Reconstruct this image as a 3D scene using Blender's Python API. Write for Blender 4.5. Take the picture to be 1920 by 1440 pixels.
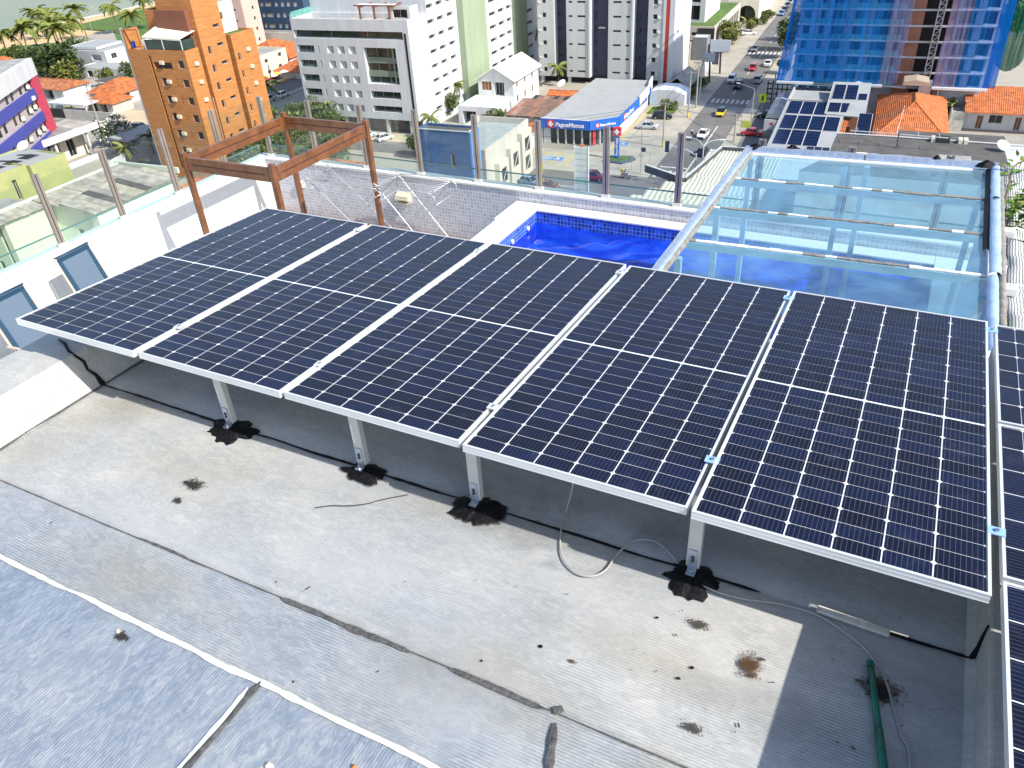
import bpy, math, random
from math import sin, cos, pi, radians, sqrt, atan2
from mathutils import Vector, Matrix, noise
random.seed(7)
SC = bpy.context.scene
COL = SC.collection
for o in list(bpy.data.objects):
    bpy.data.objects.remove(o)

# ------------------------------------------------------------------ camera
CAM = Vector((4.755435, -2.308309, 2.190383))
F_PX, PITCH, ROLL, YAW = 1458.44, 0.594288, -0.066805, -0.50658
FWD = Vector((sin(YAW) * cos(PITCH), cos(YAW) * cos(PITCH), -sin(PITCH)))
_r0 = Vector((cos(YAW), -sin(YAW), 0.0))
_u0 = _r0.cross(FWD)
RGT = cos(ROLL) * _r0 + sin(ROLL) * _u0
UPV = -sin(ROLL) * _r0 + cos(ROLL) * _u0
cd = bpy.data.cameras.new('camera')
cam = bpy.data.objects.new('camera', cd)
COL.objects.link(cam)
cam.matrix_world = Matrix(((RGT.x, UPV.x, -FWD.x, CAM.x), (RGT.y, UPV.y, -FWD.y, CAM.y), (RGT.z, UPV.z, -FWD.z, CAM.z), (0, 0, 0, 1)))
cd.sensor_width = 36.0
cd.lens = F_PX / 1920 * 36.0
cd.clip_start = 0.05
cd.clip_end = 6000
SC.camera = cam

# ------------------------------------------------------------------ sky, sun, exposure
SUN = Vector((1.08, -0.20, 1.0)).normalized()
EL = math.asin(SUN.z)
W = bpy.data.worlds.new('World')
SC.world = W
W.use_nodes = True
nt = W.node_tree
nt.nodes.clear()
wo = nt.nodes.new('ShaderNodeOutputWorld')
bg = nt.nodes.new('ShaderNodeBackground')
sk = nt.nodes.new('ShaderNodeTexSky')
sk.sky_type = 'NISHITA'
sk.sun_disc = False
sk.sun_elevation = EL
sk.sun_rotation = atan2(SUN.x, SUN.y)
sk.air_density = 1.0
sk.dust_density = 1.0
sk.ozone_density = 1.0
bg.inputs['Strength'].default_value = 0.135
nt.links.new(sk.outputs[0], bg.inputs[0])
nt.links.new(bg.outputs[0], wo.inputs[0])
ld = bpy.data.lights.new('sun', 'SUN')
ld.energy = 4.05
ld.angle = radians(0.53)
ld.color = (1.0, 0.955, 0.88)
sun = bpy.data.objects.new('sun', ld)
COL.objects.link(sun)
sun.rotation_euler = SUN.to_track_quat('Z', 'Y').to_euler()
sun.location = (30, -10, 40)
SC.view_settings.view_transform = 'Standard'
SC.view_settings.look = 'None'
SC.view_settings.gamma = 1.0
SC.view_settings.use_curve_mapping = False
SC.view_settings.exposure = 0.66
SC.cycles.max_bounces = 8
SC.cycles.transparent_max_bounces = 24
SC.cycles.caustics_reflective = False
SC.cycles.caustics_refractive = False
SC.cycles.sample_clamp_indirect = 6.0

# ------------------------------------------------------------------ helpers
def ray(px, py):
    return FWD + RGT * ((px - 960) / F_PX) - UPV * ((py - 720) / F_PX)

def at(px, py, z):
    d = ray(px, py)
    return CAM + d * ((z - CAM.z) / d.z)

TH = radians(3.5)
CT, ST = cos(TH), sin(TH)
def uv2w(u, v, z=0.0):
    return Vector((u * CT - v * ST, u * ST + v * CT, z))

def tag(o, label=None, cat=None, group=None, kind=None):
    if label: o['label'] = label
    if cat: o['category'] = cat
    if group: o['group'] = group
    if kind: o['kind'] = kind
    return o

def thing(name, label, cat, loc=(0, 0, 0), rot=(0, 0, 0), group=None):
    o = bpy.data.objects.new(name, None)
    o.empty_display_size = 0.1
    COL.objects.link(o)
    o.location = loc
    o.rotation_euler = rot
    return tag(o, label, cat, group)

def city(name, label, cat, u, v, z=-43.0, rz=0.0, group=None):
    return thing(name, label, cat, uv2w(u, v, z), (0, 0, TH + rz), group)

class MB:
    """collects faces; build() links them as ONE mesh object"""
    def __init__(s):
        s.v = []; s.f = []; s.m = []
    def poly(s, pts, mi=0):
        n = len(s.v)
        s.v += [tuple(p) for p in pts]
        s.f.append(tuple(range(n, n + len(pts)))); s.m.append(mi)
    def box(s, x0, y0, z0, x1, y1, z1, mi=0, skip=''):
        if x0 > x1: x0, x1 = x1, x0
        if y0 > y1: y0, y1 = y1, y0
        if z0 > z1: z0, z1 = z1, z0
        n = len(s.v)
        s.v += [(x0, y0, z0), (x1, y0, z0), (x1, y1, z0), (x0, y1, z0), (x0, y0, z1), (x1, y0, z1), (x1, y1, z1), (x0, y1, z1)]
        for k, q in (('b', (3, 2, 1, 0)), ('t', (4, 5, 6, 7)), ('f', (0, 1, 5, 4)), ('r', (1, 2, 6, 5)), ('k', (2, 3, 7, 6)), ('l', (3, 0, 4, 7))):
            if k in skip: continue
            s.f.append(tuple(n + i for i in q)); s.m.append(mi)
        return s
    def obox(s, c, ax, ay, az, hx, hy, hz, mi=0):
        c = Vector(c); ax = Vector(ax).normalized(); ay = Vector(ay).normalized(); az = Vector(az).normalized()
        n = len(s.v)
        for k in (-1, 1):
            for i, j in ((-1, -1), (1, -1), (1, 1), (-1, 1)):
                s.v.append(tuple(c + ax * hx * i + ay * hy * j + az * hz * k))
        for q in ((3, 2, 1, 0), (4, 5, 6, 7), (0, 1, 5, 4), (1, 2, 6, 5), (2, 3, 7, 6), (3, 0, 4, 7)):
            s.f.append(tuple(n + i for i in q)); s.m.append(mi)
        return s
    def bar(s, a, b, w, h, mi=0, up=(0, 0, 1)):
        """rectangular bar from a to b; w across, h along up"""
        a = Vector(a); b = Vector(b); d = (b - a); L = d.length; d.normalize()
        up = Vector(up)
        x = d.cross(up)
        if x.length < 1e-5: x = d.cross(Vector((1, 0, 0)))
        x.normalize(); z = x.cross(d)
        return s.obox((a + b) / 2, x, d, z, w / 2, L / 2, h / 2, mi)
    def prism(s, pts, z0, z1, mi=0, mi_side=None, bottom=False):
        """pts CCW in xy"""
        n = len(pts)
        if mi_side is None: mi_side = mi
        s.poly([(p[0], p[1], z1) for p in pts], mi)
        if bottom: s.poly([(p[0], p[1], z0) for p in reversed(pts)], mi)
        for i in range(n):
            a = pts[i]; b = pts[(i + 1) % n]
            s.poly([(a[0], a[1], z0), (b[0], b[1], z0), (b[0], b[1], z1), (a[0], a[1], z1)], mi_side)
        return s
    def extr(s, prof, y0, y1, axis='y', mi=0, caps=True):
        """profile (x,z) extruded along y (or (y,z) along x)"""
        P = (lambda p, t: (p[0], t, p[1])) if axis == 'y' else (lambda p, t: (t, p[0], p[1]))
        n = len(prof)
        for i in range(n):
            a = prof[i]; b = prof[(i + 1) % n]
            s.poly([P(a, y0), P(b, y0), P(b, y1), P(a, y1)], mi)
        if caps:
            s.poly([P(p, y0) for p in reversed(prof)], mi); s.poly([P(p, y1) for p in prof], mi)
        return s
    def tube(s, pts, r, n=8, mi=0, cap=True):
        pts = [Vector(p) for p in pts]
        rs = r if isinstance(r, (list, tuple)) else [r] * len(pts)
        ring0 = None; x = None
        for i, p in enumerate(pts):
            d = (pts[min(i + 1, len(pts) - 1)] - pts[max(i - 1, 0)])
            d = d.normalized() if d.length > 1e-9 else Vector((0, 0, 1))
            if x is None:
                x = d.orthogonal().normalized()
            else:
                x = x - d * x.dot(d)
                x = x.normalized() if x.length > 1e-6 else d.orthogonal().normalized()
            y = d.cross(x)
            base = len(s.v)
            for k in range(n):
                t = 2 * pi * k / n
                s.v.append(tuple(p + (x * cos(t) + y * sin(t)) * rs[i]))
            if ring0 is not None:
                for k in range(n):
                    k2 = (k + 1) % n
                    s.f.append((ring0 + k, ring0 + k2, base + k2, base + k)); s.m.append(mi)
            elif cap:
                s.f.append(tuple(base + k for k in reversed(range(n)))); s.m.append(mi)
            ring0 = base
        if cap:
            s.f.append(tuple(ring0 + k for k in range(n))); s.m.append(mi)
        return s
    def disc(s, c, r, n=12, mi=0, nrm=(0, 0, 1)):
        c = Vector(c); nrm = Vector(nrm).normalized(); x = nrm.orthogonal().normalized(); y = nrm.cross(x)
        s.poly([c + (x * cos(2 * pi * k / n) + y * sin(2 * pi * k / n)) * r for k in range(n)], mi)
        return s
    def lathe(s, c, prof, n=12, mi=0):
        """prof [(r,z)] about a vertical axis at c"""
        prev = None
        for r, z in prof:
            base = len(s.v)
            for k in range(n):
                t = 2 * pi * k / n
                s.v.append((c[0] + r * cos(t), c[1] + r * sin(t), c[2] + z))
            if prev is not None:
                for k in range(n):
                    k2 = (k + 1) % n
                    s.f.append((prev + k, prev + k2, base + k2, base + k)); s.m.append(mi)
            prev = base
        return s
    def mesh(s, name, mats, org=(0, 0, 0), smooth=False):
        me = bpy.data.meshes.new(name)
        ox, oy, oz = org
        me.from_pydata([(x - ox, y - oy, z - oz) for x, y, z in s.v], [], s.f)
        if not isinstance(mats, (list, tuple)): mats = [mats]
        for m in mats: me.materials.append(m)
        if len(mats) > 1: me.polygons.foreach_set('material_index', s.m)
        if smooth: me.polygons.foreach_set('use_smooth', [True] * len(me.polygons))
        me.update()
        return me
    def build(s, name, mats, parent=None, org=(0, 0, 0), smooth=False):
        o = bpy.data.objects.new(name, s.mesh(name, mats, org, smooth))
        COL.objects.link(o)
        if parent is not None: o.parent = parent
        return o

def bevel(o, w, seg=2):
    m = o.modifiers.new('bevel', 'BEVEL'); m.width = w; m.segments = seg; m.limit_method = 'ANGLE'; m.angle_limit = radians(40)
    return o

def place(me, name, parent, loc, rot=(0, 0, 0)):
    o = bpy.data.objects.new(name, me); COL.objects.link(o)
    if parent is not None: o.parent = parent
    o.location = loc; o.rotation_euler = rot
    return o

# ------------------------------------------------------------------ materials
MATS = {}
def mat(name, col, rough=0.6, metal=0.0, var=0.12, vscale=1.5, bump=0.0, bscale=40.0, spec=0.5, coat=0.0, coord='pos', detail=5.0, col2=None, dist=0.0, streak=0.0):
    """principled surface with a mottled colour and fine relief"""
    if name in MATS: return MATS[name]
    m = bpy.data.materials.new(name); m.use_nodes = True
    N = m.node_tree; b = N.nodes['Principled BSDF']
    b.inputs['Roughness'].default_value = rough
    b.inputs['Metallic'].default_value = metal
    b.inputs['Specular IOR Level'].default_value = spec
    if coat: b.inputs['Coat Weight'].default_value = coat; b.inputs['Coat Roughness'].default_value = 0.05
    if coord == 'pos':
        src = N.nodes.new('ShaderNodeNewGeometry').outputs['Position']
    else:
        src = N.nodes.new('ShaderNodeTexCoord').outputs['Object']
    if streak:
        mp = N.nodes.new('ShaderNodeMapping'); mp.inputs['Scale'].default_value = (1, 1, streak); N.links.new(src, mp.inputs[0]); src = mp.outputs[0]
    if var > 0 or col2:
        nz = N.nodes.new('ShaderNodeTexNoise'); nz.inputs['Scale'].default_value = vscale; nz.inputs['Detail'].default_value = detail
        nz.inputs['Roughness'].default_value = 0.62
        nz.inputs['Distortion'].default_value = dist
        N.links.new(src, nz.inputs['Vector'])
        rp = N.nodes.new('ShaderNodeValToRGB')
        c2 = col2 or tuple(min(1, c * (1 + var)) for c in col)
        c1 = col if col2 else tuple(c * (1 - var) for c in col)
        rp.color_ramp.elements[0].position = 0.32; rp.color_ramp.elements[0].color = (*c1, 1)
        rp.color_ramp.elements[1].position = 0.68; rp.color_ramp.elements[1].color = (*c2, 1)
        N.links.new(nz.outputs['Fac'], rp.inputs['Fac'])
        N.links.new(rp.outputs['Color'], b.inputs['Base Color'])
    else:
        b.inputs['Base Color'].default_value = (*col, 1)
    if bump > 0:
        n2 = N.nodes.new('ShaderNodeTexNoise'); n2.inputs['Scale'].default_value = bscale; n2.inputs['Detail'].default_value = 4
        N.links.new(src, n2.inputs['Vector'])
        bp = N.nodes.new('ShaderNodeBump'); bp.inputs['Strength'].default_value = bump; bp.inputs['Distance'].default_value = 0.01
        N.links.new(n2.outputs['Fac'], bp.inputs['Height'])
        N.links.new(bp.outputs['Normal'], b.inputs['Normal'])
    MATS[name] = m
    return m

def nodes_of(m):
    return m.node_tree, m.node_tree.nodes['Principled BSDF']

def grid_lines(N, src, sx, sy, wx, wy):
    """1 on the lines of a rectangular grid (cells sx by sy in the first two components of src)"""
    sep = N.nodes.new('ShaderNodeSeparateXYZ'); N.links.new(src, sep.inputs[0])
    outs = []
    for i, (s_, w_) in enumerate(((sx, wx), (sy, wy))):
        if not s_: continue
        d = N.nodes.new('ShaderNodeMath'); d.operation = 'DIVIDE'; N.links.new(sep.outputs[i], d.inputs[0]); d.inputs[1].default_value = s_
        f = N.nodes.new('ShaderNodeMath'); f.operation = 'FRACT'; N.links.new(d.outputs[0], f.inputs[0])
        l = N.nodes.new('ShaderNodeMath'); l.operation = 'LESS_THAN'; N.links.new(f.outputs[0], l.inputs[0]); l.inputs[1].default_value = w_
        outs.append(l.outputs[0])
    if len(outs) == 1: return outs[0]
    mx = N.nodes.new('ShaderNodeMath'); mx.operation = 'MAXIMUM'; N.links.new(outs[0], mx.inputs[0]); N.links.new(outs[1], mx.inputs[1])
    return mx.outputs[0]

def tile_mat(name, tile, grout, sx, sy, w=0.1, axes='XZ', rough=0.25, var=0.25, mono=True):
    """small mosaic tiles with grout joints; each tile has a tone of its own"""
    if name in MATS: return MATS[name]
    m = bpy.data.materials.new(name); m.use_nodes = True
    N, b = nodes_of(m)
    g = N.nodes.new('ShaderNodeNewGeometry')
    sep = N.nodes.new('ShaderNodeSeparateXYZ'); N.links.new(g.outputs['Position'], sep.inputs[0])
    cb = N.nodes.new('ShaderNodeCombineXYZ')
    N.links.new(sep.outputs['XYZ'.index(axes[0])], cb.inputs[0]); N.links.new(sep.outputs['XYZ'.index(axes[1])], cb.inputs[1])
    ln = grid_lines(N, cb.outputs[0], sx, sy, w, w)
    dv = N.nodes.new('ShaderNodeVectorMath'); dv.operation = 'DIVIDE'; N.links.new(cb.outputs[0], dv.inputs[0]); dv.inputs[1].default_value = (sx, sy, 1)
    fl = N.nodes.new('ShaderNodeVectorMath'); fl.operation = 'FLOOR'; N.links.new(dv.outputs[0], fl.inputs[0])
    wn = N.nodes.new('ShaderNodeTexWhiteNoise'); wn.noise_dimensions = '2D'; N.links.new(fl.outputs[0], wn.inputs['Vector'])
    rp = N.nodes.new('ShaderNodeValToRGB')
    rp.color_ramp.elements[0].color = (*[c * (1 - var) for c in tile], 1); rp.color_ramp.elements[1].color = (*[min(1, c * (1 + var)) for c in tile], 1)
    N.links.new(wn.outputs['Value'], rp.inputs['Fac'])
    mx = N.nodes.new('ShaderNodeMixRGB'); N.links.new(ln, mx.inputs['Fac']); N.links.new(rp.outputs['Color'], mx.inputs['Color1'])
    mx.inputs['Color2'].default_value = (*grout, 1)
    N.links.new(mx.outputs['Color'], b.inputs['Base Color'])
    b.inputs['Roughness'].default_value = rough
    bp = N.nodes.new('ShaderNodeBump'); bp.invert = True; bp.inputs['Strength'].default_value = 0.5; bp.inputs['Distance'].default_value = 0.002
    N.links.new(ln, bp.inputs['Height']); N.links.new(bp.outputs['Normal'], b.inputs['Normal'])
    MATS[name] = m
    return m

def glass_mat(name, tint=(0.9, 0.96, 0.95), refl=1.0, rough=0.02, milk=0.0, milk_col=(0.6, 0.8, 0.85)):
    """thin clear sheet: see-through with a fresnel reflection, some of it dusty"""
    if name in MATS: return MATS[name]
    m = bpy.data.materials.new(name); m.use_nodes = True
    N = m.node_tree; N.nodes.clear()
    out = N.nodes.new('ShaderNodeOutputMaterial')
    tr = N.nodes.new('ShaderNodeBsdfTransparent'); tr.inputs[0].default_value = (*tint, 1)
    gl = N.nodes.new('ShaderNodeBsdfGlossy'); gl.inputs['Roughness'].default_value = rough
    lw = N.nodes.new('ShaderNodeLayerWeight'); lw.inputs['Blend'].default_value = 0.5
    pw = N.nodes.new('ShaderNodeMath'); pw.operation = 'POWER'; pw.inputs[1].default_value = 5.0
    N.links.new(lw.outputs['Facing'], pw.inputs[0])
    ml = N.nodes.new('ShaderNodeMath'); ml.operation = 'MULTIPLY_ADD'; ml.inputs[1].default_value = 0.9 * refl; ml.inputs[2].default_value = 0.04 * refl
    N.links.new(pw.outputs[0], ml.inputs[0])
    ms = N.nodes.new('ShaderNodeMixShader'); N.links.new(ml.outputs[0], ms.inputs[0]); N.links.new(tr.outputs[0], ms.inputs[1]); N.links.new(gl.outputs[0], ms.inputs[2])
    last = ms.outputs[0]
    if milk > 0:
        df = N.nodes.new('ShaderNodeBsdfDiffuse'); df.inputs[0].default_value = (*milk_col, 1)
        g = N.nodes.new('ShaderNodeNewGeometry')
        nz = N.nodes.new('ShaderNodeTexNoise'); nz.inputs['Scale'].default_value = 2.2; nz.inputs['Detail'].default_value = 8; nz.inputs['Distortion'].default_value = 1.2
        N.links.new(g.outputs['Position'], nz.inputs['Vector'])
        mr = N.nodes.new('ShaderNodeMapRange'); mr.inputs[1].default_value = 0.3; mr.inputs[2].default_value = 0.75; mr.inputs[3].default_value = milk * 0.45; mr.inputs[4].default_value = milk * 1.5
        N.links.new(nz.outputs['Fac'], mr.inputs[0])
        m2 = N.nodes.new('ShaderNodeMixShader'); N.links.new(mr.outputs[0], m2.inputs[0]); N.links.new(last, m2.inputs[1]); N.links.new(df.outputs[0], m2.inputs[2])
        last = m2.outputs[0]
    N.links.new(last, out.inputs[0])
    MATS[name] = m
    return m
# =================================================================== roof with the solar panels
MZ = -0.53           # the membrane
def membrane(name, base, blue, axis, rid=0.72):
    m = bpy.data.materials.new(name); m.use_nodes = True
    N, b = nodes_of(m)
    g = N.nodes.new('ShaderNodeNewGeometry').outputs['Position']
    mp = N.nodes.new('ShaderNodeMapping'); N.links.new(g, mp.inputs[0])
    mp.inputs['Scale'].default_value = (1.0, 2.4, 1) if axis == 'y' else (2.6, 1.0, 1)
    n1 = N.nodes.new('ShaderNodeTexNoise'); n1.inputs['Scale'].default_value = 1.5; n1.inputs['Detail'].default_value = 9; n1.inputs['Roughness'].default_value = 0.66; n1.inputs['Distortion'].default_value = 0.5
    N.links.new(mp.outputs[0], n1.inputs['Vector'])
    r1 = N.nodes.new('ShaderNodeValToRGB')
    r1.color_ramp.elements[0].position = 0.30; r1.color_ramp.elements[0].color = (*blue, 1)
    r1.color_ramp.elements[1].position = 0.66; r1.color_ramp.elements[1].color = (*base, 1)
    N.links.new(n1.outputs['Fac'], r1.inputs['Fac'])
    # whitish scuffs
    n2 = N.nodes.new('ShaderNodeTexNoise'); n2.inputs['Scale'].default_value = 11; n2.inputs['Detail'].default_value = 10; n2.inputs['Roughness'].default_value = 0.75; n2.inputs['Distortion'].default_value = 1.4
    N.links.new(mp.outputs[0], n2.inputs['Vector'])
    r2 = N.nodes.new('ShaderNodeValToRGB'); r2.color_ramp.elements[0].position = 0.44; r2.color_ramp.elements[1].position = 0.78
    r2.color_ramp.elements[0].color = (0, 0, 0, 1); r2.color_ramp.elements[1].color = (0.8, 0.8, 0.8, 1)
    N.links.new(n2.outputs['Fac'], r2.inputs['Fac'])
    mx = N.nodes.new('ShaderNodeMixRGB'); N.links.new(r2.outputs['Color'], mx.inputs['Fac']); N.links.new(r1.outputs['Color'], mx.inputs['Color1']); mx.inputs['Color2'].default_value = (0.68, 0.68, 0.65, 1)
    # dark specks of grime
    n3 = N.nodes.new('ShaderNodeTexNoise'); n3.inputs['Scale'].default_value = 60; n3.inputs['Detail'].default_value = 6; n3.inputs['Roughness'].default_value = 0.7
    N.links.new(g, n3.inputs['Vector'])
    r3 = N.nodes.new('ShaderNodeValToRGB'); r3.color_ramp.elements[0].position = 0.24; r3.color_ramp.elements[1].position = 0.40
    r3.color_ramp.elements[0].color = (0.55, 0.53, 0.5, 1); r3.color_ramp.elements[1].color = (1, 1, 1, 1)
    N.links.new(n3.outputs['Fac'], r3.inputs['Fac'])
    mm = N.nodes.new('ShaderNodeMixRGB'); mm.blend_type = 'MULTIPLY'; mm.inputs['Fac'].default_value = 0.8
    N.links.new(mx.outputs['Color'], mm.inputs['Color1']); N.links.new(r3.outputs['Color'], mm.inputs['Color2'])
    # rolled ridges
    sp = N.nodes.new('ShaderNodeSeparateXYZ'); N.links.new(g, sp.inputs[0])
    wb = N.nodes.new('ShaderNodeTexNoise'); wb.inputs['Scale'].default_value = 2.5; N.links.new(g, wb.inputs['Vector'])
    ad = N.nodes.new('ShaderNodeMath'); ad.operation = 'MULTIPLY_ADD'; N.links.new(wb.outputs['Fac'], ad.inputs[0]); ad.inputs[1].default_value = 0.02
    N.links.new(sp.outputs[1 if axis == 'y' else 0], ad.inputs[2])
    sc = N.nodes.new('ShaderNodeMath'); sc.operation = 'MULTIPLY'; N.links.new(ad.outputs[0], sc.inputs[0]); sc.inputs[1].default_value = 2 * pi / 0.0135
    sn = N.nodes.new('ShaderNodeMath'); sn.operation = 'SINE'; N.links.new(sc.outputs[0], sn.inputs[0])
    # ridges worn away in places
    wr = N.nodes.new('ShaderNodeMapRange'); wr.inputs[1].default_value = 0.35; wr.inputs[2].default_value = 0.65
    n4 = N.nodes.new('ShaderNodeTexNoise'); n4.inputs['Scale'].default_value = 3.1; n4.inputs['Detail'].default_value = 5; N.links.new(g, n4.inputs['Vector'])
    N.links.new(n4.outputs['Fac'], wr.inputs[0])
    am = N.nodes.new('ShaderNodeMath'); am.operation = 'MULTIPLY'; N.links.new(sn.outputs[0], am.inputs[0]); N.links.new(wr.outputs[0], am.inputs[1])
    dk = N.nodes.new('ShaderNodeMapRange'); dk.inputs[1].default_value = -1; dk.inputs[2].default_value = 1; dk.inputs[3].default_value = rid; dk.inputs[4].default_value = 1.38 - 0.38 * rid - 0.01
    N.links.new(am.outputs[0], dk.inputs[0])
    m3 = N.nodes.new('ShaderNodeMixRGB'); m3.blend_type = 'MULTIPLY'; m3.inputs['Fac'].default_value = 1
    N.links.new(mm.outputs['Color'], m3.inputs['Color1']); N.links.new(dk.outputs[0], m3.inputs['Color2'])
    n5 = N.nodes.new('ShaderNodeTexNoise'); n5.inputs['Scale'].default_value = 0.75; n5.inputs['Detail'].default_value = 4; n5.inputs['Distortion'].default_value = 0.8
    N.links.new(g, n5.inputs['Vector'])
    r5 = N.nodes.new('ShaderNodeValToRGB'); r5.color_ramp.elements[0].position = 0.36; r5.color_ramp.elements[1].position = 0.62
    r5.color_ramp.elements[0].color = (0.84, 0.87, 0.92, 1); r5.color_ramp.elements[1].color = (1.05, 1.03, 0.99, 1)
    N.links.new(n5.outputs['Fac'], r5.inputs['Fac'])
    m5 = N.nodes.new('ShaderNodeMixRGB'); m5.blend_type = 'MULTIPLY'; m5.inputs['Fac'].default_value = 1
    N.links.new(m3.outputs['Color'], m5.inputs['Color1']); N.links.new(r5.outputs['Color'], m5.inputs['Color2'])
    N.links.new(m5.outputs['Color'], b.inputs['Base Color'])
    b.inputs['Metallic'].default_value = 0.12; b.inputs['Roughness'].default_value = 0.5
    ht = N.nodes.new('ShaderNodeMath'); ht.operation = 'MULTIPLY_ADD'; N.links.new(n2.outputs['Fac'], ht.inputs[0]); ht.inputs[1].default_value = 2.5; N.links.new(am.outputs[0], ht.inputs[2])
    bp = N.nodes.new('ShaderNodeBump'); bp.inputs['Strength'].default_value = 0.35; bp.inputs['Distance'].default_value = 0.0015
    N.links.new(ht.outputs[0], bp.inputs['Height']); N.links.new(bp.outputs['Normal'], b.inputs['Normal'])
    return m
M_MEM = membrane('membrane_grey', (0.505, 0.50, 0.485), (0.385, 0.395, 0.395), 'y', 0.84)
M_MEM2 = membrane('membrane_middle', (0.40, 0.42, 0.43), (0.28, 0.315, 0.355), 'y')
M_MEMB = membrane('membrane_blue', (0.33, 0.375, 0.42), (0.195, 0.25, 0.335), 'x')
M_TAR = mat('tar', (0.0045, 0.0045, 0.0055), spec=0.25, rough=0.6, var=0.3, vscale=30, bump=0.9, bscale=45)
M_TARW = mat('tar_worn', (0.085, 0.085, 0.083), rough=0.8, var=0.5, vscale=25, bump=0.8, bscale=60)
M_SEAL = mat('white_sealant', (0.78, 0.78, 0.75), rough=0.6, var=0.08, vscale=14, bump=0.5, bscale=60)
M_ALU = mat('aluminium', (0.74, 0.75, 0.75), rough=0.38, metal=0.35, var=0.05, vscale=9, bump=0.04, bscale=200)
M_ALU2 = mat('painted_channel', (0.60, 0.60, 0.57), rough=0.45, metal=0.2, var=0.06, vscale=12)
M_ZINC = mat('zinc_plate', (0.50, 0.56, 0.66), rough=0.32, metal=0.7, var=0.12, vscale=40)
M_STEEL = mat('steel', (0.62, 0.61, 0.59), rough=0.18, metal=0.95, var=0.08, vscale=12)
M_FILM = mat('blue_film', (0.30, 0.50, 0.80), rough=0.3, var=0.12, vscale=30)
M_WHITE = mat('white_paint', (0.80, 0.80, 0.78), rough=0.7, var=0.03, vscale=1.5, bump=0.1, bscale=60)
M_CONC = mat('concrete_dark', (0.22, 0.22, 0.215), rough=0.85, var=0.25, vscale=3, bump=0.3)

roof = tag(MB().box(-0.22, -5.0, -2.7, 5.44, 2.33, MZ - 0.01).build('roof_slab', M_CONC), kind='structure')
def sheet(x0, y0, x1, y1, dz, m, nx=24, ny=10, amp=0.0045):
    b = MB()
    pts = {}
    for i in range(nx + 1):
        for j in range(ny + 1):
            x = x0 + (x1 - x0) * i / nx; y = y0 + (y1 - y0) * j / ny
            e = 0.003 if j in (0, ny) else 0
            yy = y + (noise.noise(Vector((x * 5, y, 3))) * 0.006 if j in (0, ny) else 0)
            z = MZ + dz + noise.noise(Vector((x * 1.7, y * 2.3, dz * 100))) * amp
            pts[i, j] = len(b.v); b.v.append((x, yy, z))
    for i in range(nx):
        for j in range(ny):
            b.f.append((pts[i, j], pts[i + 1, j], pts[i + 1, j + 1], pts[i, j + 1])); b.m.append(0)
    rim = [pts[i, 0] for i in range(nx + 1)]
    for a, c in zip(rim, rim[1:]):
        n = len(b.v); b.v += [(*b.v[a][:2], MZ - 0.012), (*b.v[c][:2], MZ - 0.012)]
        b.f.append((n, n + 1, c, a)); b.m.append(0)
    return b.build('membrane_sheet', m, roof, smooth=True)
sheet(0.29, 0.162, 5.385, 2.33, 0.000, M_MEM)
sheet(0.29, -0.735, 5.385, 0.170, 0.002, M_MEM, 40, 12)
sheet(0.29, -1.118, 5.385, -0.728, 0.006, M_MEM2)
sheet(-0.10, -3.4, 2.838, -1.11, 0.010, M_MEMB)
sheet(2.846, -3.4, 5.385, -1.11, 0.009, M_MEMB)
# low parapet by the terrace, wrapped in the same membrane
bp_ = MB().extr([(0.315, MZ), (0.205, -0.287), (0.10, -0.279), (-0.055, -0.276), (-0.075, -0.290), (-0.222, -0.300), (-0.222, -2.69), (0.315, -2.69)], -5.0, 2.335)
pk = tag(bevel(bp_.build('roof_parapet', M_MEM), 0.015, 3), 'low roof parapet wrapped in grey aluminium membrane beside the terrace chairs', 'parapet')
# right upstand
up = MB().box(5.376, -5.0, -2.69, 5.43, 2.334, -0.305).extr([(5.376, MZ + 0.03), (5.376, MZ), (5.345, MZ + 0.002)], -4.99, 2.33)
tag(bevel(up.build('roof_upstand', M_MEM), 0.012, 2), 'low grey membrane upstand along the roof edge beneath the panels at the picture edge', 'upstand')
side = MB().box(5.442, -5.0, -2.69, 8.2, 2.30, -0.62)
tag(side.build('side_roof', M_CONC), kind='structure')

def ribbon(name, pts, w, m, z=None, label=None, cat='seam', h=0.0022, wob=0.5, seed=0, org=None):
    """an irregular smeared strip lying on the membrane along pts"""
    b = MB(); rnd = random.Random(seed)
    P = []
    for a, c in zip(pts, pts[1:]):
        a = Vector(a); c = Vector(c); n = max(2, int((c - a).length / 0.035))
        P += [a.lerp(c, i / n) for i in range(n)]
    P.append(Vector(pts[-1]))
    rows = []
    for i, p in enumerate(P):
        d = (P[min(i + 1, len(P) - 1)] - P[max(i - 1, 0)]); d.z = 0; d.normalize()
        s_ = Vector((-d.y, d.x, 0))
        t = 0.5 + 0.5 * noise.noise(Vector((i * 0.21 + seed, seed * 3.1, 0.3)))
        ww = w * (1 - wob + 2 * wob * t) * rnd.uniform(0.8, 1.2)
        if i in (0, len(P) - 1): ww *= 0.3
        off = s_ * noise.noise(Vector((i * 0.13, seed, 7))) * w * 0.5
        rows.append((p + off - s_ * ww / 2, p + off + Vector((0, 0, h)), p + off + s_ * ww / 2))
    for r0, r1 in zip(rows, rows[1:]):
        b.poly([r0[0], r1[0], r1[1], r0[1]]); b.poly([r0[1], r1[1], r1[2], r0[2]])
    return tag(b.build(name, m, smooth=True), label, cat)
Z1 = MZ + 0.010
ribbon('tar_seam', [(0.29, 0.178, Z1), (1.4, 0.166, Z1), (2.6, 0.160, Z1), (3.8, 0.163, Z1), (4.55, 0.166, Z1)], 0.015, M_TAR, label='long black tar seam on the grey roof passing the feet of the panel legs', seed=3)
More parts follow.
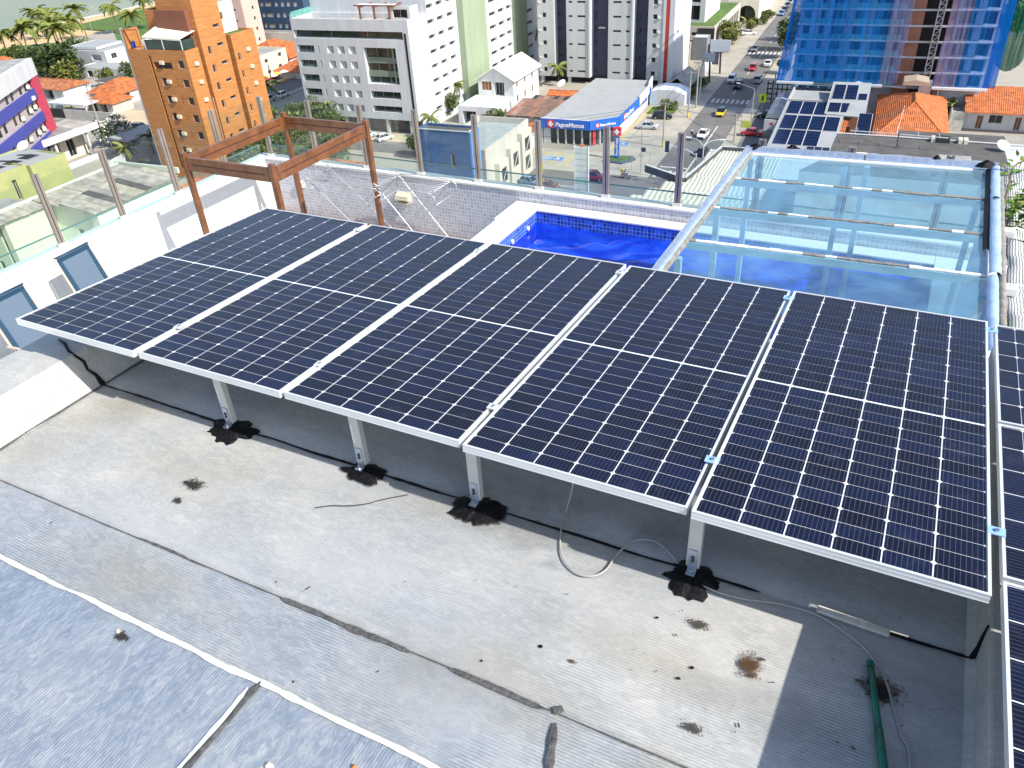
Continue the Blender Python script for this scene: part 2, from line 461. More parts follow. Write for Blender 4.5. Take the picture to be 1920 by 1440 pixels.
ribbon('tar_seam', [(5.02, 0.166, Z1), (5.365, 0.163, Z1 + 0.004)], 0.015, M_TAR, label='short black tar seam running into the roof corner past the cream strip', seed=5)
ribbon('tar_seam', [(0.318, -2.6, Z1), (0.316, -0.6, Z1), (0.318, 0.17, Z1), (0.322, 0.9, Z1), (0.32, 1.6, Z1)], 0.020, M_TARW, label='dark joint line along the foot of the low membrane parapet', seed=8)
ribbon('tar_seam', [(0.3, -0.735, Z1 + .002), (1.5, -0.738, Z1 + .002), (3.0, -0.734, Z1 + .002), (4.2, -0.737, Z1 + .002), (5.3, -0.735, Z1 + .002)], 0.006, M_TARW, label='hairline dark lap seam across the whole grey roof membrane', seed=31, h=.001)
ribbon('tar_seam', [(1.7, -0.735, Z1 + 0.004), (2.05, -0.735, Z1 + .004)], 0.014, M_TARW, label='thin worn tar line on the lap seam nearest the parapet', seed=9)
ribbon('tar_seam', [(2.62, -0.738, Z1 + .004), (3.05, -0.738, Z1 + .004), (3.32, -0.736, Z1 + .004)], 0.022, M_TARW, label='worn dark tar smear halfway along the lap seam of the roof membrane', seed=10)
ribbon('tar_seam', [(3.50, -0.736, Z1 + .004), (3.72, -0.74, Z1 + .004), (3.93, -0.738, Z1 + .004)], 0.026, M_TARW, label='dark tar smear on the lap seam just before the grey cross stroke', seed=12)
ribbon('tar_seam', [(3.985, -0.705, Z1 + .01), (3.99, -0.745, Z1 + .01)], 0.040, M_TARW, label='small square dab of tar above the lap seam', seed=14)
ribbon('tar_seam', [(3.995, -0.78, Z1 + .01), (4.03, -0.88, Z1 + .01), (4.06, -0.97, Z1 + .01)], 0.036, M_TARW, label='grey tar stroke running across the membrane away from the lap seam', seed=15)
ribbon('sealant_seam', [(0.30, -1.118, Z1 + .008), (1.4, -1.118, Z1 + .008), (2.4, -1.116, Z1 + .008), (3.2, -1.118, Z1 + .008), (4.4, -1.118, Z1 + .008)], 0.023, M_SEAL, label='bright white sealant line between the grey and the bluish membrane', seed=17, h=0.004)
ribbon('tar_seam', [(2.842, -1.115, Z1 + .012), (2.842, -1.5, Z1 + .012), (2.84, -2.2, Z1 + .012)], 0.026, M_TARW, label='dark open joint splitting the bluish membrane below the white sealant', seed=18)
ribbon('sealant_seam', [(2.812, -1.16, Z1 + .01), (2.818, -1.5, Z1 + .01), (2.815, -2.2, Z1 + .01)], 0.020, M_SEAL, label='thin white sealant smear beside the dark open joint', seed=19, h=0.003)
# black squiggle up the parapet face and the right upstand
sq = MB()
for pts, r in (([(0.318, 0.175, -0.515), (0.29, 0.172, -0.45), (0.262, 0.150, -0.40), (0.240, 0.160, -0.35), (0.212, 0.135, -0.295), (0.16, 0.14, -0.277), (0.06, 0.19, -0.273), (-0.03, 0.21, -0.271)], [0.02, 0.012, 0.009, 0.011, 0.008, 0.009, 0.012, 0.005]),):
    sq.tube(pts, r, 6)
tag(sq.build('tar_crack', M_TAR, smooth=True), 'black tar crack climbing the face of the low parapet', 'crack')
sq = MB().tube([(5.368, 0.165, MZ + 0.012), (5.373, 0.166, -0.45), (5.373, 0.172, -0.38), (5.374, 0.163, -0.315)], [0.014, 0.010, 0.007, 0.005], 6)
tag(sq.build('tar_crack', M_TAR, smooth=True), 'black tar crack rising in the roof corner under the end panel', 'crack')

def blob(name, cx, cy, rx, ry, z, m, seed, label, cat, h=0.012, n=46, spike=0.5, dome=True):
    b = MB(); rnd = random.Random(seed)
    rings = (1.0, 0.8, 0.45, 0.12) if dome else (1.0, 0.5)
    idx = []
    for q, rr in enumerate(rings):
        row = []
        for k in range(n):
            t = 2 * pi * k / n
            f = 1 + spike * (1.15 * noise.noise(Vector((cos(t) * 1.7 + seed, sin(t) * 1.7, seed * .7))) + 0.42 * noise.noise(Vector((cos(t) * 7 + seed, sin(t) * 7, 2))))
            f = 1 + (f - 1) * rr
            zz = z + h * (1 - rr) ** 0.6 + (rnd.uniform(-.15, .3) * h if 0 < q else 0)
            row.append(len(b.v)); b.v.append((cx + rx * rr * f * cos(t), cy + ry * rr * f * sin(t), zz))
        idx.append(row)
    for r0, r1 in zip(idx, idx[1:]):
        for k in range(n):
            b.f.append((r0[k], r0[(k + 1) % n], r1[(k + 1) % n], r1[k])); b.m.append(0)
    b.f.append(tuple(idx[-1])); b.m.append(0)
    return tag(b.build(name, m, smooth=True), label, cat)
LEG = [(1.475, 'nearest the parapet'), (2.435, 'under the second panel'), (3.14, 'under the fourth panel corner'), (4.25, 'under the last panel')]
for i, (x, w) in enumerate(LEG):
    blob('tar_patch', x + 0.02, 0.125, (0.150, 0.125, 0.140, 0.115)[i], (0.095, 0.082, 0.100, 0.094)[i], MZ + 0.006, M_TAR, (21, 35, 48, 57)[i], 'black tar blotch round the foot of the panel leg ' + w, 'tar patch', h=0.03)

# ---- solar panels
PW, PL = 1.04, 2.239
CWD, CHT = 0.1632, 0.0814
def cell_material():
    m = bpy.data.materials.new('silicon_cell'); m.use_nodes = True
    N, b = nodes_of(m)
    tc = N.nodes.new('ShaderNodeTexCoord').outputs['Object']
    off = N.nodes.new('ShaderNodeVectorMath'); off.operation = 'ADD'; N.links.new(tc, off.inputs[0]); off.inputs[1].default_value = (CWD / 2 - 0.0085, 1, 0)
    ln = grid_lines(N, off.outputs[0], CWD / 9.0, None, 0.075, 0)
    oi = N.nodes.new('ShaderNodeObjectInfo')
    rp = N.nodes.new('ShaderNodeValToRGB')
    rp.color_ramp.elements[0].color = (0.004, 0.005, 0.014, 1); rp.color_ramp.elements[1].color = (0.006, 0.010, 0.036, 1)
    N.links.new(oi.outputs['Random'], rp.inputs['Fac'])
    mx = N.nodes.new('ShaderNodeMixRGB'); N.links.new(ln, mx.inputs['Fac']); N.links.new(rp.outputs['Color'], mx.inputs['Color1']); mx.inputs['Color2'].default_value = (0.085, 0.095, 0.13, 1)
    # dust and dried drops
    g = N.nodes.new('ShaderNodeNewGeometry').outputs['Position']
    nz = N.nodes.new('ShaderNodeTexNoise'); nz.inputs['Scale'].default_value = 9; nz.inputs['Detail'].default_value = 9; nz.inputs['Roughness'].default_value = 0.68
    N.links.new(g, nz.inputs['Vector'])
    r2 = N.nodes.new('ShaderNodeMapRange'); r2.inputs[1].default_value = 0.54; r2.inputs[2].default_value = 0.80; r2.inputs[3].default_value = 0.004; r2.inputs[4].default_value = 0.13
    N.links.new(nz.outputs['Fac'], r2.inputs[0])
    m2 = N.nodes.new('ShaderNodeMixRGB'); N.links.new(r2.outputs[0], m2.inputs['Fac']); N.links.new(mx.outputs['Color'], m2.inputs['Color1']); m2.inputs['Color2'].default_value = (0.16, 0.19, 0.30, 1)
    N.links.new(m2.outputs['Color'], b.inputs['Base Color'])
    b.inputs['Roughness'].default_value = 0.35
    b.inputs['Specular IOR Level'].default_value = 0.15
    b.inputs['Coat Weight'].default_value = 0.45; b.inputs['Coat Roughness'].default_value = 0.09; b.inputs['Coat IOR'].default_value = 1.26
    return m
M_CELL = cell_material()
M_BACK = mat('backsheet', (0.78, 0.79, 0.80), rough=0.4, var=0.02, coat=0.5)
M_FRAME = mat('anodised_frame', (0.78, 0.79, 0.79), rough=0.35, metal=0.3, var=0.03, vscale=6)
def cell_mesh():
    b = MB(); w, h, c, t = CWD / 2, CHT / 2, 0.0085, 0.0014
    o = [(-w, -h), (w, -h), (w, h - c), (w - c, h), (-w + c, h), (-w, h - c)]
    b.prism(o, 0, t)
    return b.mesh('cell', M_CELL)
CELL = cell_mesh()
def frame_mesh():
    b = MB(); lip, t, d = 0.011, 0.004, 0.036
    for (x0, y0, x1, y1) in ((0, 0, PW, lip), (0, PL - lip, PW, PL), (0, lip, lip, PL - lip), (PW - lip, lip, PW, PL - lip)):
        b.box(x0, y0, -0.004, x1, y1, 0)
    for (x0, y0, x1, y1) in ((0.001, 0.001, PW - .001, t), (0.001, PL - t, PW - .001, PL - .001), (0.001, t, t, PL - t), (PW - t, t, PW - .001, PL - t)):
        b.box(x0, y0, -d, x1, y1, -0.004)
    for (x0, y0, x1, y1) in ((0, 0, PW, 0.028), (0, PL - 0.028, PW, PL), (0, 0.028, 0.028, PL - 0.028), (PW - 0.028, 0.028, PW, PL - 0.028)):
        b.box(x0, y0, -d - 0.003, x1, y1, -d)
    b.box(0, 0.0, -0.0205, PW, 0.0009, -0.0185)
    return b.mesh('frame', M_FRAME)
FRAME = frame_mesh()
BACK = MB().box(0.005, 0.005, -0.011, PW - 0.005, PL - 0.005, -0.0065).mesh('backsheet', M_BACK)
def panel(label, mtx):
    t = thing('solar_module', label, 'solar panel', group='dark solar panels on the roof rack')
    t.matrix_world = mtx
    place(FRAME, 'frame', t, (0, 0, 0)); place(BACK, 'backsheet', t, (0, 0, 0))
    gx = (PW - 2 * 0.0145 - 6 * CWD) / 5; gy = 0.0036
    for r in range(26):
        y = 0.0125 + CHT / 2 + r * (CHT + gy) + (0.011 if r >= 13 else 0)
        for c in range(6):
            x = 0.0145 + CWD / 2 + c * (CWD + gx)
            place(CELL, 'cell', t, (x, y, -0.0064), (0, 0, pi if r % 2 else 0))
    return t
gaps = [0.018038, 0.02417, 0.032376, 0.024828]
yo = [0, 0.019681, 0.025679, 0.001432, -0.027673]
zo = [0, -0.010487, -0.01001, -0.002073, 0.016187]
TX, TY = 0.000923, -0.05112
PLAB = ['dark solar panel at the end of the row next to the terrace lounge chairs', 'dark solar panel second along from the terrace chairs', 'dark solar panel in the middle of the row, its far edge below the pool', 'dark solar panel between the middle one and the large near one', 'dark solar panel nearest the camera, last of the row below the glass canopy']
px_ = 0.0; PX = []
for i in range(5):
    if i: px_ += PW + gaps[i - 1]
    PX.append(px_)
    ex = Vector((1, 0, TX)).normalized(); ey = Vector((0, 1, TY)); ey = (ey - ex * ey.dot(ex)).normalized(); ez = ex.cross(ey)
    m = Matrix(((ex.x, ey.x, ez.x, px_), (ex.y, ey.y, ez.y, yo[i]), (ex.z, ey.z, ez.z, zo[i] + TX * px_), (0, 0, 0, 1)))
    panel(PLAB[i], m)
for yb, lab in ((2.19, 'sideways solar panel cut by the picture edge beside the canopy corner'), (1.13, 'sideways solar panel at the picture edge, between two others'), (0.07, 'sideways solar panel at the picture edge, closest to the bottom')):
    ex = Vector((0, -1, 0.0511)).normalized(); ey = Vector((1, 0, 0)); ez = ex.cross(ey)
    m = Matrix(((ex.x, ey.x, ez.x, 5.336), (ex.y, ey.y, ez.y, yb), (ex.z, ey.z, ez.z, 0.016 - 0.0511 * yb), (0, 0, 0, 1)))
    panel(lab, m)
# rails and legs
def pz(y): return TY * y
for y, w in ((0.19, 'near'), (1.95, 'far')):
    r = MB().box(0.06, y - 0.02, pz(y) - 0.085, 5.30, y + 0.02, pz(y) - 0.045)
    r.box(0.06, y - 0.012, pz(y) - 0.0445, 5.30, y + 0.012, pz(y) - 0.043)
    tag(bevel(r.build('support_rail', M_ALU), 0.003), 'aluminium support rail under the %s edge of the panel row' % w, 'rail')
for i, (x, w) in enumerate(LEG):
    y = 0.165
    t = thing('mounting_leg', 'pale square leg holding up the solar panels ' + w, 'leg', (x, y, MZ), group='legs of the panel rack')
    o = (x, y, MZ)
    b = MB().box(x - 0.030, y - 0.022, MZ + 0.055, x + 0.030, y + 0.018, -0.052)
    bevel(b.build('channel', M_ALU2, t, o), 0.004)
    if i < 2: MB().box(x - 0.024, y - 0.0245, MZ + 0.20, x - 0.010, y - 0.022, MZ + 0.33).build('label_strip', M_SEAL, t, o)
    b = MB().box(x - 0.020, y - 0.028, MZ + 0.045, x + 0.020, y - 0.0232, MZ + 0.165)
    b.box(x - 0.020, y - 0.060, MZ + 0.040, x + 0.020, y - 0.0235, MZ + 0.046)
    fp = b.build('foot_plate', M_ZINC, t, o)
    b = MB()
    for z in (0.105, 0.125): b.lathe((x, y - 0.0285, MZ + z), [(0.0, 0.006), (0.008, 0.006), (0.008, -0.006), (0, -0.006)], 8)
    b.build('slot_bolt', M_TARW, fp, o)
    MB().tube([(x, y - 0.042, MZ), (x, y - 0.042, MZ + 0.07)], 0.0055, 8).lathe((x, y - 0.042, MZ + 0.046), [(0.015, 0), (0.015, 0.009), (0, 0.009)], 6).build('stud', M_STEEL, t, o)
for i, (xj, zz) in enumerate([(PX[1] - .009, 0), (PX[2] - .012, -.01), (PX[3] - .016, 0.0), (PX[4] - .012, 0.014), (5.318, 0.018)]):
    for y, w in ((0.335, 'near'), (2.10, 'far')):
        z = zz + pz(y)
        t = thing('panel_clamp', '%s clamp gripping the joint %s' % (w, ('between the two panels by the terrace chairs', 'on one side of the middle panel, toward the chairs', 'on the camera side of the middle panel', 'between the two panels nearest the camera', 'between the row and the sideways panels')[i]), 'clamp', (xj, y, z))
        MB().box(-0.030, -0.022, 0.0006, 0.030, 0.022, 0.0040).build('jaw', M_FILM if i > 2 else M_ALU, t)
        MB().lathe((0, 0, 0.004), [(0.009, 0), (0.009, 0.007), (0.004, 0.0075), (0, 0.005)], 6).build('bolt', M_STEEL, t)
# ---- loose things on the roof
M_CABLE = mat('cable_grey', (0.42, 0.41, 0.38), rough=0.5, var=0.1, vscale=5)
def smooth_path(pts, n=8):
    P = [Vector(p) for p in pts]; out = []
    for i in range(len(P) - 1):
        p0 = P[max(i - 1, 0)]; p1 = P[i]; p2 = P[i + 1]; p3 = P[min(i + 2, len(P) - 1)]
        for k in range(n):
            t = k / n
            out.append(0.5 * ((2 * p1) + (-p0 + p2) * t + (2 * p0 - 5 * p1 + 4 * p2 - p3) * t * t + (-p0 + 3 * p1 - 3 * p2 + p3) * t ** 3))
    out.append(P[-1]); return out
zc = MZ + 0.016
cp = [(3.62, 0.30, -0.06), (3.63, 0.27, -0.25)] + [tuple(at(x, y, zc)) for x, y in ((1062, 958), (1051, 1000), (1055, 1045), (1080, 1074), (1110, 1080), (1136, 1068), (1158, 1038), (1190, 1014), (1228, 1015), (1258, 1040), (1285, 1076), (1330, 1104), (1390, 1122), (1460, 1132), (1530, 1152), (1590, 1190), (1632, 1228), (1660, 1276), (1676, 1330), (1690, 1380), (1704, 1408), (1706, 1470))]
tag(MB().tube(smooth_path(cp, 6), 0.0045, 7).build('cable', M_CABLE, smooth=True), 'thin grey cable looping across the roof from under the panels past the green pole', 'cable')
M_GREEN = mat('green_plastic', (0.004, 0.13, 0.085), rough=0.35, var=0.3, vscale=14)
p0 = at(1632, 1247, MZ + 0.03); p1 = at(1662, 1480, MZ + 0.03)
d = (p1 - p0).normalized()
t = thing('green_pole', 'dark green plastic pole lying on the shaded roof corner', 'pole', p0)
MB().tube([Vector(), (p1 - p0) * 0.55], 0.0130, 12).build('shaft', M_GREEN, t, smooth=True)
MB().tube([(p1 - p0) * 0.55, (p1 - p0)], 0.0155, 12).build('sleeve', M_GREEN, t, smooth=True)
MB().lathe((0, 0, 0), [(0.0142, -0.016), (0.0150, 0), (0.0142, 0.012)], 10).build('end_cap', M_GREEN, t, smooth=True).rotation_euler = d.to_track_quat('Z', 'Y').to_euler()
a = at(1532, 1141, MZ + 0.02); c = at(1668, 1188, MZ + 0.02)
M_CREAM = mat('cream_wood', (0.74, 0.70, 0.60), rough=0.7, var=0.15, vscale=22, bump=0.3)
tag(bevel(MB().bar(a, c, 0.034, 0.016).build('batten', M_CREAM), 0.003), 'narrow cream strip lying along the tar seam in the shade', 'batten')
M_DIRT = mat('dirt', (0.055, 0.045, 0.035), rough=0.9, var=0.5, vscale=30, bump=0.6)
M_RUST = mat('rust_dirt', (0.10, 0.05, 0.025), rough=0.9, var=0.6, vscale=25, bump=0.6)
def film(name, col, scale, lo, hi, amax):
    """grime film: opaque in noise islands, fading to nothing toward its rim"""
    m = bpy.data.materials.new(name); m.use_nodes = True
    N, b = nodes_of(m); b.inputs['Roughness'].default_value = .9; b.inputs['Specular IOR Level'].default_value = .15
    b.inputs['Base Color'].default_value = (*col, 1)
    tc = N.nodes.new('ShaderNodeTexCoord'); g = N.nodes.new('ShaderNodeNewGeometry')
    nz = N.nodes.new('ShaderNodeTexNoise'); nz.inputs['Scale'].default_value = scale; nz.inputs['Detail'].default_value = 9; nz.inputs['Roughness'].default_value = .72; nz.inputs['Distortion'].default_value = .7
    N.links.new(g.outputs['Position'], nz.inputs['Vector'])
    ln = N.nodes.new('ShaderNodeVectorMath'); ln.operation = 'LENGTH'; N.links.new(tc.outputs['Object'], ln.inputs[0])
    sb = N.nodes.new('ShaderNodeMath'); sb.operation = 'MULTIPLY_ADD'; N.links.new(ln.outputs['Value'], sb.inputs[0]); sb.inputs[1].default_value = -.42; N.links.new(nz.outputs['Fac'], sb.inputs[2])
    mr = N.nodes.new('ShaderNodeMapRange'); mr.inputs[1].default_value = lo; mr.inputs[2].default_value = hi; mr.inputs[3].default_value = 0; mr.inputs[4].default_value = amax
    N.links.new(sb.outputs[0], mr.inputs[0]); N.links.new(mr.outputs[0], b.inputs['Alpha'])
    return m
F_DIRT = film('grime', (.035, .030, .026), 38, .20, .36, .92); F_RUST = film('rust_grime', (.085, .045, .022), 34, .22, .36, .9)
F_SPECK = film('speck_grime', (.06, .05, .04), 70, .30, .36, .85); F_WASH = film('water_stain', (.50, .46, .36), 2.2, .12, .46, .24); F_WASHD = film('dull_stain', (.20, .22, .24), 2.6, .14, .50, .22); F_PALE = film('pale_stain', (.66, .67, .67), 3.0, .16, .50, .32)
def stain(c, rx, ry, m, label=None, parent=None, dz=.013):
    """unit disc so that the film fades with its own radius"""
    b = MB(); n = 24
    b.poly([(cos(2 * pi * k / n), sin(2 * pi * k / n), 0) for k in range(n)])
    q = b.build('dirt_stain' if label else 'stain', m, parent); q.location = (c[0], c[1], MZ + dz); q.scale = (rx, ry, 1)
    return tag(q, label, 'stain') if label else q
for px, rx, ry, m, lab in (((362, 908), .11, .062, F_DIRT, 'dark dirt stain on the sunlit membrane nearest the parapet'), ((332, 938), .055, .035, F_DIRT, 'smaller dirt stain just below the larger one by the parapet'),
    ((1408, 1248), .075, .095, F_RUST, 'brown dirt stain on the sunlit roof close to the shadow edge'), ((1650, 1292), .125, .10, F_RUST, 'large brown and black dirt stain under the green pole'), ((1655, 1298), .07, .06, F_DIRT, 'black centre of the large stain under the green pole'),
    ((1072, 1240), .045, .018, F_RUST, 'thin rusty smear on the roof between two tar dots'), ((1300, 1365), .09, .045, F_SPECK, 'row of dark dirt spots on the sunlit roof at the bottom'), ((1310, 1170), .10, .05, F_SPECK, 'faint speckled dirt patch on the sunlit roof near the shadow edge'), ((228, 1195), .055, .035, F_DIRT, 'greenish dirt ring round the pale lump on the bluish membrane')):
    stain(at(*px, MZ + .013), rx, ry, m, lab, dz=.013 + (.002 if 'centre' in lab else 0) + (.006 if 'bluish' in lab else 0))
rs = random.Random(3)
for k in range(16):
    x, y = rs.uniform(.5, 5.0), rs.uniform(-1.0, .35); stain((x, y), rs.uniform(.35, .9), rs.uniform(.12, .35), (F_WASH, F_WASHD, F_PALE)[k % 3], None, roof, .0085 + k * .0001)
for k, (x, y) in enumerate(((.55, -.1), (.50, -.5), (.7, .15))): stain((x, y), .38, .30, F_WASH, None, roof, .0105 + k * .0001)
rnd = random.Random(11); b = MB()
for _ in range(85):
    x = rnd.uniform(0.5, 5.3); y = rnd.uniform(-1.08, 0.5); r = abs(rnd.gauss(0, .0022)) + .0012
    if rnd.random() < .45: x = rnd.gauss(4.7, .4); y = rnd.gauss(-.35, .2)
    x = min(x, 5.34)
    a0 = rnd.uniform(0, 6.3); e = rnd.uniform(.25, .9); k = 6; z = MZ + .012 + rnd.uniform(0, .003)
    b.poly([(x + r * 2 * cos(2 * pi * j / k) * cos(a0) - e * r * sin(2 * pi * j / k) * sin(a0), y + r * 2 * cos(2 * pi * j / k) * sin(a0) + e * r * sin(2 * pi * j / k) * cos(a0), z) for j in range(k)])
tag(b.build('roof_grit', M_DIRT), 'scattered dark crumbs and leaf bits over the roof membrane', 'grit', kind='stuff')
for px, r, lab in (((1014, 1212), .016, 'round black tar dot on the sunlit roof'), ((903, 1239), .008, 'tiny black tar dot left of the round one'), ((1297, 1252), .013, 'black tar dot beside the brown stain'), ((1272, 1272), .011, 'black comma shaped tar dot below another dot'), ((1232, 1158), .009, 'small pair of tar dots close to the shadow line')):
    c = at(*px, MZ + .01); r *= .72; blob('tar_dot', c.x, c.y, r, r * .8, MZ + .010, M_TAR, int(px[0]), lab, 'tar dot', h=.006, n=14)
M_LUMP = mat('cream_lump', (0.72, 0.62, 0.50), rough=0.8, var=0.15, vscale=40, bump=0.6)
M_LUMPO = mat('orange_lump', (0.62, 0.22, 0.08), rough=0.7, var=0.2, vscale=40, bump=0.6)
for px, r, m, lab in (((221, 1183), .014, M_LUMP, 'small pale lump of foam beside the white sealant line'), ((503, 1434), .020, M_LUMP, 'pale lump of foam on the bluish membrane at the bottom edge'), ((664, 1437), .014, M_LUMPO, 'small orange lump on the bluish membrane at the bottom edge')):
    c = at(*px, MZ + .02); blob('foam_lump', c.x, c.y, r, r * .8, MZ + .006, m, int(px[0]) + 3, lab, 'lump', h=.022, n=18, spike=.3)
tw = MB(); P = [at(x, y, MZ + .014) for x, y in ((590, 952), (620, 948), (655, 948), (690, 944), (715, 937), (766, 927))]
tw.tube(smooth_path(P, 4), 0.0022, 5)
tag(tw.build('twig', M_DIRT), 'thin dry twig lying on the sunlit roof near the second leg', 'twig')
# =================================================================== terrace below the roof: walls, railing, pool, canopy
TZ = -2.7; WT = -1.70
M_FLOOR = mat('terrace_tile', (0.50, 0.49, 0.46), rough=0.6, var=0.12, vscale=2)
M_MOSG = tile_mat('mosaic_grey', (0.50, 0.50, 0.56), (0.74, 0.75, 0.78), 0.052, 0.052, 0.14, 'XZ', rough=0.3, var=0.16)
M_MOSW = tile_mat('mosaic_white', (0.82, 0.82, 0.79), (0.72, 0.72, 0.71), 0.10, 0.10, 0.05, 'YZ', rough=0.35, var=0.03)
M_MOSB = tile_mat('mosaic_blue', (0.03, 0.11, 0.52), (0.35, 0.45, 0.75), 0.052, 0.052, 0.10, 'XZ', rough=0.15, var=0.55)
M_MOSB2 = tile_mat('mosaic_blue_side', (0.03, 0.11, 0.52), (0.35, 0.45, 0.75), 0.052, 0.052, 0.10, 'YZ', rough=0.15, var=0.55)
M_COPE = mat('coping_stone', (0.76, 0.75, 0.71), rough=0.5, var=0.05, vscale=2.2)
M_WOOD = mat('varnished_wood', (0.185, 0.070, 0.027), rough=0.38, var=0.35, vscale=7, coat=0.2, dist=0.6)
M_WOODD = mat('dark_groove', (0.06, 0.022, 0.012), rough=0.7, var=0.2)
M_DECK = mat('deck_wood', (0.34, 0.18, 0.085), rough=0.6, var=0.3, vscale=6)
tag(MB().box(-5.05, -5.0, TZ - 0.2, 9.5, 7.13, TZ).build('terrace_floor', M_FLOOR), kind='structure')
wl = thing('parapet_wall', 'bright white tiled terrace wall behind the lounge chairs, topped by glass', 'wall', (-4.87, 1, TZ))
o = (-4.87, 1, TZ)
MB().box(-5.06, -5.0, TZ - 0.4, -4.87, 7.132, WT - 0.02).build('wall', M_MOSW, wl, o)
MB().box(-5.085, -5.0, WT - 0.02, -4.855, 7.34, WT + 0.005).build('coping', M_COPE, wl, o)
wf = thing('parapet_wall', 'terrace wall clad in small grey mosaic tiles behind the clothes airers', 'wall', (0, 7.13, TZ))
o = (0, 7.13, TZ)
MB().box(-5.06, 7.133, TZ - 0.4, 9.5, 7.32, WT - 0.02).build('wall', M_MOSG, wf, o)
MB().box(-4.853, 7.118, WT - 0.02, 9.5, 7.34, WT + 0.005).build('coping', M_COPE, wf, o)
tag(bevel(MB().box(-4.86, 6.985, TZ + 0.001, -0.165, 7.131, TZ + 0.11).build('wood_skirting', M_DECK), 0.01), 'brown wooden skirting board along the foot of the grey mosaic wall', 'skirting')
# own building below the terrace
M_OWN = mat('own_facade', (0.62, 0.62, 0.60), rough=0.8, var=0.06, vscale=0.5)
tag(MB().box(-5.04, -9, -43, 9.4, 7.30, TZ - 0.21).build('host_building', M_OWN), kind='structure')
# railing
M_GLASS = glass_mat('rail_glass', (0.93, 0.97, 0.96), refl=0.9)
M_GLASSL = glass_mat('rail_glass_low', (0.88, 0.95, 0.94), refl=1.0, milk=0.05, milk_col=(0.55, 0.70, 0.70))
M_GEDGE = mat('glass_edge', (0.10, 0.20, 0.19), rough=0.2, var=0.1)
M_POST = mat('brushed_steel', (0.40, 0.35, 0.31), rough=0.42, metal=0.6, var=0.15, vscale=3)
def post_mesh():
    b = MB()
    b.box(-0.041, -0.02, 0.0, -0.007, 0.02, 0.955); b.box(0.007, -0.02, 0.0, 0.041, 0.02, 0.955)
    return b.mesh('upright', M_POST)
POST = post_mesh()
PSPINE = MB().box(-0.0068, -0.014, 0.01, 0.0068, 0.014, 0.93).mesh('spine', M_WOODD)
PFOOT = MB().box(-0.058, -0.035, -0.004, 0.058, 0.035, 0.045).mesh('foot', M_COPE)
ORD = ['first', 'second', 'third', 'fourth', 'fifth', 'sixth', 'seventh', 'eighth', 'ninth', 'tenth', 'eleventh', 'twelfth']
def rail_post(x, y, rz, side, k):
    t = thing('railing_post', 'steel railing post on the %s wall, %s from the wall corner' % (side, ORD[k]), 'post', (x, y, WT + 0.006), (0, 0, rz), 'steel posts on the %s wall' % side)
    place(POST, 'upright', t, (0, 0, 0)); place(PSPINE, 'spine', t, (0, 0, 0)); place(PFOOT, 'foot', t, (0, 0, 0))
fx = [-4.80, -3.825, -2.84, -1.85, -0.86, 0.12, 1.11, 2.10, 3.08, 4.08, 5.08, 6.08]
ly = [-0.7, 0.33, 1.36, 2.37, 3.36, 4.35, 5.35, 6.34]
for k, x in enumerate(fx): rail_post(x, 7.225, 0, 'grey mosaic', k)
for k, y in enumerate(reversed(ly)): rail_post(-4.965, y, pi / 2, 'white', k)
def rail_pane(x0, y0, x1, y1, label, group):
    t = thing('glass_railing', label, 'glass railing', (x0, y0, WT), group=group)
    o = (x0, y0, WT)
    for n, z0, z1, m, th in (('upper_pane', WT + 0.205, WT + 0.90, M_GLASS, 0.006), ('lower_pane', WT + 0.012, WT + 0.185, M_GLASSL, 0.006), ('joint_bar', WT + 0.186, WT + 0.204, M_GEDGE, 0.009)):
        b = MB()
        if abs(x1 - x0) > abs(y1 - y0): b.box(x0, y0 - th / 2, z0, x1, y0 + th / 2, z1)
        else: b.box(x0 - th / 2, y0, z0, x0 + th / 2, y1, z1)
        b.build(n, m, t, o)
for k, (a, c) in enumerate(zip(fx, fx[1:])): rail_pane(a + 0.05, 7.225, c - 0.05, 7.225, 'clear glass railing bay on the grey mosaic wall, %s from the wall corner' % ORD[k], 'glass bays on the grey mosaic wall')
for k, (c, a) in enumerate(zip(ly[::-1], ly[-2::-1])): rail_pane(-4.965, a + 0.05, -4.965, c - 0.05, 'clear glass railing bay on the white wall, %s from the wall corner' % ORD[k + 1], 'glass bays on the white wall')
rail_pane(-4.965, 6.39, -4.965, 7.17, 'short glass railing bay where the white and grey walls meet', None)
# ---- pergola
XL, XR, YF, YB, PT = -3.72, -2.23, 4.62, 6.56, -0.73
t = thing('pergola', 'brown wooden pergola frame of four posts and four beams on the terrace', 'pergola', (XL, YF, TZ)); o = (XL, YF, TZ)
for x in (XL, XR):
    for y in (YF, YB):
        b = MB().box(x - 0.034, y - 0.034, TZ + 0.001, x + 0.034, y + 0.034, PT)
        bevel(b.build('post', M_WOOD, t, o), 0.006)
for y in (YF, YB):
    b = MB().box(XL + 0.043, y - 0.022, PT - 0.235, XR - 0.043, y + 0.022, PT - 0.055)
    q = bevel(b.build('beam', M_WOOD, t, o), 0.004)
    b = MB()
    for s_ in (-1, 1): b.box(XL + 0.12, y + s_ * 0.0222 - 0.0008, PT - 0.152, XR - 0.12, y + s_ * 0.0222 + 0.0008, PT - 0.138)
    b.build('groove', M_WOODD, q, o)
for x in (XL, XR):
    b = MB().box(x - 0.022, YF + 0.043, PT - 0.235, x + 0.022, YB - 0.043, PT - 0.055)
    q = bevel(b.build('beam', M_WOOD, t, o), 0.004)
    b = MB()
    for s_ in (-1, 1): b.box(x + s_ * 0.0222 - 0.0008, YF + 0.12, PT - 0.152, x + s_ * 0.0222 + 0.0008, YB - 0.12, PT - 0.138)
    b.build('groove', M_WOODD, q, o)
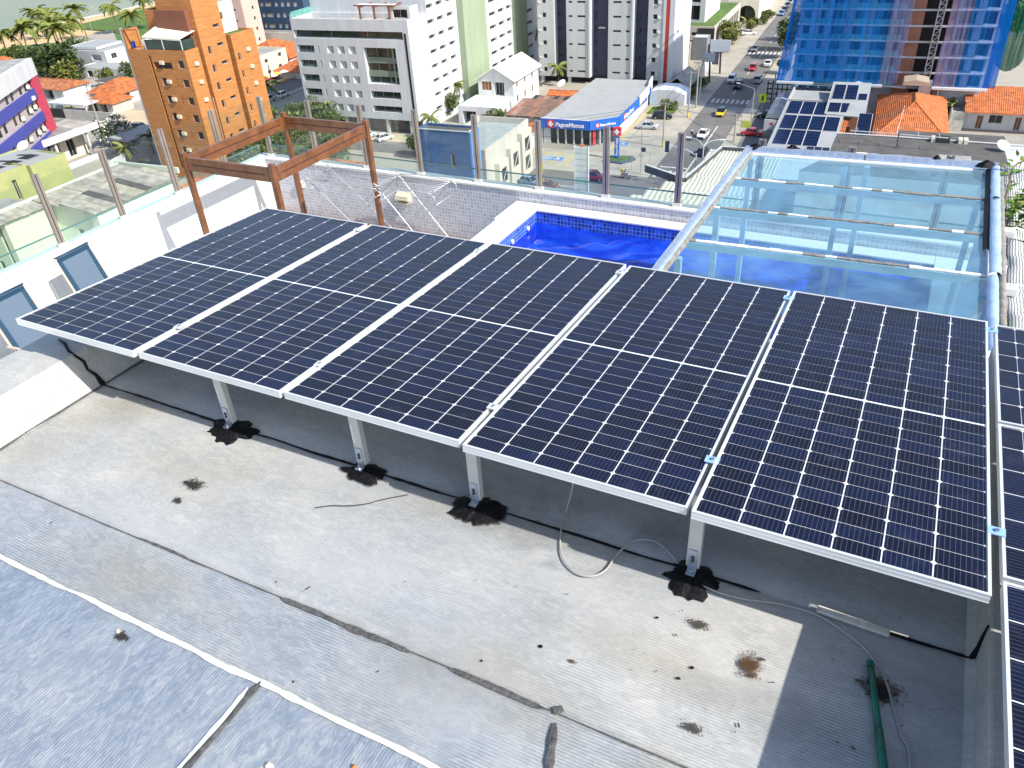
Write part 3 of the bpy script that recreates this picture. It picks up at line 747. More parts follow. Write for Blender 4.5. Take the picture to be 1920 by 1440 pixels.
# ---- clothes airers
M_TUBE = mat('white_tube', (0.52, 0.52, 0.53), rough=0.3, metal=0.35, var=0.05)
def airer(x0, x1, yc, zt, lab):
    t = thing('clothes_airer', lab, 'clothes airer', ((x0 + x1) / 2, yc, TZ)); o = ((x0 + x1) / 2, yc, TZ)
    w = 0.27; zb = TZ + 0.012
    for s_, xa, xb in ((1, x0 + 0.05, x1 - 0.02), (-1, x1 - 0.05, x0 + 0.02)):
        yy = w if s_ > 0 else w - 0.03
        b = MB().tube(smooth_path([(xb, yc - yy, zb), (xa, yc - yy, zt), (xa - s_ * 0.01, yc - yy + .04, zt + .02), (xa - s_ * .01, yc + yy - .04, zt + .02), (xa, yc + yy, zt), (xb, yc + yy, zb)], 4), 0.0085, 7)
        b.tube([(xb, yc - yy, zb), (xb, yc + yy, zb)], 0.0085, 7)
        b.build('leg_frame', M_TUBE, t, o, smooth=True)
    b = MB()
    zr = zt + 0.03
    b.tube(smooth_path([(x0 - 0.02, yc - w - .02, zr - 0.17), (x0 + .05, yc - w - .02, zr), (x1 - .05, yc - w - .02, zr), (x1 + 0.02, yc - w - .02, zr - .17)], 3), 0.0075, 7)
    b.tube(smooth_path([(x0 - 0.02, yc + w + .02, zr - 0.17), (x0 + .05, yc + w + .02, zr), (x1 - .05, yc + w + .02, zr), (x1 + 0.02, yc + w + .02, zr - .17)], 3), 0.0075, 7)
    b.tube([(x0 - .02, yc - w - .02, zr - .17), (x0 - .02, yc + w + .02, zr - .17)], .0075, 7); b.tube([(x1 + .02, yc - w - .02, zr - .17), (x1 + .02, yc + w + .02, zr - .17)], .0075, 7)
    b.build('rack_frame', M_TUBE, t, o, smooth=True)
    b = MB()
    for k in range(9):
        y = yc - w + 2 * w * k / 8
        b.tube([(x0 + .03, y, zr), (x1 - .03, y, zr)], 0.0035, 5)
    b.build('rack_wires', M_TUBE, t, o, smooth=True)
airer(-3.33, -2.03, 6.62, -1.66, 'folding metal clothes airer standing by the pergola post, before the mosaic wall')
airer(-2.10, -1.12, 6.66, -1.64, 'folding metal clothes airer beside the wall lamp, nearer the pool')
# ---- wall lamp and boxes
M_LAMP = mat('lamp_cream', (0.70, 0.64, 0.45), rough=0.5, var=0.06)
t = thing('wall_lamp', 'cream bulkhead lamp on the grey mosaic wall above an airer', 'lamp', (-2.14, 7.13, -2.04))
bevel(MB().extr([(0.002, 0.07), (-0.10, 0.02), (-0.11, -0.03), (0.002, -0.08)], -0.13, 0.10, 'x').build('housing', M_LAMP, t), 0.006)
MB().box(-0.12, -0.09, -0.088, 0.09, -0.01, -0.078).build('lens', M_LAMP, t)
MB().box(-0.15, -0.004, -0.095, 0.12, 0.001, 0.085).build('back_plate', M_WHITE, t)
t = thing('wall_box', 'small cream junction box on the mosaic wall behind the pergola posts', 'junction box', (-4.19, 7.13, -2.07))
bevel(MB().box(-0.065, -0.045, -0.05, 0.065, 0.002, 0.05).build('cover', M_COPE, t), 0.01)
MB().box(-0.075, -0.012, -0.06, 0.075, 0.002, 0.06).build('back_plate', M_WHITE, t)
pl_ = at(55, 566, -2.25)
t = thing('wall_lamp', 'cream bulkhead lamp on the white wall between the two lounge chairs', 'lamp', (-4.868, 2.56, -2.12), (0, 0, pi / 2))
bevel(MB().extr([(0.002, 0.07), (-0.10, 0.02), (-0.11, -0.03), (0.002, -0.08)], -0.10, 0.10, 'x').build('housing', M_LAMP, t), 0.006)
MB().box(-0.12, -0.004, -0.095, 0.12, 0.001, 0.085).build('back_plate', M_WHITE, t)
# ---- lounge chairs
M_SLING = mat('sling_blue', (0.11, 0.155, 0.215), rough=0.55, var=0.08, vscale=60)
M_SLINGD = mat('sling_dark', (0.014, 0.055, 0.105), rough=0.5, var=0.08, vscale=60)
M_CTUBE = mat('chair_tube', (0.62, 0.52, 0.42), rough=0.35, metal=0.1, var=0.05)
def chair(loc, rz, lab):
    t = thing('lounge_chair', lab, 'chair', loc, (0, 0, rz))
    # local: faces -y, back at +y
    side = [(-0.30, 0.40), (0.18, 0.36), (0.28, 0.46), (0.50, 1.14)]
    def strip(w0, w1, lift, a, c):
        b = MB(); pts = smooth_path([(0, y, z) for y, z in side], 5)[a:c]
        for p, q in zip(pts, pts[1:]):
            b.poly([(w0, p.y, p.z + lift), (w1, p.y, p.z + lift), (w1, q.y, q.z + lift), (w0, q.y, q.z + lift)])
        o_ = b.build
        for p, q in zip(pts, pts[1:]):
            b.poly([(w0, q.y + .004, q.z + lift - .006), (w1, q.y + .004, q.z + lift - .006), (w1, p.y + .004, p.z + lift - .006), (w0, p.y + .004, p.z + lift - .006)])
        return b
    strip(-0.235, 0.235, 0, 0, 7).build('seat', M_SLINGD, t, smooth=True)
    strip(-0.235, 0.235, 0, 6, 16).build('backrest', M_SLING, t, smooth=True)
    for s_ in (-1, 1):
        x = s_ * 0.255
        MB().tube(smooth_path([(x, -0.31, 0.385), (x, 0.18, 0.35), (x, 0.285, 0.455), (x, 0.505, 1.13)], 5), 0.0145, 8).build('side_rail', M_CTUBE, t, smooth=True)
        MB().tube(smooth_path([(x * 1.12, -0.33, 0.0), (x * 1.12, -0.30, 0.50), (x * 1.12, -0.22, 0.62), (x * 1.12, 0.10, 0.64), (x * 1.1, 0.36, 0.62)], 5), 0.015, 8).build('arm', M_CTUBE, t, smooth=True)
        MB().tube(smooth_path([(x * 1.12, 0.42, 0.0), (x * 1.1, 0.22, 0.40), (x * 1.1, 0.12, 0.63)], 4), 0.0145, 8).build('leg', M_CTUBE, t, smooth=True)
    MB().tube([(-0.255, 0.506, 1.132), (0.255, 0.506, 1.132)], 0.014, 8).build('top_rail', M_SLINGD, t, smooth=True)
    MB().tube([(-0.285, -0.30, 0.385), (0.285, -0.30, 0.385)], 0.0145, 8).build('front_rail', M_CTUBE, t, smooth=True)
    b = MB()
    for s_ in (-1, 1): b.bar((s_ * .212, .288, .50), (s_ * .212, .493, 1.10), .05, .012, up=(0, -1, .3))
    b.bar((-.235, .484, 1.085), (.235, .484, 1.085), .012, .07)
    b.build('edge_binding', M_SLINGD, t)
    return t
# ---- pool
CZ = -1.86; PX0, PX1, PY0, PY1 = 0.20, 5.20, 3.55, 6.90
t = thing('pool_surround', 'raised white stone surround of the swimming pool, tiled down its side', 'pool surround', (0, 5, TZ)); o = (0, 5, TZ)
b = MB()
b.box(-0.13, 3.05, TZ + 0.002, 0.165, 7.116, CZ - 0.03, 0); b.box(5.235, 3.05, TZ + .002, 9.4, 7.116, CZ - 0.03, 0); b.box(0.166, 6.935, TZ + .002, 5.234, 7.116, CZ - .03, 0); b.box(0.166, 3.05, TZ + .002, 5.234, 3.545, CZ - .03, 0)
b.build('body', M_MOSG, t, o)
b = MB().box(-0.16, 2.9, CZ - 0.029, PX0 + 0.02, 6.42, CZ).box(-0.20, 6.421, CZ - .029, PX0 + .02, 7.117, CZ + 0.002)
b.box(PX0 + 0.021, PY1 - 0.01, CZ - .029, PX1 - .021, 7.117, CZ).box(PX0 + .021, 2.9, CZ - .029, PX1 - .021, PY0 + .01, CZ).box(PX1 - .02, 2.9, CZ - .029, 9.4, 7.117, CZ + .001)
bevel(b.build('coping', M_COPE, t, o), 0.008)
MB().box(PX0 + .001, PY1, -3.2, PX1 - .001, PY1 + .029, CZ - .0295).build('tile_band', M_MOSB, t, o)
b = MB().box(PX0 - .03, PY0, -3.2, PX0, PY1, CZ - .0295).box(PX1, PY0, -3.2, PX1 + .03, PY1, CZ - .0295)
b.build('tile_band', M_MOSB2, t, o)
def water():
    m = bpy.data.materials.new('pool_water'); m.use_nodes = True
    N, b = nodes_of(m)
    b.inputs['Base Color'].default_value = (0.002, 0.012, 0.38, 1)
    b.inputs['Roughness'].default_value = 0.03; b.inputs['Specular IOR Level'].default_value = 0.6
    g = N.nodes.new('ShaderNodeNewGeometry').outputs['Position']
    nz = N.nodes.new('ShaderNodeTexNoise'); nz.inputs['Scale'].default_value = 1.1; nz.inputs['Detail'].default_value = 3; nz.inputs['Distortion'].default_value = 1.8
    N.links.new(g, nz.inputs['Vector'])
    rp = N.nodes.new('ShaderNodeValToRGB')
    rp.color_ramp.elements[0].position = .40; rp.color_ramp.elements[0].color = (0.003, 0.025, 0.42, 1)
    rp.color_ramp.elements[1].position = .66; rp.color_ramp.elements[1].color = (0.012, 0.075, 0.62, 1)
    N.links.new(nz.outputs['Fac'], rp.inputs['Fac']); N.links.new(rp.outputs['Color'], b.inputs['Base Color'])
    return m
b = MB(); nx, ny = 110, 84; wz = -2.06
for j in range(ny + 1):
    for i in range(nx + 1):
        x = PX0 + (PX1 - PX0) * i / nx; y = PY0 + (PY1 - PY0) * j / ny
        p = Vector((x * 0.9, y * 1.5, 0.2)); q = p + Vector((noise.noise(p * .9), noise.noise(p * .9 + Vector((5, 5, 5))), 0)) * 0.9
        b.v.append((x, y, wz + 0.040 * noise.noise(q * 1.7) + 0.009 * noise.noise(q * 5)))
for j in range(ny):
    for i in range(nx):
        k = j * (nx + 1) + i; b.f.append((k, k + 1, k + nx + 2, k + nx + 1)); b.m.append(0)
tag(b.build('pool_water', water(), smooth=True), kind='structure')
M_NOZ = mat('white_plastic', (0.85, 0.85, 0.83), rough=0.4, var=0.02)
for k, y in enumerate((5.95, 6.15, 6.62)):
    tag(MB().lathe((PX0 + 0.012, y, -2.03), [(0.0, .035), (.022, .03), (.026, 0), (.022, -.03), (0, -.035)], 8).build('pool_float', M_NOZ, smooth=True), 'small white float at the waterline of the tiled pool edge, ' + ('nearest the panels', 'between two others', 'nearest the mosaic wall')[k], 'float', 'pool floats')
# ---- glass canopy
zl = lambda x: -0.45 + (x - 3.2) / 2.2 * 0.045
M_CANG = glass_mat('canopy_glass', (0.60, 0.82, 0.92), refl=1.5, rough=0.03, milk=0.25, milk_col=(0.25, 0.52, 0.70))
M_FOIL = mat('foil_tape', (0.66, 0.72, 0.82), rough=0.22, metal=0.75, var=0.10, vscale=7, bump=0.9, bscale=16)
M_FOILB = mat('foil_tape_blue', (0.42, 0.56, 0.80), rough=0.3, metal=0.2, var=0.15, vscale=7, bump=0.7, bscale=20)
M_SILI = mat('grey_sealant', (0.25, 0.225, 0.20), rough=0.8, var=0.3, vscale=18, bump=0.6)
t = thing('glass_canopy', 'glass canopy with foil taped edges over the pool', 'canopy', (3.2, 4.2, -0.45)); o = (3.2, 4.2, -0.45)
CX0, CX1, CY0, CY1 = 3.20, 5.395, 2.36, 5.80
rows = [CY0, 3.50, 4.25, 5.02, CY1]
for y0, y1 in zip(rows, rows[1:]):
    b = MB(); a, c = CX0 + .04, CX1 - .04
    b.poly([(a, y0 + .003, zl(a)), (c, y0 + .003, zl(c)), (c, y1 - .003, zl(c)), (a, y1 - .003, zl(a))])
    b.build('glass_pane', M_CANG, t, o)
for y in rows[1:-1]:
    b = MB(); rnd = random.Random(int(y * 100)); n = 26
    for k in range(n):
        x0 = CX0 + .03 + (CX1 - CX0 - .06) * k / n; x1 = CX0 + .03 + (CX1 - CX0 - .06) * (k + 1) / n
        w = .011 + rnd.random() * .012; m = 1 if noise.noise(Vector((k * .4, y * 9, 0))) > 0.02 else 0
        b.obox(((x0 + x1) / 2, y + rnd.uniform(-.004, .004), zl((x0 + x1) / 2) + .004), (1, 0, .02), (0, 1, 0), (0, 0, 1), (x1 - x0) / 2, w, .004, m)
    b.build('sealed_joint', [M_SILI, M_WHITE], t, o)
    MB().bar((CX0 + .03, y, zl(CX0) - .035), (CX1 - .03, y, zl(CX1) - .035), .05, .06).build('beam', M_WHITE, t, o)
def lumpy_bar(a, c, w, h, m, nm, seed):
    b = MB(); a = Vector(a); c = Vector(c); n = max(6, int((c - a).length / .06)); d = (c - a).normalized(); s_ = Vector((0, 0, 1)).cross(d).normalized()
    prof = [(-1, -.6), (-1, .3), (-.6, .9), (0, 1), (.6, .9), (1, .3), (1, -.6)]
    prev = None
    for i in range(n + 1):
        p = a.lerp(c, i / n); ring = []
        for k, (u, v) in enumerate(prof):
            e = 1 + .16 * noise.noise(Vector((i * .55 + seed, k * .8, seed)))
            q = p + s_ * (u * w / 2 * e) + Vector((0, 0, v * h / 2 * e))
            ring.append(len(b.v)); b.v.append(tuple(q))
        if prev:
            for k in range(len(prof) - 1): b.f.append((prev[k], prev[k + 1], ring[k + 1], ring[k])); b.m.append(0)
        prev = ring
    return b.build(nm, m, t, o, smooth=True)
lumpy_bar((CX0, CY0, zl(CX0) + .02), (CX0, CY1, zl(CX0) + .02), .085, .09, M_FOIL, 'edge_flashing', 2)
lumpy_bar((CX0 + .045, CY0, zl(CX0) + .012), (CX0 + .045, CY1, zl(CX0) + .012), .035, .035, M_SILI, 'edge_sealant', 3)
lumpy_bar((CX0 - .03, CY1, zl(CX0) + .02), (4.30, CY1, zl(4.3) + .02), .10, .10, M_FOIL, 'edge_flashing', 4)
lumpy_bar((4.32, CY1, zl(4.3) + .025), (CX1 + .03, CY1, zl(CX1) + .02), .11, .10, M_FOIL, 'edge_flashing', 5)
lumpy_bar((CX0, CY1 - .055, zl(CX0) + .008), (CX1, CY1 - .055, zl(CX1) + .008), .035, .03, M_WHITE, 'edge_sealant', 6)
lumpy_bar((CX1 + .01, 3.45, zl(CX1) + .035), (CX1 + .01, 4.62, zl(CX1) + .035), .075, .055, M_FOILB, 'edge_flashing', 7)
lumpy_bar((CX1 + .01, 4.64, zl(CX1) + .03), (CX1 + .01, CY1, zl(CX1) + .03), .075, .055, M_FOILB, 'edge_flashing', 8)
lumpy_bar((CX1 - .0, CY0, zl(CX1) + .02), (CX1 - .0, 3.43, zl(CX1) + .02), .07, .07, M_FOILB, 'edge_flashing', 9)
lumpy_bar((CX1 + .055, CY0, zl(CX1) + .01), (CX1 + .055, CY1, zl(CX1) + .01), .05, .06, M_SILI, 'edge_sealant', 10)
lumpy_bar((CX1 - .045, 3.9, zl(CX1) + .012), (CX1 - .04, CY1 - .05, zl(CX1) + .012), .04, .04, M_TAR, 'tar_fillet', 11)
for x, y, lab in ((3.27, 5.80, 'black tar lump on the canopy corner nearest the street'), (3.62, 5.83, 'black tar lump on the far canopy flashing'), (4.92, 5.80, 'small black tar dab midway on the far canopy flashing'), (5.33, 5.76, 'black tar smear filling the canopy corner by the shade net')):
    blob('tar_lump', x, y, .075 if x != 4.92 else .04, .045 if x != 4.92 else .025, zl(x) + .045, M_TAR, int(x * 100), lab, 'tar patch', h=.05, n=24)
for k, (x, y) in enumerate(((3.26, 3.2), (3.26, 4.4), (3.26, 5.7), (4.35, 5.7), (5.34, 5.7), (5.34, 3.2), (4.15, 5.76))):
    MB().box(x - .025, y - .025, -3.1 if x < 5.2 and y < 5.9 else CZ + .002, x + .025, y + .025, zl(x) - .02).build('post', M_WHITE, t, o)
MB().box(5.405, 2.4, CZ + .003, 5.432, CY1 - .1, -.56).build('side_panel', M_WHITE, t, o)
# ---- shade net with climbing plant
M_NET = mat('shade_net', (0.56, 0.57, 0.56), rough=0.8, var=0.25, vscale=26)
def net_mat():
    m = bpy.data.materials.new('shade_net_weave'); m.use_nodes = True
    N, b = nodes_of(m)
    g = N.nodes.new('ShaderNodeNewGeometry').outputs['Position']
    wv = N.nodes.new('ShaderNodeTexWave'); wv.inputs['Scale'].default_value = 16; wv.inputs['Distortion'].default_value = 3.2; wv.inputs['Detail'].default_value = 3; wv.bands_direction = 'X'
    N.links.new(g, wv.inputs['Vector'])
    rp = N.nodes.new('ShaderNodeValToRGB'); rp.color_ramp.elements[0].color = (.20, .21, .20, 1); rp.color_ramp.elements[1].color = (.66, .67, .66, 1)
    rp.color_ramp.elements[0].position = .2; rp.color_ramp.elements[1].position = .75
    N.links.new(wv.outputs['Fac'], rp.inputs['Fac']); N.links.new(rp.outputs['Color'], b.inputs['Base Color']); b.inputs['Roughness'].default_value = .8
    return m
M_NETW = net_mat()
NET = lambda x, y: -0.56 - .05 * sin((x - 5.5) * 3.2) + .04 * noise.noise(Vector((x * 2.2, y * 1.9, 1))) + .015 * noise.noise(Vector((x * 9, y * 7, 1))) - (0.05 if x < 5.6 else 0) * (noise.noise(Vector((0, y * 2.5, 4))) + .3)
def net(y0, y1, lab):
    b = MB(); nx, ny = 30, 40
    for j in range(ny + 1):
        for i in range(nx + 1):
            y = y0 + (y1 - y0) * j / ny; xe = 5.53 + .03 * noise.noise(Vector((y * 3, 2, 2))); x = xe + (7.6 - xe) * i / nx
            b.v.append((x, y, NET(x, y)))
    for j in range(ny):
        for i in range(nx):
            k = j * (nx + 1) + i; b.f.append((k, k + 1, k + nx + 2, k + nx + 1)); b.m.append(0)
    q = b.build('shade_net', M_NETW, smooth=True)
    s_ = q.modifiers.new('thick', 'SOLIDIFY'); s_.thickness = .004
    return tag(q, lab, 'shade net')
net(2.4, 4.62, 'grey woven shade net beside the canopy, nearer the panels')
net(4.66, 6.5, 'grey woven shade net beside the far canopy corner, under the green plant')
M_LEAF = mat('leaf_bright', (0.10, 0.21, 0.02), rough=0.45, var=0.45, vscale=18)
M_LEAFY = mat('leaf_yellowish', (0.22, 0.24, 0.03), rough=0.5, var=0.4, vscale=18)
M_STEM = mat('stem', (0.16, 0.11, 0.06), rough=0.8, var=0.3, vscale=20)
for y in (2.95, 3.65, 4.72):
    t = thing('net_bracket', 'white bracket holding the shade net %s' % {2.95: 'nearest the panels', 3.65: 'midway along the canopy', 4.72: 'just below the green plant'}[y], 'bracket', (5.46, y, -0.52))
    bevel(MB().box(0, -.045, -.06, .13, .045, .0).build('arm', M_WHITE, t), .006)
    MB().tube([(.08, 0, .005), (.13, .02, .01), (.19, .06, -.02)], .006, 6).build('tie_cord', M_SEAL, t)
def leaf(b, p, d, L, w, mi=0, up=(0, 0, 1)):
    d = Vector(d).normalized(); s_ = d.cross(Vector(up)); s_ = s_.normalized() if s_.length > 1e-4 else Vector((1, 0, 0)); n_ = s_.cross(d)
    p = Vector(p); q = p + d * L
    m1 = p + d * L * .42 + n_ * L * .10
    b.poly([p, m1 + s_ * w, q, m1], mi); b.poly([p, m1, q, m1 - s_ * w], mi)
def vine(name, pts, n, spread, L, lab, mats, seed, cat='plant'):
    rnd = random.Random(seed)
    t = thing(name, lab, cat, pts[0]); o = pts[0]
    path = smooth_path(pts, 6)
    MB().tube(path, .008, 5).build('stem', M_STEM, t, o)
    b = MB()
    for _ in range(n):
        p = rnd.choice(path) + Vector((rnd.gauss(0, spread), rnd.gauss(0, spread), rnd.gauss(0.3 * spread, .45 * spread)))
        leaf(b, p, (rnd.gauss(0, 1), rnd.gauss(0, 1), rnd.gauss(.2, .6)), L * rnd.uniform(.6, 1.3), L * rnd.uniform(.25, .4), rnd.randrange(len(mats)))
    b.build('foliage', mats, t, o)
vine('climbing_plant', [(5.52, 4.80, -.75), (5.55, 4.95, -.48), (5.66, 5.02, -.42), (5.80, 5.05, -.42)], 170, .085, .095, 'bright green leafy climbing plant spilling over the shade net', [M_LEAF, M_LEAF, M_LEAFY], 4)
vine('climbing_plant', [(5.50, 5.15, -.60), (5.52, 5.5, -.40), (5.55, 5.8, -.35), (5.70, 6.15, -.38), (5.9, 6.3, -.36)], 60, .05, .075, 'sparse yellowish climbing plant at the far corner of the canopy', [M_LEAFY, M_LEAF], 5)
M_LEAFD = mat('leaf_deep', (0.05, 0.09, 0.015), rough=0.5, var=0.5, vscale=20)
vine('shrub', [(5.55, 2.6, -1.2), (5.55, 3.1, -1.0), (5.55, 3.7, -.95), (5.55, 4.4, -1.0)], 420, .045, .075, 'dark green plants growing in the gap between the canopy and the shade net', [M_LEAFD, M_LEAF, M_LEAFY], 6)
# chairs
chair((-3.90, 3.14, TZ), pi / 2 + .06, 'blue sling lounge chair by the white wall, mostly hidden by the end panel')
pc = at(40, 545, -1.62)
chair((pc.x + .48, pc.y - .18, TZ), pi / 2 + .02, 'blue sling lounge chair with a bent tan armrest beside the low parapet')
# =================================================================== the town below
GZ = -43.0
def cmat(name, col, rough=0.8, var=0.08, vscale=0.25, **k): return mat(name, col, rough=rough, var=var, vscale=vscale, **k)
M_PAVE = cmat('town_ground', (0.38, 0.345, 0.285), var=0.18, vscale=0.06)
M_ASPH = cmat('asphalt', (0.165, 0.158, 0.150), var=0.25, vscale=0.12)
M_WALK = cmat('pavement', (0.40, 0.365, 0.30), var=0.15, vscale=0.3)
M_LINE = cmat('road_paint', (0.62, 0.61, 0.57), var=0.2, vscale=1.2)
M_YEL = cmat('yellow_paint', (0.62, 0.46, 0.06), var=0.15, vscale=1.0)
M_BLUEP = cmat('blue_paint', (0.06, 0.22, 0.52), var=0.2, vscale=1.0)
M_GRASS = cmat('grass', (0.085, 0.15, 0.025), var=0.4, vscale=0.8, rough=0.95)
M_SAND = cmat('sand', (0.62, 0.42, 0.22), var=0.12, vscale=0.1, rough=0.95)
M_FOAM = cmat('foam', (0.72, 0.70, 0.63), var=0.1, vscale=0.3)
M_SEA = mat('sea', (0.24, 0.28, 0.215), rough=0.6, spec=0.2, var=0.12, vscale=0.02, bump=0.2, bscale=0.6, col2=(0.29, 0.32, 0.24))
M_CW = cmat('c_white', (0.60, 0.61, 0.62), var=0.085, vscale=0.9, streak=0.12, detail=8)
M_CG = cmat('c_grey', (0.50, 0.52, 0.52), var=0.085, vscale=0.9, streak=0.12, detail=8)
M_CLG = cmat('c_lightgrey', (0.60, 0.61, 0.60), var=0.085, vscale=0.9, streak=0.12, detail=8)
M_CDK = cmat('c_navy', (0.055, 0.06, 0.10), var=0.10)
M_CRED = cmat('c_red', (0.50, 0.05, 0.035), var=0.06)
M_CGRN = cmat('c_sage', (0.30, 0.37, 0.25), var=0.085, vscale=0.9, streak=0.12, detail=8)
M_TERR = cmat('roof_clay', (0.52, 0.15, 0.045), var=0.42, vscale=1.1, bump=0.6, bscale=5)
M_TERR2 = cmat('roof_clay_old', (0.42, 0.15, 0.06), var=0.5, vscale=0.9, bump=0.6, bscale=5)
M_CREAMW = cmat('c_cream', (0.72, 0.68, 0.55), var=0.085, vscale=0.9, streak=0.12, detail=8)
M_BEIGE = cmat('c_beige', (0.50, 0.47, 0.42), var=0.085, vscale=0.9, streak=0.12, detail=8)
M_ROOFG = cmat('roof_grey', (0.33, 0.33, 0.31), var=0.3, vscale=0.5)
M_ROOFL = cmat('roof_light', (0.34, 0.355, 0.355), var=0.08, vscale=0.3)
M_ROOFD = cmat('roof_dark', (0.105, 0.098, 0.090), var=0.22, vscale=0.6)
M_FIBRE = cmat('roof_fibre', (0.36, 0.33, 0.28), var=0.35, vscale=0.7)
M_WIN = mat('window_glass', (0.018, 0.022, 0.026), rough=0.08, var=0.3, vscale=0.6)
M_WING = mat('window_green', (0.03, 0.055, 0.045), rough=0.08, var=0.4, vscale=0.5)
M_WFR = cmat('window_frame', (0.55, 0.55, 0.53), var=0.03)
M_WOODW = cmat('shutter_wood', (0.22, 0.10, 0.05), var=0.2, vscale=2)
M_AC = cmat('ac_case', (0.66, 0.58, 0.42), var=0.06)
M_ACW = cmat('ac_white', (0.72, 0.70, 0.62), var=0.06)
M_DARK = cmat('void_dark', (0.03, 0.03, 0.032), var=0.2)
M_BLUEG = mat('blue_cladding', (0.03, 0.095, 0.235), rough=0.12, var=0.10, vscale=0.3)
M_BLUES = cmat('sign_blue', (0.02, 0.13, 0.55), var=0.05, rough=0.5)
M_SOLAR = mat('far_solar', (0.008, 0.012, 0.035), rough=0.18, var=0.3, vscale=0.4)
M_TRUNK = cmat('trunk', (0.16, 0.12, 0.085), var=0.3, vscale=3)
M_METAL = mat('pole_metal', (0.42, 0.43, 0.43), rough=0.4, metal=0.3, var=0.06, vscale=1)
M_PCONC = cmat('pole_concrete', (0.36, 0.34, 0.31), var=0.12, vscale=2)
M_BLACKT = cmat('black_rubber', (0.02, 0.02, 0.022), var=0.1)

def slab(name, u0, v0, u1, v1, z, m, kind='structure', label=None, cat=None):
    c = ((u0 + u1) / 2, (v0 + v1) / 2)
    q = MB().box(u0, v0, z - 0.5, u1, v1, z, skip='b').build(name, m, None, (c[0], c[1], 0))
    q.location = uv2w(*c); q.rotation_euler = (0, 0, TH)
    return tag(q, label, cat, kind=kind)
def sheetp(name, pts, z, m, kind='structure', label=None, cat=None):
    cu = sum(p[0] for p in pts) / len(pts); cv = sum(p[1] for p in pts) / len(pts)
    b = MB(); b.prism(pts, z - 0.25, z)
    q = b.build(name, m, None, (cu, cv, 0)); q.location = uv2w(cu, cv); q.rotation_euler = (0, 0, TH)
    return tag(q, label, cat, kind=kind)
slab('ground', -262, -400, 900, 1400, GZ - 0.03, M_PAVE)
slab('sea', -4500, -3000, -300.5, 4000, GZ - 0.6, M_SEA)
sheetp('beach', [(-303, -600), (-260, -600), (-258, 223), (-289, 228), (-291, 290), (-262, 300), (-262, 900), (-296, 900), (-297, 300), (-303, 245)], GZ - 0.10, M_SAND)
wv = MB()
for k in range(60):
    v = 120 + k * 3.5; u = -302.2 + 1.6 * sin(v * .08) + (4 * max(0, (v - 245)) / 50)
    v2 = v + 3.5; u2 = -302.2 + 1.6 * sin(v2 * .08) + (4 * max(0, (v2 - 245)) / 50)
    wv.poly([(u - 1.3 - .8 * sin(v), v, GZ - .08), (u + 1.2, v, GZ - .08), (u2 + 1.2, v2, GZ - .08), (u2 - 1.3 - .8 * sin(v2), v2, GZ - .08)])
q = wv.build('surf', M_FOAM, None, (-300, 200, 0)); q.location = uv2w(-300, 200); q.rotation_euler = (0, 0, TH); tag(q, kind='structure')
sheetp('lawn', [(-288, 229), (-258.5, 225), (-236, 206), (-222, 215), (-240, 262), (-262, 292), (-290, 289)], GZ - 0.02, M_GRASS)
sheetp('lawn', [(-276, 170), (-250, 160), (-226, 166), (-222, 190), (-240, 203), (-258, 205), (-275, 196)], GZ - 0.02, M_GRASS)
# streets
slab('road', -27.0, 60, -18.7, 560, GZ + 0.02, M_ASPH)
slab('road', -47, 106, -27.001, 120.6, GZ + 0.02, M_ASPH)
slab('road', -240, 119.5, -112, 126, GZ + 0.02, M_ASPH)
slab('road', -127.9, 122.3, -57, 128.5, GZ + 0.025, M_ASPH)
slab('road', -18.699, 106, 300, 118, GZ + 0.02, M_ASPH)
slab('road', -137.5, 126.01, -128, 420, GZ + 0.02, M_ASPH)
for n, a in (('pavement', (-31.5, 122, -27.0, 420)), ('pavement', (-18.7, 119, -16.0, 146)), ('pavement', (-18.7, 156.5, -16.2, 420)), ('pavement', (-128, 124, -126, 170))):
    slab(n, a[0], a[1], a[2], a[3], GZ + 0.13, M_WALK)
slab('parking', -58, 120.8, -27.001, 131.6, GZ + 0.05, M_WALK)
slab('parking', -38.2, 131.62, -31.5, 176, GZ + 0.05, M_WALK)
slab('parking', -90, 128.51, -72, 133.3, GZ + 0.05, cmat('yard_paving', (0.52, 0.44, 0.30), var=0.2, vscale=.4))
slab('parking', -16.1, 120, -9.2, 171, GZ + 0.05, cmat('dark_yard', (0.16, 0.16, 0.17), var=0.2))
def road_mark(pieces, m, label, cat='road marking'):
    cu = sum(p[0] for p in pieces) / len(pieces); cv = sum(p[1] for p in pieces) / len(pieces)
    b = MB()
    for u0, v0, u1, v1 in pieces: b.box(u0, v0, GZ + .02, u1, v1, GZ + .055, skip='b')
    q = b.build('road_marking', m, None, (cu, cv, 0)); q.location = uv2w(cu, cv); q.rotation_euler = (0, 0, TH)
    return tag(q, label, cat)
def crossing(v0, v1, label):
    t = city('zebra_crossing', label, 'zebra crossing', -22.8, (v0 + v1) / 2, GZ + .02)
    u = -26.4
    while u < -19.2:
        MB().box(u, v0, GZ + .021, u + .5, v1, GZ + .06, skip='b').build('stripe', M_LINE, t, (-22.8, (v0 + v1) / 2, GZ + .02)); u += 1.02
crossing(121.6, 125.0, 'white zebra crossing at the junction beside the traffic light')
crossing(168.6, 171.6, 'zebra crossing in the tower shadow behind the yellow car')
crossing(215.5, 219, 'zebra crossing far up the street past the red car')
road_mark([(-21.7, 118, -21.5, 152)], M_LINE, 'long white centre line on the street toward the junction')
road_mark([(-23.1, v, -22.95, v + 4) for v in range(176, 330, 9)], M_LINE, 'dashed white lane line up the far street')
road_mark([(-26.4, 126.6, -21.8, 126.95)], M_LINE, 'white stop line just past the zebra crossing at the junction')
road_mark([(-57, 113.6, -36, 113.8)], M_LINE, 'white line along the cross street in front of the pharmacy')
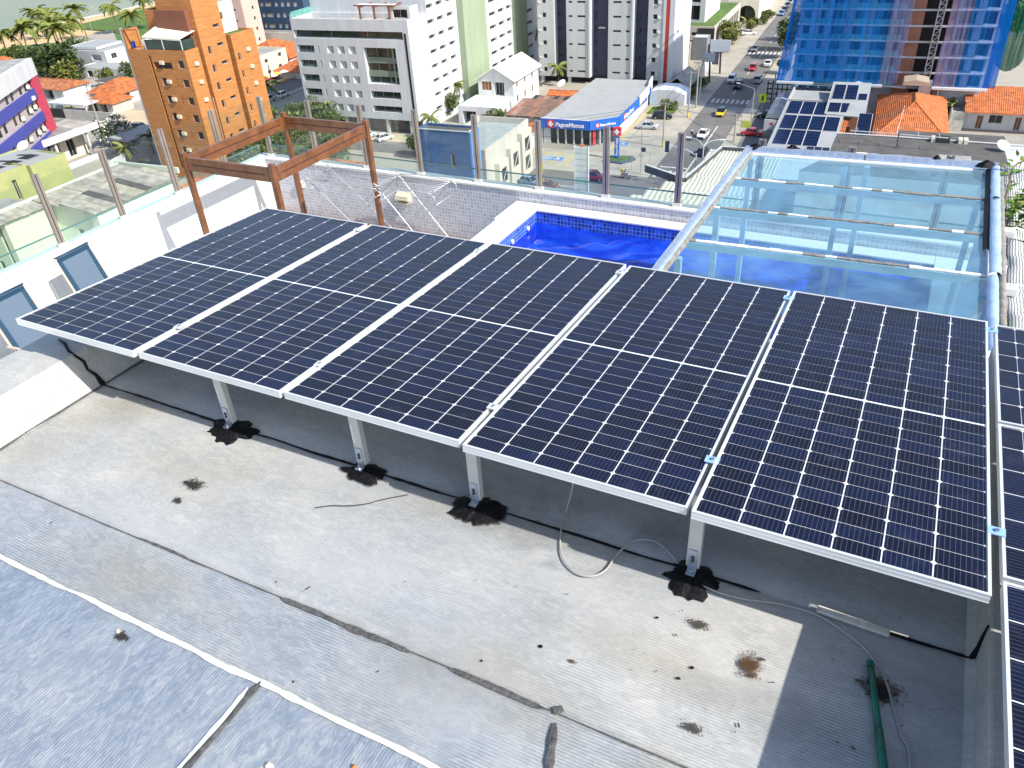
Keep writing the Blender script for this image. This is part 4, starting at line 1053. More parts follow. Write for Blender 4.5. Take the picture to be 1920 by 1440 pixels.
road_mark([(-52, 129.4 - .1, -41.8, 129.4 + .05)] + [(u, 123.5, u + .22, 129.2) for u in (-50.6, -48.0, -45.4, -42.8)], M_YEL, 'yellow parking bay lines in front of the shop windows', 'parking bay')
road_mark([(-37.6, 133, -37.35, 172)], M_YEL, 'long yellow kerb line down the side of the pharmacy')
for u, v, lab in ((-45.0, 126.3, 'blue disabled parking symbol painted nearest the orange bucket'), (-47.3, 126.4, 'pale blue painted bay hatch beside the disabled symbol'), (-36.2, 137.2, 'blue disabled parking symbol by the side wall of the pharmacy')):
    t = city('bay_symbol', lab, 'parking symbol', u, v, GZ + .05); o = (u, v, GZ + .05)
    MB().box(u - 1, v - .9, GZ + .051, u + 1, v + .9, GZ + .075, skip='b').build('blue_field', M_BLUEP, t, o)
    b = MB(); zt = GZ + .095
    if 'hatch' in lab:
        for k in range(4): b.box(u - .85, v - .7 + k * .42, GZ + .07, u + .85, v - .52 + k * .42, zt)
    else:
        b.lathe((u, v - .25, zt), [(.52, 0), (.52, .005), (.38, .005)], 14).box(u - .12, v - .1, GZ + .07, u + .08, v + .55, zt + .004).box(u - .1, v + .62, GZ + .07, u + .12, v + .82, zt).box(u, v - .1, GZ + .07, u + .5, v + .05, zt + .003)
    b.build('white_mark', M_LINE, t, o)

def facade(mb, a0, a1, z0, z1, holes, P, depth=0.25, mi=0):
    """wall a0..a1 by z0..z1 with recessed openings; P(a, d, z) gives the point d behind the face"""
    A = sorted({a0, a1} | {min(max(h[0], a0), a1) for h in holes} | {min(max(h[1], a0), a1) for h in holes})
    Z = sorted({z0, z1} | {min(max(h[2], z0), z1) for h in holes} | {min(max(h[3], z0), z1) for h in holes})
    for i in range(len(A) - 1):
        j = 0
        while j < len(Z) - 1:
            ca = (A[i] + A[i + 1]) / 2
            inside = lambda jj: any(h[0] < ca < h[1] and h[2] < (Z[jj] + Z[jj + 1]) / 2 < h[3] for h in holes)
            if inside(j): j += 1; continue
            k = j
            while k + 1 < len(Z) - 1 and not inside(k + 1): k += 1
            mb.poly([P(A[i], 0, Z[j]), P(A[i + 1], 0, Z[j]), P(A[i + 1], 0, Z[k + 1]), P(A[i], 0, Z[k + 1])], mi)
            j = k + 1
    for h in holes:
        d = h[4] if len(h) > 4 and h[4] else depth
        b0, b1, c0, c1 = h[:4]
        for q in ([P(b0, 0, c0), P(b0, d, c0), P(b0, d, c1), P(b0, 0, c1)], [P(b1, d, c0), P(b1, 0, c0), P(b1, 0, c1), P(b1, d, c1)],
                  [P(b0, 0, c0), P(b1, 0, c0), P(b1, d, c0), P(b0, d, c0)], [P(b0, d, c1), P(b1, d, c1), P(b1, 0, c1), P(b0, 0, c1)]):
            mb.poly(q, mi)

def window(par, o, h, P, depth=0.25, m=None, bars=1, frame=None):
    d = h[4] if len(h) > 4 and h[4] else depth
    m = m or M_WIN; b = MB(); a0, a1, c0, c1 = h[:4]; d0 = d - 0.02; f = min(.06, (a1 - a0) * .12)
    b.poly([P(a0, d, c0), P(a1, d, c0), P(a1, d, c1), P(a0, d, c1)], 0)
    rects = [(a0, a1, c0, c0 + f), (a0, a1, c1 - f, c1), (a0, a0 + f, c0, c1), (a1 - f, a1, c0, c1)]
    for k in range(bars): x = a0 + (a1 - a0) * (k + 1) / (bars + 1); rects.append((x - f / 2, x + f / 2, c0, c1))
    for r in rects: b.poly([P(r[0], d0, r[2]), P(r[1], d0, r[2]), P(r[1], d0, r[3]), P(r[0], d0, r[3])], 1)
    return b.build('window', [m, frame or M_WFR], par, o)

def PF(v): return lambda a, d, z: (a, v + d, z)          # front wall, seen from -V
def PR(u): return lambda a, d, z: (u - d, a, z)          # wall facing +U
def PLf(u): return lambda a, d, z: (u + d, a, z)         # wall facing -U

def block(t, o, u0, u1, v0, v1, z0, z1, m, front=(), right=(), left=(), roof=None, parapet=0.5, name='wall', fd=0.25, rd=0.25, glass=None, bars=1, roofname='roof', pw=0.2, frame=None):
    """box building: openings on its faces, parapet and roof; every window a part"""
    b = MB()
    facade(b, u0, u1, z0, z1, list(front), PF(v0), fd)
    facade(b, v0, v1, z0, z1, list(right), PR(u1), rd)
    facade(b, v0, v1, z0, z1, list(left), PLf(u0), rd)
    b.poly([(u1, v1, z0), (u0, v1, z0), (u0, v1, z1), (u1, v1, z1)])
    if parapet:
        zr = z1 - parapet
        for q in ((u0, v0, u1, v0 + pw), (u0, v1 - pw, u1, v1), (u0, v0 + pw, u0 + pw, v1 - pw), (u1 - pw, v0 + pw, u1, v1 - pw)):
            b.poly([(q[0], q[1], z1), (q[2], q[1], z1), (q[2], q[3], z1), (q[0], q[3], z1)])
        i = pw
        b.poly([(u0 + i, v0 + i, zr), (u1 - i, v0 + i, zr), (u1 - i, v0 + i, z1), (u0 + i, v0 + i, z1)]); b.poly([(u0 + i, v1 - i, z1), (u1 - i, v1 - i, z1), (u1 - i, v1 - i, zr), (u0 + i, v1 - i, zr)])
        b.poly([(u0 + i, v0 + i, zr), (u0 + i, v0 + i, z1), (u0 + i, v1 - i, z1), (u0 + i, v1 - i, zr)]); b.poly([(u1 - i, v0 + i, zr), (u1 - i, v1 - i, zr), (u1 - i, v1 - i, z1), (u1 - i, v0 + i, z1)])
    w = b.build(name, m, t, o)
    i = pw if parapet else 0
    zr = z1 - parapet
    MB().poly([(u0 + i, v0 + i, zr), (u1 - i, v0 + i, zr), (u1 - i, v1 - i, zr), (u0 + i, v1 - i, zr)]) if 0 else None
    rb = MB(); rb.poly([(u0 + i, v0 + i, zr), (u1 - i, v0 + i, zr), (u1 - i, v1 - i, zr), (u0 + i, v1 - i, zr)])
    rb.build(roofname, roof or M_ROOFG, t, o)
    for h in front: window(t, o, h, PF(v0), fd, h[5] if len(h) > 5 else glass, bars, frame)
    for h in right: window(t, o, h, PR(u1), rd, h[5] if len(h) > 5 else glass, bars, frame)
    for h in left: window(t, o, h, PLf(u0), rd, h[5] if len(h) > 5 else glass, bars, frame)
    return w

def ac_mesh():
    b = MB().box(-.42, -.34, -.28, .42, 0, .28); b.box(-.36, -.36, -.22, .2, -.341, .22)
    return b
ACM = ac_mesh().mesh('ac_unit', M_AC); ACM2 = ac_mesh().mesh('ac_unit', M_ACW)
def ac(t, o, p, rz=0, me=None, s=1.0):
    q = place(me or ACM, 'ac_unit', t, (p[0] - o[0], p[1] - o[1], p[2] - o[2]), (0, 0, rz)); q.scale = (s, s, s); return q

def hip(t, o, u0, u1, v0, v1, ze, zr, m, axis='v', ins=None, over=.5, name='roof'):
    """hipped or gabled tiled roof with its ridge along axis; ins 0 makes gables"""
    u0 -= over; u1 += over; v0 -= over; v1 += over
    b = MB()
    if axis == 'v':
        i = (u1 - u0) / 2 if ins is None else ins; c = (u0 + u1) / 2
        A, B = (c, v0 + i, zr), (c, v1 - i, zr)
    else:
        i = (v1 - v0) / 2 if ins is None else ins; c = (v0 + v1) / 2
        A, B = (u0 + i, c, zr), (u1 - i, c, zr)
    p = [(u0, v0, ze), (u1, v0, ze), (u1, v1, ze), (u0, v1, ze)]
    if axis == 'v':
        b.poly([p[0], p[1], A]); b.poly([p[1], p[2], B, A]); b.poly([p[2], p[3], B]); b.poly([p[3], p[0], A, B])
    else:
        b.poly([p[0], p[1], B, A]); b.poly([p[1], p[2], B]); b.poly([p[2], p[3], A, B]); b.poly([p[3], p[0], A])
    b.poly([(x, y, z - .12) for x, y, z in reversed(p)])
    for k in range(4): a, c_ = p[k], p[(k + 1) % 4]; b.poly([(a[0], a[1], a[2] - .12), (c_[0], c_[1], c_[2] - .12), c_, a])
    r = b.build(name, m, t, o)
    rr = MB().tube([A, B], .14, 6)
    if i:
        for k, q in ((0, A), (1, A if axis == 'v' else B), (2, B), (3, B if axis == 'v' else A)): rr.tube([p[k], q], .11, 5)
    rr.build('ridge_tiles', M_TERR2 if m is M_TERR else m, r, o)
    return r
def tile_rows(m0, name, axis):
    """clay pan tiles: rows of half-round ridges down the slope"""
    m = m0.copy(); m.name = name
    N, b = nodes_of(m)
    tc = N.nodes.new('ShaderNodeTexCoord').outputs['Object']
    wv = N.nodes.new('ShaderNodeTexWave'); wv.bands_direction = axis; wv.inputs['Scale'].default_value = 1.1
    N.links.new(tc, wv.inputs['Vector'])
    bp = N.nodes.new('ShaderNodeBump'); bp.inputs['Strength'].default_value = .9; bp.inputs['Distance'].default_value = .08
    N.links.new(wv.outputs['Fac'], bp.inputs['Height']); N.links.new(bp.outputs['Normal'], b.inputs['Normal'])
    return m
M_CLAYX = tile_rows(M_TERR, 'clay_rows_x', 'X'); M_CLAYY = tile_rows(M_TERR, 'clay_rows_y', 'Y'); M_CLAYO = tile_rows(M_TERR2, 'clay_rows_old', 'X')

# =================================================================== buildings
# ---- brown tiled tower
M_BRICK = bpy.data.materials.new('brown_tiles'); M_BRICK.use_nodes = True
N, b_ = nodes_of(M_BRICK)
g_ = N.nodes.new('ShaderNodeTexCoord').outputs['Object']
mp_ = N.nodes.new('ShaderNodeMapping'); mp_.inputs['Scale'].default_value = (.35, .35, 3.2); N.links.new(g_, mp_.inputs[0])
n_ = N.nodes.new('ShaderNodeTexNoise'); n_.inputs['Scale'].default_value = 1.3; n_.inputs['Detail'].default_value = 7; N.links.new(mp_.outputs[0], n_.inputs['Vector'])
r_ = N.nodes.new('ShaderNodeValToRGB'); r_.color_ramp.elements[0].position = .3; r_.color_ramp.elements[1].position = .7
r_.color_ramp.elements[0].color = (.39, .150, .043, 1); r_.color_ramp.elements[1].color = (.53, .235, .075, 1)
N.links.new(n_.outputs['Fac'], r_.inputs['Fac']); N.links.new(r_.outputs['Color'], b_.inputs['Base Color']); b_.inputs['Roughness'].default_value = .6
M_BROWND = cmat('brown_recess', (.20, .075, .045), var=.1)
bu0, bu1, bv = -112.2, -99.5, 100.0
t = city('apartment_tower', 'orange brown tiled apartment tower with air conditioners on its face', 'apartment tower', bu0, bv); o = (bu0, bv, GZ)
rows_z = [-23.9, -26.9, -29.8, -32.7, -35.6, -38.5]
fr = []; 
for k, z in enumerate(rows_z):
    if k: fr += [(-106.2, -105.1, z + .2, z + 1.5), (-102.95, -102.75, z + .2, z + 1.5)]
    fr.append((-101.6, -100.35, z + .1, z + 1.4))
fr.append((-107.0, -103.0, -24.0, -22.9, .9))
fr.append((-107.75, -107.25, -41, -21.9, .7, M_BROWND))
block(t, o, bu0, bu1, bv, bv + 3.2, GZ, -21.0, M_BRICK, front=fr, roof=M_ROOFG, parapet=.35, fd=.18, bars=0)
for k, z in enumerate(rows_z): ac(t, o, (-104.5 if k else -105.0, bv, z + .95))
for k, z in enumerate([-23.3, -26.2, -29.1, -32.0, -35]): ac(t, o, (bu1, bv + 1.8, z), pi / 2)
# recess with dark red wall, main body, stair tower
vv = bv + 3.2
slots = []
def col_windows(v, zs, w, h): return [(v, v + w, z, z + h) for z in zs]
zsA = [-19.6 - 2.93 * k for k in range(8)]
rt = col_windows(vv + 2.2, [z - .1 for z in zsA[1:]], .75, 1.25) + col_windows(vv + 4.6, [z + .7 for z in zsA[:-1]], 1.5, .55) + [(vv + .02, vv + .7, -37, -29.0, .3, M_BROWND)]
block(t, o, bu0 + 5.0, bu1 + .0, vv + .9, vv + 7.0, GZ, -9.0, M_BRICK, right=rt, front=[], roof=M_ROOFG, parapet=.4, name='stair_tower', bars=0, rd=.2)
MB().box(bu0 + 5, vv, GZ, bu1 - 1.0, vv + .899, -15.5).build('recess_wall', M_BROWND, t, o)
block(t, o, bu0, bu1 - 1.6, vv + 7.0, vv + 8.2, GZ, -16.3, M_BROWND, roof=M_ROOFG, parapet=0, name='recess_wall')
rt = col_windows(vv + 9.0, [z - 5.4 for z in zsA[:6]], .6, 1.2)
block(t, o, bu0, bu1, vv + 8.2, vv + 14.4, GZ, -20.6, M_BRICK, right=rt, roof=M_GRASS, parapet=.3, name='side_wing', bars=0, rd=.2)
for k in range(7): ac(t, o, (bu1, vv + 11.7, -23.6 - 2.93 * k), pi / 2)
block(t, o, bu0 + 2, bu0 + 5.0, vv + .9, vv + 7, GZ, -15.6, M_BRICK, roof=M_ROOFG, parapet=.5, name='side_wing')
block(t, o, bu0 + 5, bu1 - 3, vv + 8.3, vv + 13.8, -20.8, -15.8, M_CREAMW, right=[(vv + 10, vv + 10.9, -18.6, -17.4)], roof=M_ROOFL, name='penthouse')
# terrace with awning
b = MB(); b.poly([(-108.3, bv + .3, -19.05), (-100.0, bv + .3, -19.3), (-99.7, vv + .6, -18.6), (-108.0, vv + .6, -17.9)]); b.poly([(-108.3, bv + .3, -19.3), (-100, bv + .3, -19.55), (-100, bv + .3, -19.3), (-108.3, bv + .3, -19.05)])
b.build('awning', M_CREAMW, t, o)
MB().box(-108.2, bv + .35, -20.99, -100.1, bv + .42, -19.5).build('terrace_glazing', M_WING, t, o)
MB().box(-100.1, bv + .42, -20.99, -100.03, vv, -19.5).build('terrace_glazing', M_WING, t, o)
for x in (-108.2, -104.2, -100.15): MB().box(x, bv + .28, -20.99, x + .18, bv + .345, -19.35).build('terrace_post', M_CW, t, o)
b = MB()
for u in (-112.1, -108.9): b.box(u, bv + .05, -20.99, u + .3, bv + .35, -18.1)
b.box(-112.1, bv + .05, -18.1, -108.6, bv + .35, -17.85); b.box(-112.1, bv + .36, -20.99, -111.8, vv, -18)
b.build('terrace_frame', M_BRICK, t, o)
MB().box(-111.4, bv + .6, -20.9, -110.9, bv + 1.0, -19.9).build('water_barrel', M_BLUES, t, o)
MB().tube([(-112.45, bv + .3, GZ), (-112.45, bv + .3, -17.8)], .3, 8).build('downpipe', M_METAL, t, o)

# ---- white office building with sawtooth windows
t = city('office_building', 'white office block with sawtooth window reveals and a dark glass front', 'office building', -90, 133.4); o = (-90, 133.4, GZ)
V0 = 133.4
fl = [-26.6 - 2.77 * k for k in range(5)]
fr = [(-103.2, -78.2, -25.2, -23.8, .9, M_WING), (-87.4, -80.2, -33.4, -26.7, 1.0, M_WING), (-87.2, -80.3, -36.2, -34.8, 1.0, M_WING), (-87.2, -80.4, -38.8, -37.6, 1.0, M_WING)]
for z in fl:
    fr.append((-103.0, -99.0, z - 1.35, z, .9, M_WING))
    for u in (-95.95, -93.4, -90.85): fr.append((u, u + 1.55, z - 1.35, z, .65))
    fr.append((-98.1, -97.75, z - 1.4, z, .25, M_CW))
block(t, o, -103.6, -76.9, V0, V0 + 7.2, -40.2, -21.7, M_CW, front=fr, roof=M_ROOFL, parapet=.9, pw=.35, bars=2, glass=M_WIN)
# sawtooth reveals
for z in fl:
    for u in (-95.95, -93.4, -90.85): b = MB(); b.poly([(u, V0 + .01, z - 1.35), (u + .95, V0 + .64, z - 1.35), (u + .95, V0 + .64, z), (u, V0 + .01, z)]); b.poly([(u, V0 + .01, z - 1.34), (u + 1.5, V0 + .01, z - 1.34), (u + .95, V0 + .63, z - 1.33)]); b.build('angled_reveal', M_CW, t, o)
b = MB()
for zz in (-28.9, -31.4):
    b.box(-87.3, V0 + .70, zz - .75, -80.3, V0 + .98, zz + .35)
b.build('spandrel', cmat('spandrel_green', (.20, .24, .19)), t, o)
MB().box(-81.5, V0 + .66, -33.35, -81.2, V0 + .98, -26.75).build('mullion', M_CGRN, t, o)
for z in fl: MB().box(-102.9, V0 + .05, z - 1.34, -99.1, V0 + .09, z - .75).build('balcony_rail', M_GLASSL, t, o)
for u in (-100, -94.5, -89.5, -84.5, -79): MB().box(u - .3, V0 + .3, GZ, u + .3, V0 + .9, -40.2).build('column', M_CW, t, o)
MB().box(-103.4, V0 + 1.6, GZ, -77.1, V0 + 1.7, -40.21).build('shopfront', M_WIN, t, o)
MB().box(-103.5, V0 + 1.75, GZ, -76.95, V0 + 20, -40.22).build('ground_floor', M_CW, t, o)
MB().box(-77.9, V0 - .06, -40.2, -77.5, V0 - .002, -24.0).build('glass_fin', M_WIN, t, o)
# roof terrace: turquoise glass fence, pool, pergola
TQ = glass_mat('turquoise_glass', (.45, .80, .74), refl=1.0, milk=.5, milk_col=(.30, .62, .55))
b = MB(); b.box(-103.4, V0 + .3, -21.7, -103.34, V0 + 14, -20.6); b.box(-103.3, V0 + 13.9, -21.7, -90, V0 + 13.96, -20.6)
b.build('roof_fence', TQ, t, o)
MB().box(-103, V0 + 1.0, -22.58, -94, V0 + 3.2, -22.50).build('roof_pool', cmat('pool_paint', (.03, .22, .36)), t, o)
MB().box(-93, V0 + .6, -22.59, -79, V0 + 6.5, -22.53).build('roof_deck', cmat('roof_deck', (.50, .42, .30), var=.2), t, o)
b = MB()
for u in (-88.0, -84.8, -81.5):
    b.box(u, V0 + 1.2, -22.5, u + .3, V0 + 1.5, -19.9); b.box(u, V0 + 1.0, -19.9, u + .3, V0 + 6, -19.6)
b.box(-89, V0 + 1.2, -19.6, -80.4, V0 + 1.4, -19.4)
b.build('roof_pergola', M_BROWND, t, o)
for k in range(7): MB().box(-88.8 + k * 1.2, V0 + 1.6, -19.55, -88.0 + k * 1.2, V0 + 3.4, -19.45).build('pergola_slat', M_CW, t, o)
block(t, o, -82.5, -78.2, V0 + 3.6, V0 + 6.8, -22.5, -20.0, M_CW, front=[(-82, -78.8, -22, -20.5)], roof=M_ROOFL, parapet=.2, name='roof_room')
# taller part behind and lower body
rt = []
for k in range(9):
    z = -17.6 - 2.72 * k + .0
    for a in (140.7, 144.6, 148.8): rt.append((a, a + 2.6, z - .75, z + .05, .45))
block(t, o, -103.5, -76.7, V0 + 7.2, 153.2, -41.2, -4.0, M_CW, right=rt, roof=M_ROOFL, name='rear_wall', bars=1, glass=M_WIN)
# ---- white tower with sage green bays
t = city('apartment_tower', 'tall white apartment block with sage green vertical bays', 'apartment tower', -84, 170); o = (-84, 170, GZ)
b = MB().box(-95, 153.25, GZ, -75.3, 164.2, -2).build('green_bay', M_CGRN, t, o)
rt = []
for k in range(13):
    z = -12.6 - 2.72 * k
    for a, w in ((165.0, 2.0), (168.6, 3.4), (173.4, 3.2), (178.0, 2.6)): rt.append((a, a + w, z - .8, z, .4))
block(t, o, -95, -76.7, 164.21, 181.2, GZ, -2, M_CW, right=rt, roof=M_ROOFL, bars=1)
MB().box(-95, 181.21, GZ, -76.0, 188.6, -2).build('green_bay', M_CGRN, t, o)
rt = [(190.0, 193.6, -12.6 - 2.72 * k - .7, -12.6 - 2.72 * k, .4) for k in range(13)]
block(t, o, -95, -76.7, 188.61, 200, GZ, -2, M_CW, right=rt, roof=M_ROOFL)
for k in range(12): ac(t, o, (-79.5, 153.25, -9.5 - 2.72 * k), 0, ACM2)
# ---- grey tower
t = city('apartment_tower', 'grey apartment tower with dark recessed shafts and one red stripe', 'apartment tower', -54, 179.5); o = (-54, 179.5, GZ)
rz = [-16.6 - 2.96 * k for k in range(9)]
def bay(u0, u1, dv, wins, m, nm='wall', z0=-41.6):
    fr = []
    for z in rz:
        for a, c, zz, h in wins: fr.append((a, c, z + zz - h / 2, z + zz + h / 2, .25))
    block(t, o, u0, u1, 179.5 + dv, 196, z0, -4, m, front=fr, roof=M_ROOFL, name=nm, bars=1, frame=M_CDK)
M_TGREY = cmat('tower_grey', (.52, .53, .52), var=.07, vscale=.9, streak=.12, detail=8)
bay(-69.6, -65.5, 0, [(-68.3, -67.4, .2, .95)], M_TGREY)
bay(-65.49, -62.51, 2.2, [(-65.2, -64.3, .1, .45), (-63.3, -62.6, -.1, 1.0)], M_CDK, 'shaft', GZ)
bay(-62.5, -57.1, 0, [(-61.9, -61.0, 0, .42), (-59.8, -57.9, 0, .42)], M_TGREY)
bay(-57.09, -56.7, -.25, [], M_CW, 'white_fin')
bay(-56.69, -52.51, 2.2, [(-56.2, -55.7, 0, 1.3), (-53.3, -52.6, -.2, 1.2)], M_CDK, 'shaft', GZ)
bay(-52.5, -47.1, 0, [(-51.4, -49.5, 0, .42), (-48.4, -47.5, 0, .42)], M_TGREY)
bay(-47.09, -46.7, -.25, [], M_CW, 'white_fin')
bay(-46.69, -43.41, 2.2, [(-46.3, -45.4, -.2, 1.0), (-44.4, -43.6, .1, .45)], M_CDK, 'shaft', GZ)
bay(-43.4, -40.0, 0, [(-42.3, -41.4, .1, .95)], M_TGREY)
bay(-39.99, -39.45, -.15, [], M_CW, 'white_fin', GZ); bay(-39.44, -38.6, -.10, [], M_CRED, 'red_stripe'); bay(-38.59, -37.5, -.15, [], M_CW, 'white_fin', GZ)
MB().box(-69.3, 181.5, GZ, -38, 195, -41.61).build('ground_floor', M_DARK, t, o)
for u in (-68.8, -62.0, -52, -47.3, -40.3): MB().box(u - .35, 179.8, GZ, u + .35, 180.5, -41.6).build('column', M_CW, t, o)
for k, z in enumerate(rz):
    ac(t, o, (-40.9, 179.5, z - .1), 0, ACM2, .75); ac(t, o, (-69.0, 179.5, z - .1), 0, ACM2, .6)
MB().box(-55.3, 181.1, -31.2, -53.7, 181.65, -30.9).build('ledge', M_CLG, t, o)
# ---- white gabled house beside it
t = city('gabled_house', 'white gabled house with a flat terrace in front and brown shutters', 'house', -68.4, 151.9); o = (-68.4, 151.9, GZ)
z1 = -36.0
rt = [(153.5 + k * 4.2, 154.4 + k * 4.2, z, z + 1.3, .12, M_WOODW) for k in range(3) for z in (-37.9, -40.9)] + [(151.95 + 20, 151.96 + 20, -38, -37)]
rt = rt[:-1]
b = MB()
fr = [(-71.6, -69.3, -38.4, -36.6, .15, M_WOODW), (-68.6, -66.4, -39.4, -36.7, .8, M_DARK)]
facade(b, -72.4, -64.3, GZ, z1, fr, PF(151.9)); facade(b, 151.9, 166, GZ, z1, rt, PR(-64.3))
b.poly([(-72.4, 151.9, z1), (-64.3, 151.9, z1), (-68.35, 151.9, -33.7)]); b.poly([(-64.3, 166, z1), (-72.4, 166, z1), (-68.35, 166, -33.7)])
b.poly([(-64.3, 166, GZ), (-72.4, 166, GZ), (-72.4, 166, z1), (-64.3, 166, z1)]); b.poly([(-72.4, 151.9, GZ), (-72.4, 151.9, z1), (-72.4, 166, z1), (-72.4, 166, GZ)])
b.build('wall', M_CW, t, o)
for h in fr: window(t, o, h, PF(151.9), .25, h[5], 2)
for h in rt: window(t, o, h, PR(-64.3), .25, h[5], 0)
M_CRF = cmat('white_roof', (.78, .76, .66), var=.04)
b = MB()
for s_ in (1, -1):
    e = -68.35 + s_ * 4.7; b.poly([(-68.35, 151.3, -33.58), (-68.35, 166.5, -33.58), (e, 166.5, -36.22), (e, 151.3, -36.22)][::-s_] ); b.poly([(-68.35, 151.3, -33.78), (-68.35, 166.5, -33.78), (e, 166.5, -36.42), (e, 151.3, -36.42)])
    b.poly([(e, 151.3, -36.42), (e, 166.5, -36.42), (e, 166.5, -36.22), (e, 151.3, -36.22)]); b.poly([(-68.35, 151.3, -33.78), (e, 151.3, -36.42), (e, 151.3, -36.22), (-68.35, 151.3, -33.58)])
b.build('roof', M_CRF, t, o)
block(t, o, -73.0, -64.4, 143.0, 151.88, GZ, -39.4, M_CW, front=[(-72, -69, -43, -40.4, 1.5, M_DARK), (-68, -66.5, -42, -40.9)], right=[(147, 148.2, -42, -40.8), (150, 150.6, -42.6, -40)], roof=M_CRF, parapet=.35, name='terrace_block')
# ---- rusty shed roofs between
def shed(u0, u1, v0, v1, z0, z1, m, lab, hd=0, wallm=None, nm='shed', cat='shed'):
    t = city(nm, lab, cat, (u0 + u1) / 2, (v0 + v1) / 2, GZ); o = ((u0 + u1) / 2, (v0 + v1) / 2, GZ)
    MB().box(u0 + .3, v0 + .3, GZ, u1 - .3, v1 - .3, min(z0, z1) - .2).build('wall', wallm or M_BEIGE, t, o)
    rnd = random.Random(int(abs(u0 * 10 + v0)))
    n = max(1, int((u1 - u0) / 1.1)); k2 = max(1, int((v1 - v0) / 3.5))
    for i in range(n):
        for j in range(k2):
            a, c = u0 + (u1 - u0) * i / n, u0 + (u1 - u0) * (i + 1) / n; e, f = v0 + (v1 - v0) * j / k2, v0 + (v1 - v0) * (j + 1) / k2
            za, zc_ = z0 + (z1 - z0) * j / k2, z0 + (z1 - z0) * (j + 1) / k2; d = rnd.uniform(0, .10); sk = rnd.uniform(-.12, .12)
            b = MB(); b.poly([(a + sk, e - .1, za + d), (c + sk + .03, e - .1, za + d), (c + .03, f + .05, zc_ + d), (a, f + .05, zc_ + d)]); b.poly([(a + sk, e - .1, za + d - .06), (c + sk + .03, e - .1, za + d - .06), (c + sk + .03, e - .1, za + d), (a + sk, e - .1, za + d)])
            b.build('roof_sheet', m if not isinstance(m, list) else rnd.choice(m), t, o)
    return t, o
M_RUST1 = cmat('rust_sheet', (.27, .13, .09), var=.35, vscale=.8); M_RUST2 = cmat('rust_sheet2', (.34, .21, .16), var=.35, vscale=.8); M_RUST3 = cmat('rust_sheet3', (.20, .12, .09), var=.3, vscale=.8)
shed(-61.5, -51.8, 140.5, 150.5, -40.0, -39.2, [M_RUST1, M_RUST1, M_RUST2, M_RUST3], 'low shed under patchy rusty brown roof sheets beside the pharmacy')
shed(-61.0, -52.0, 150.8, 156.0, -40.4, -40.0, [M_RUST3, M_RUST2, M_DARK], 'dark patched shed roof behind the rusty one')
t = city('tiled_shed', 'little orange tiled roof before the grey tower', 'shed', -56, 160); o = (-56, 160, GZ)
MB().box(-58.8, 158, GZ, -52.2, 161, -40.4).build('wall', M_BEIGE, t, o); hip(t, o, -59, -52, 157.6, 161.2, -40.2, -39.6, M_CLAYX, 'u', 0, .2)
t = city('tiled_shed', 'orange roofed lean-to between the beige building and the pharmacy', 'shed', -53.5, 131.5); o = (-53.5, 131.5, GZ)
MB().box(-55, 128.5, GZ, -51.7, 139, -40.6).build('wall', M_CW, t, o)
b = MB(); b.poly([(-55.2, 128.2, -40.5), (-51.6, 128.2, -40.0), (-51.6, 139, -40.0), (-55.2, 139, -40.5)]); b.build('roof', M_CLAYY, t, o)
# ---- pharmacy
PMZ = -38.5
M_REDS = cmat('sign_red', (.62, .04, .05), var=.04); M_SIGNW = cmat('sign_white', (.82, .82, .82), var=.02)
t = city('pharmacy', 'corner pharmacy with a blue sign band and grey flat roof', 'shop', -45, 140); o = (-45, 140, GZ)
foot = [(-51.2, 134.6), (-41.8, 134.6), (-37.4, 138.4), (-37.4, 153), (-38.6, 166.5), (-51.0, 166.5)]
b = MB(); b.prism(foot, PMZ - .3, PMZ - .02); b.build('roof', M_ROOFL, t, o)
inn = [(-50.8, 135.3), (-42.1, 135.3), (-38.2, 138.8), (-38.2, 153), (-38.8, 166.3), (-50.8, 166.3)]
b = MB(); b.prism(inn, GZ, PMZ - .31)
b.build('wall', M_CW, t, o)
def strip(a, c, z0, z1, out, m, nm, th=.12):
    a = Vector((a[0], a[1], 0)); c = Vector((c[0], c[1], 0)); d = (c - a).normalized(); n = Vector((d.y, -d.x, 0))
    b = MB(); m_ = (a + c) / 2 + n * (out + th / 2)
    b.obox((m_.x, m_.y, (z0 + z1) / 2), d, n, (0, 0, 1), (c - a).length / 2, th / 2, (z1 - z0) / 2)
    return b.build(nm, m, t, o)
bands = [((-51.3, 134.6), (-41.75, 134.6)), ((-41.75, 134.6), (-37.4, 138.4)), ((-37.4, 138.4), (-37.4, 152))]
for a, c in bands:
    strip(a, c, PMZ - 1.55, PMZ + .12, 0, M_BLUES, 'sign_band', .22)
strip((-37.4, 152.1), (-37.9, 161), PMZ - 1.5, PMZ + .35, -.05, M_CW, 'parapet', .2); strip((-37.9, 161.05), (-38.6, 166.5), PMZ - 1.5, PMZ + .9, -.05, M_CW, 'parapet', .2)
MB().box(-51.3, 134.55, PMZ - .02, -41.9, 134.95, PMZ + .2).build('roof_edge', M_CLG, t, o)
for (a, c), n_ in zip(bands, (6, 3, 0)):
    for k in range(n_):
        p = Vector((*a, 0)).lerp(Vector((*c, 0)), (k + .06) / n_); q = Vector((*a, 0)).lerp(Vector((*c, 0)), (k + .94) / n_)
        strip(p.xy, q.xy, GZ + .1, PMZ - 1.6, -.62, M_WIN, 'shop_window', .06)
    for k in range(n_ + 1 if n_ else 0):
        p = Vector((*a, 0)).lerp(Vector((*c, 0)), k / n_); MB().box(p.x - .14, p.y + .35, GZ, p.x + .14, p.y + .63, PMZ - 1.56).build('shop_column', M_CLG, t, o)
strip((-51.0, 134.7), (-49.6, 134.7), GZ, PMZ - 1.6, -.4, M_CW, 'white_panel', .1)
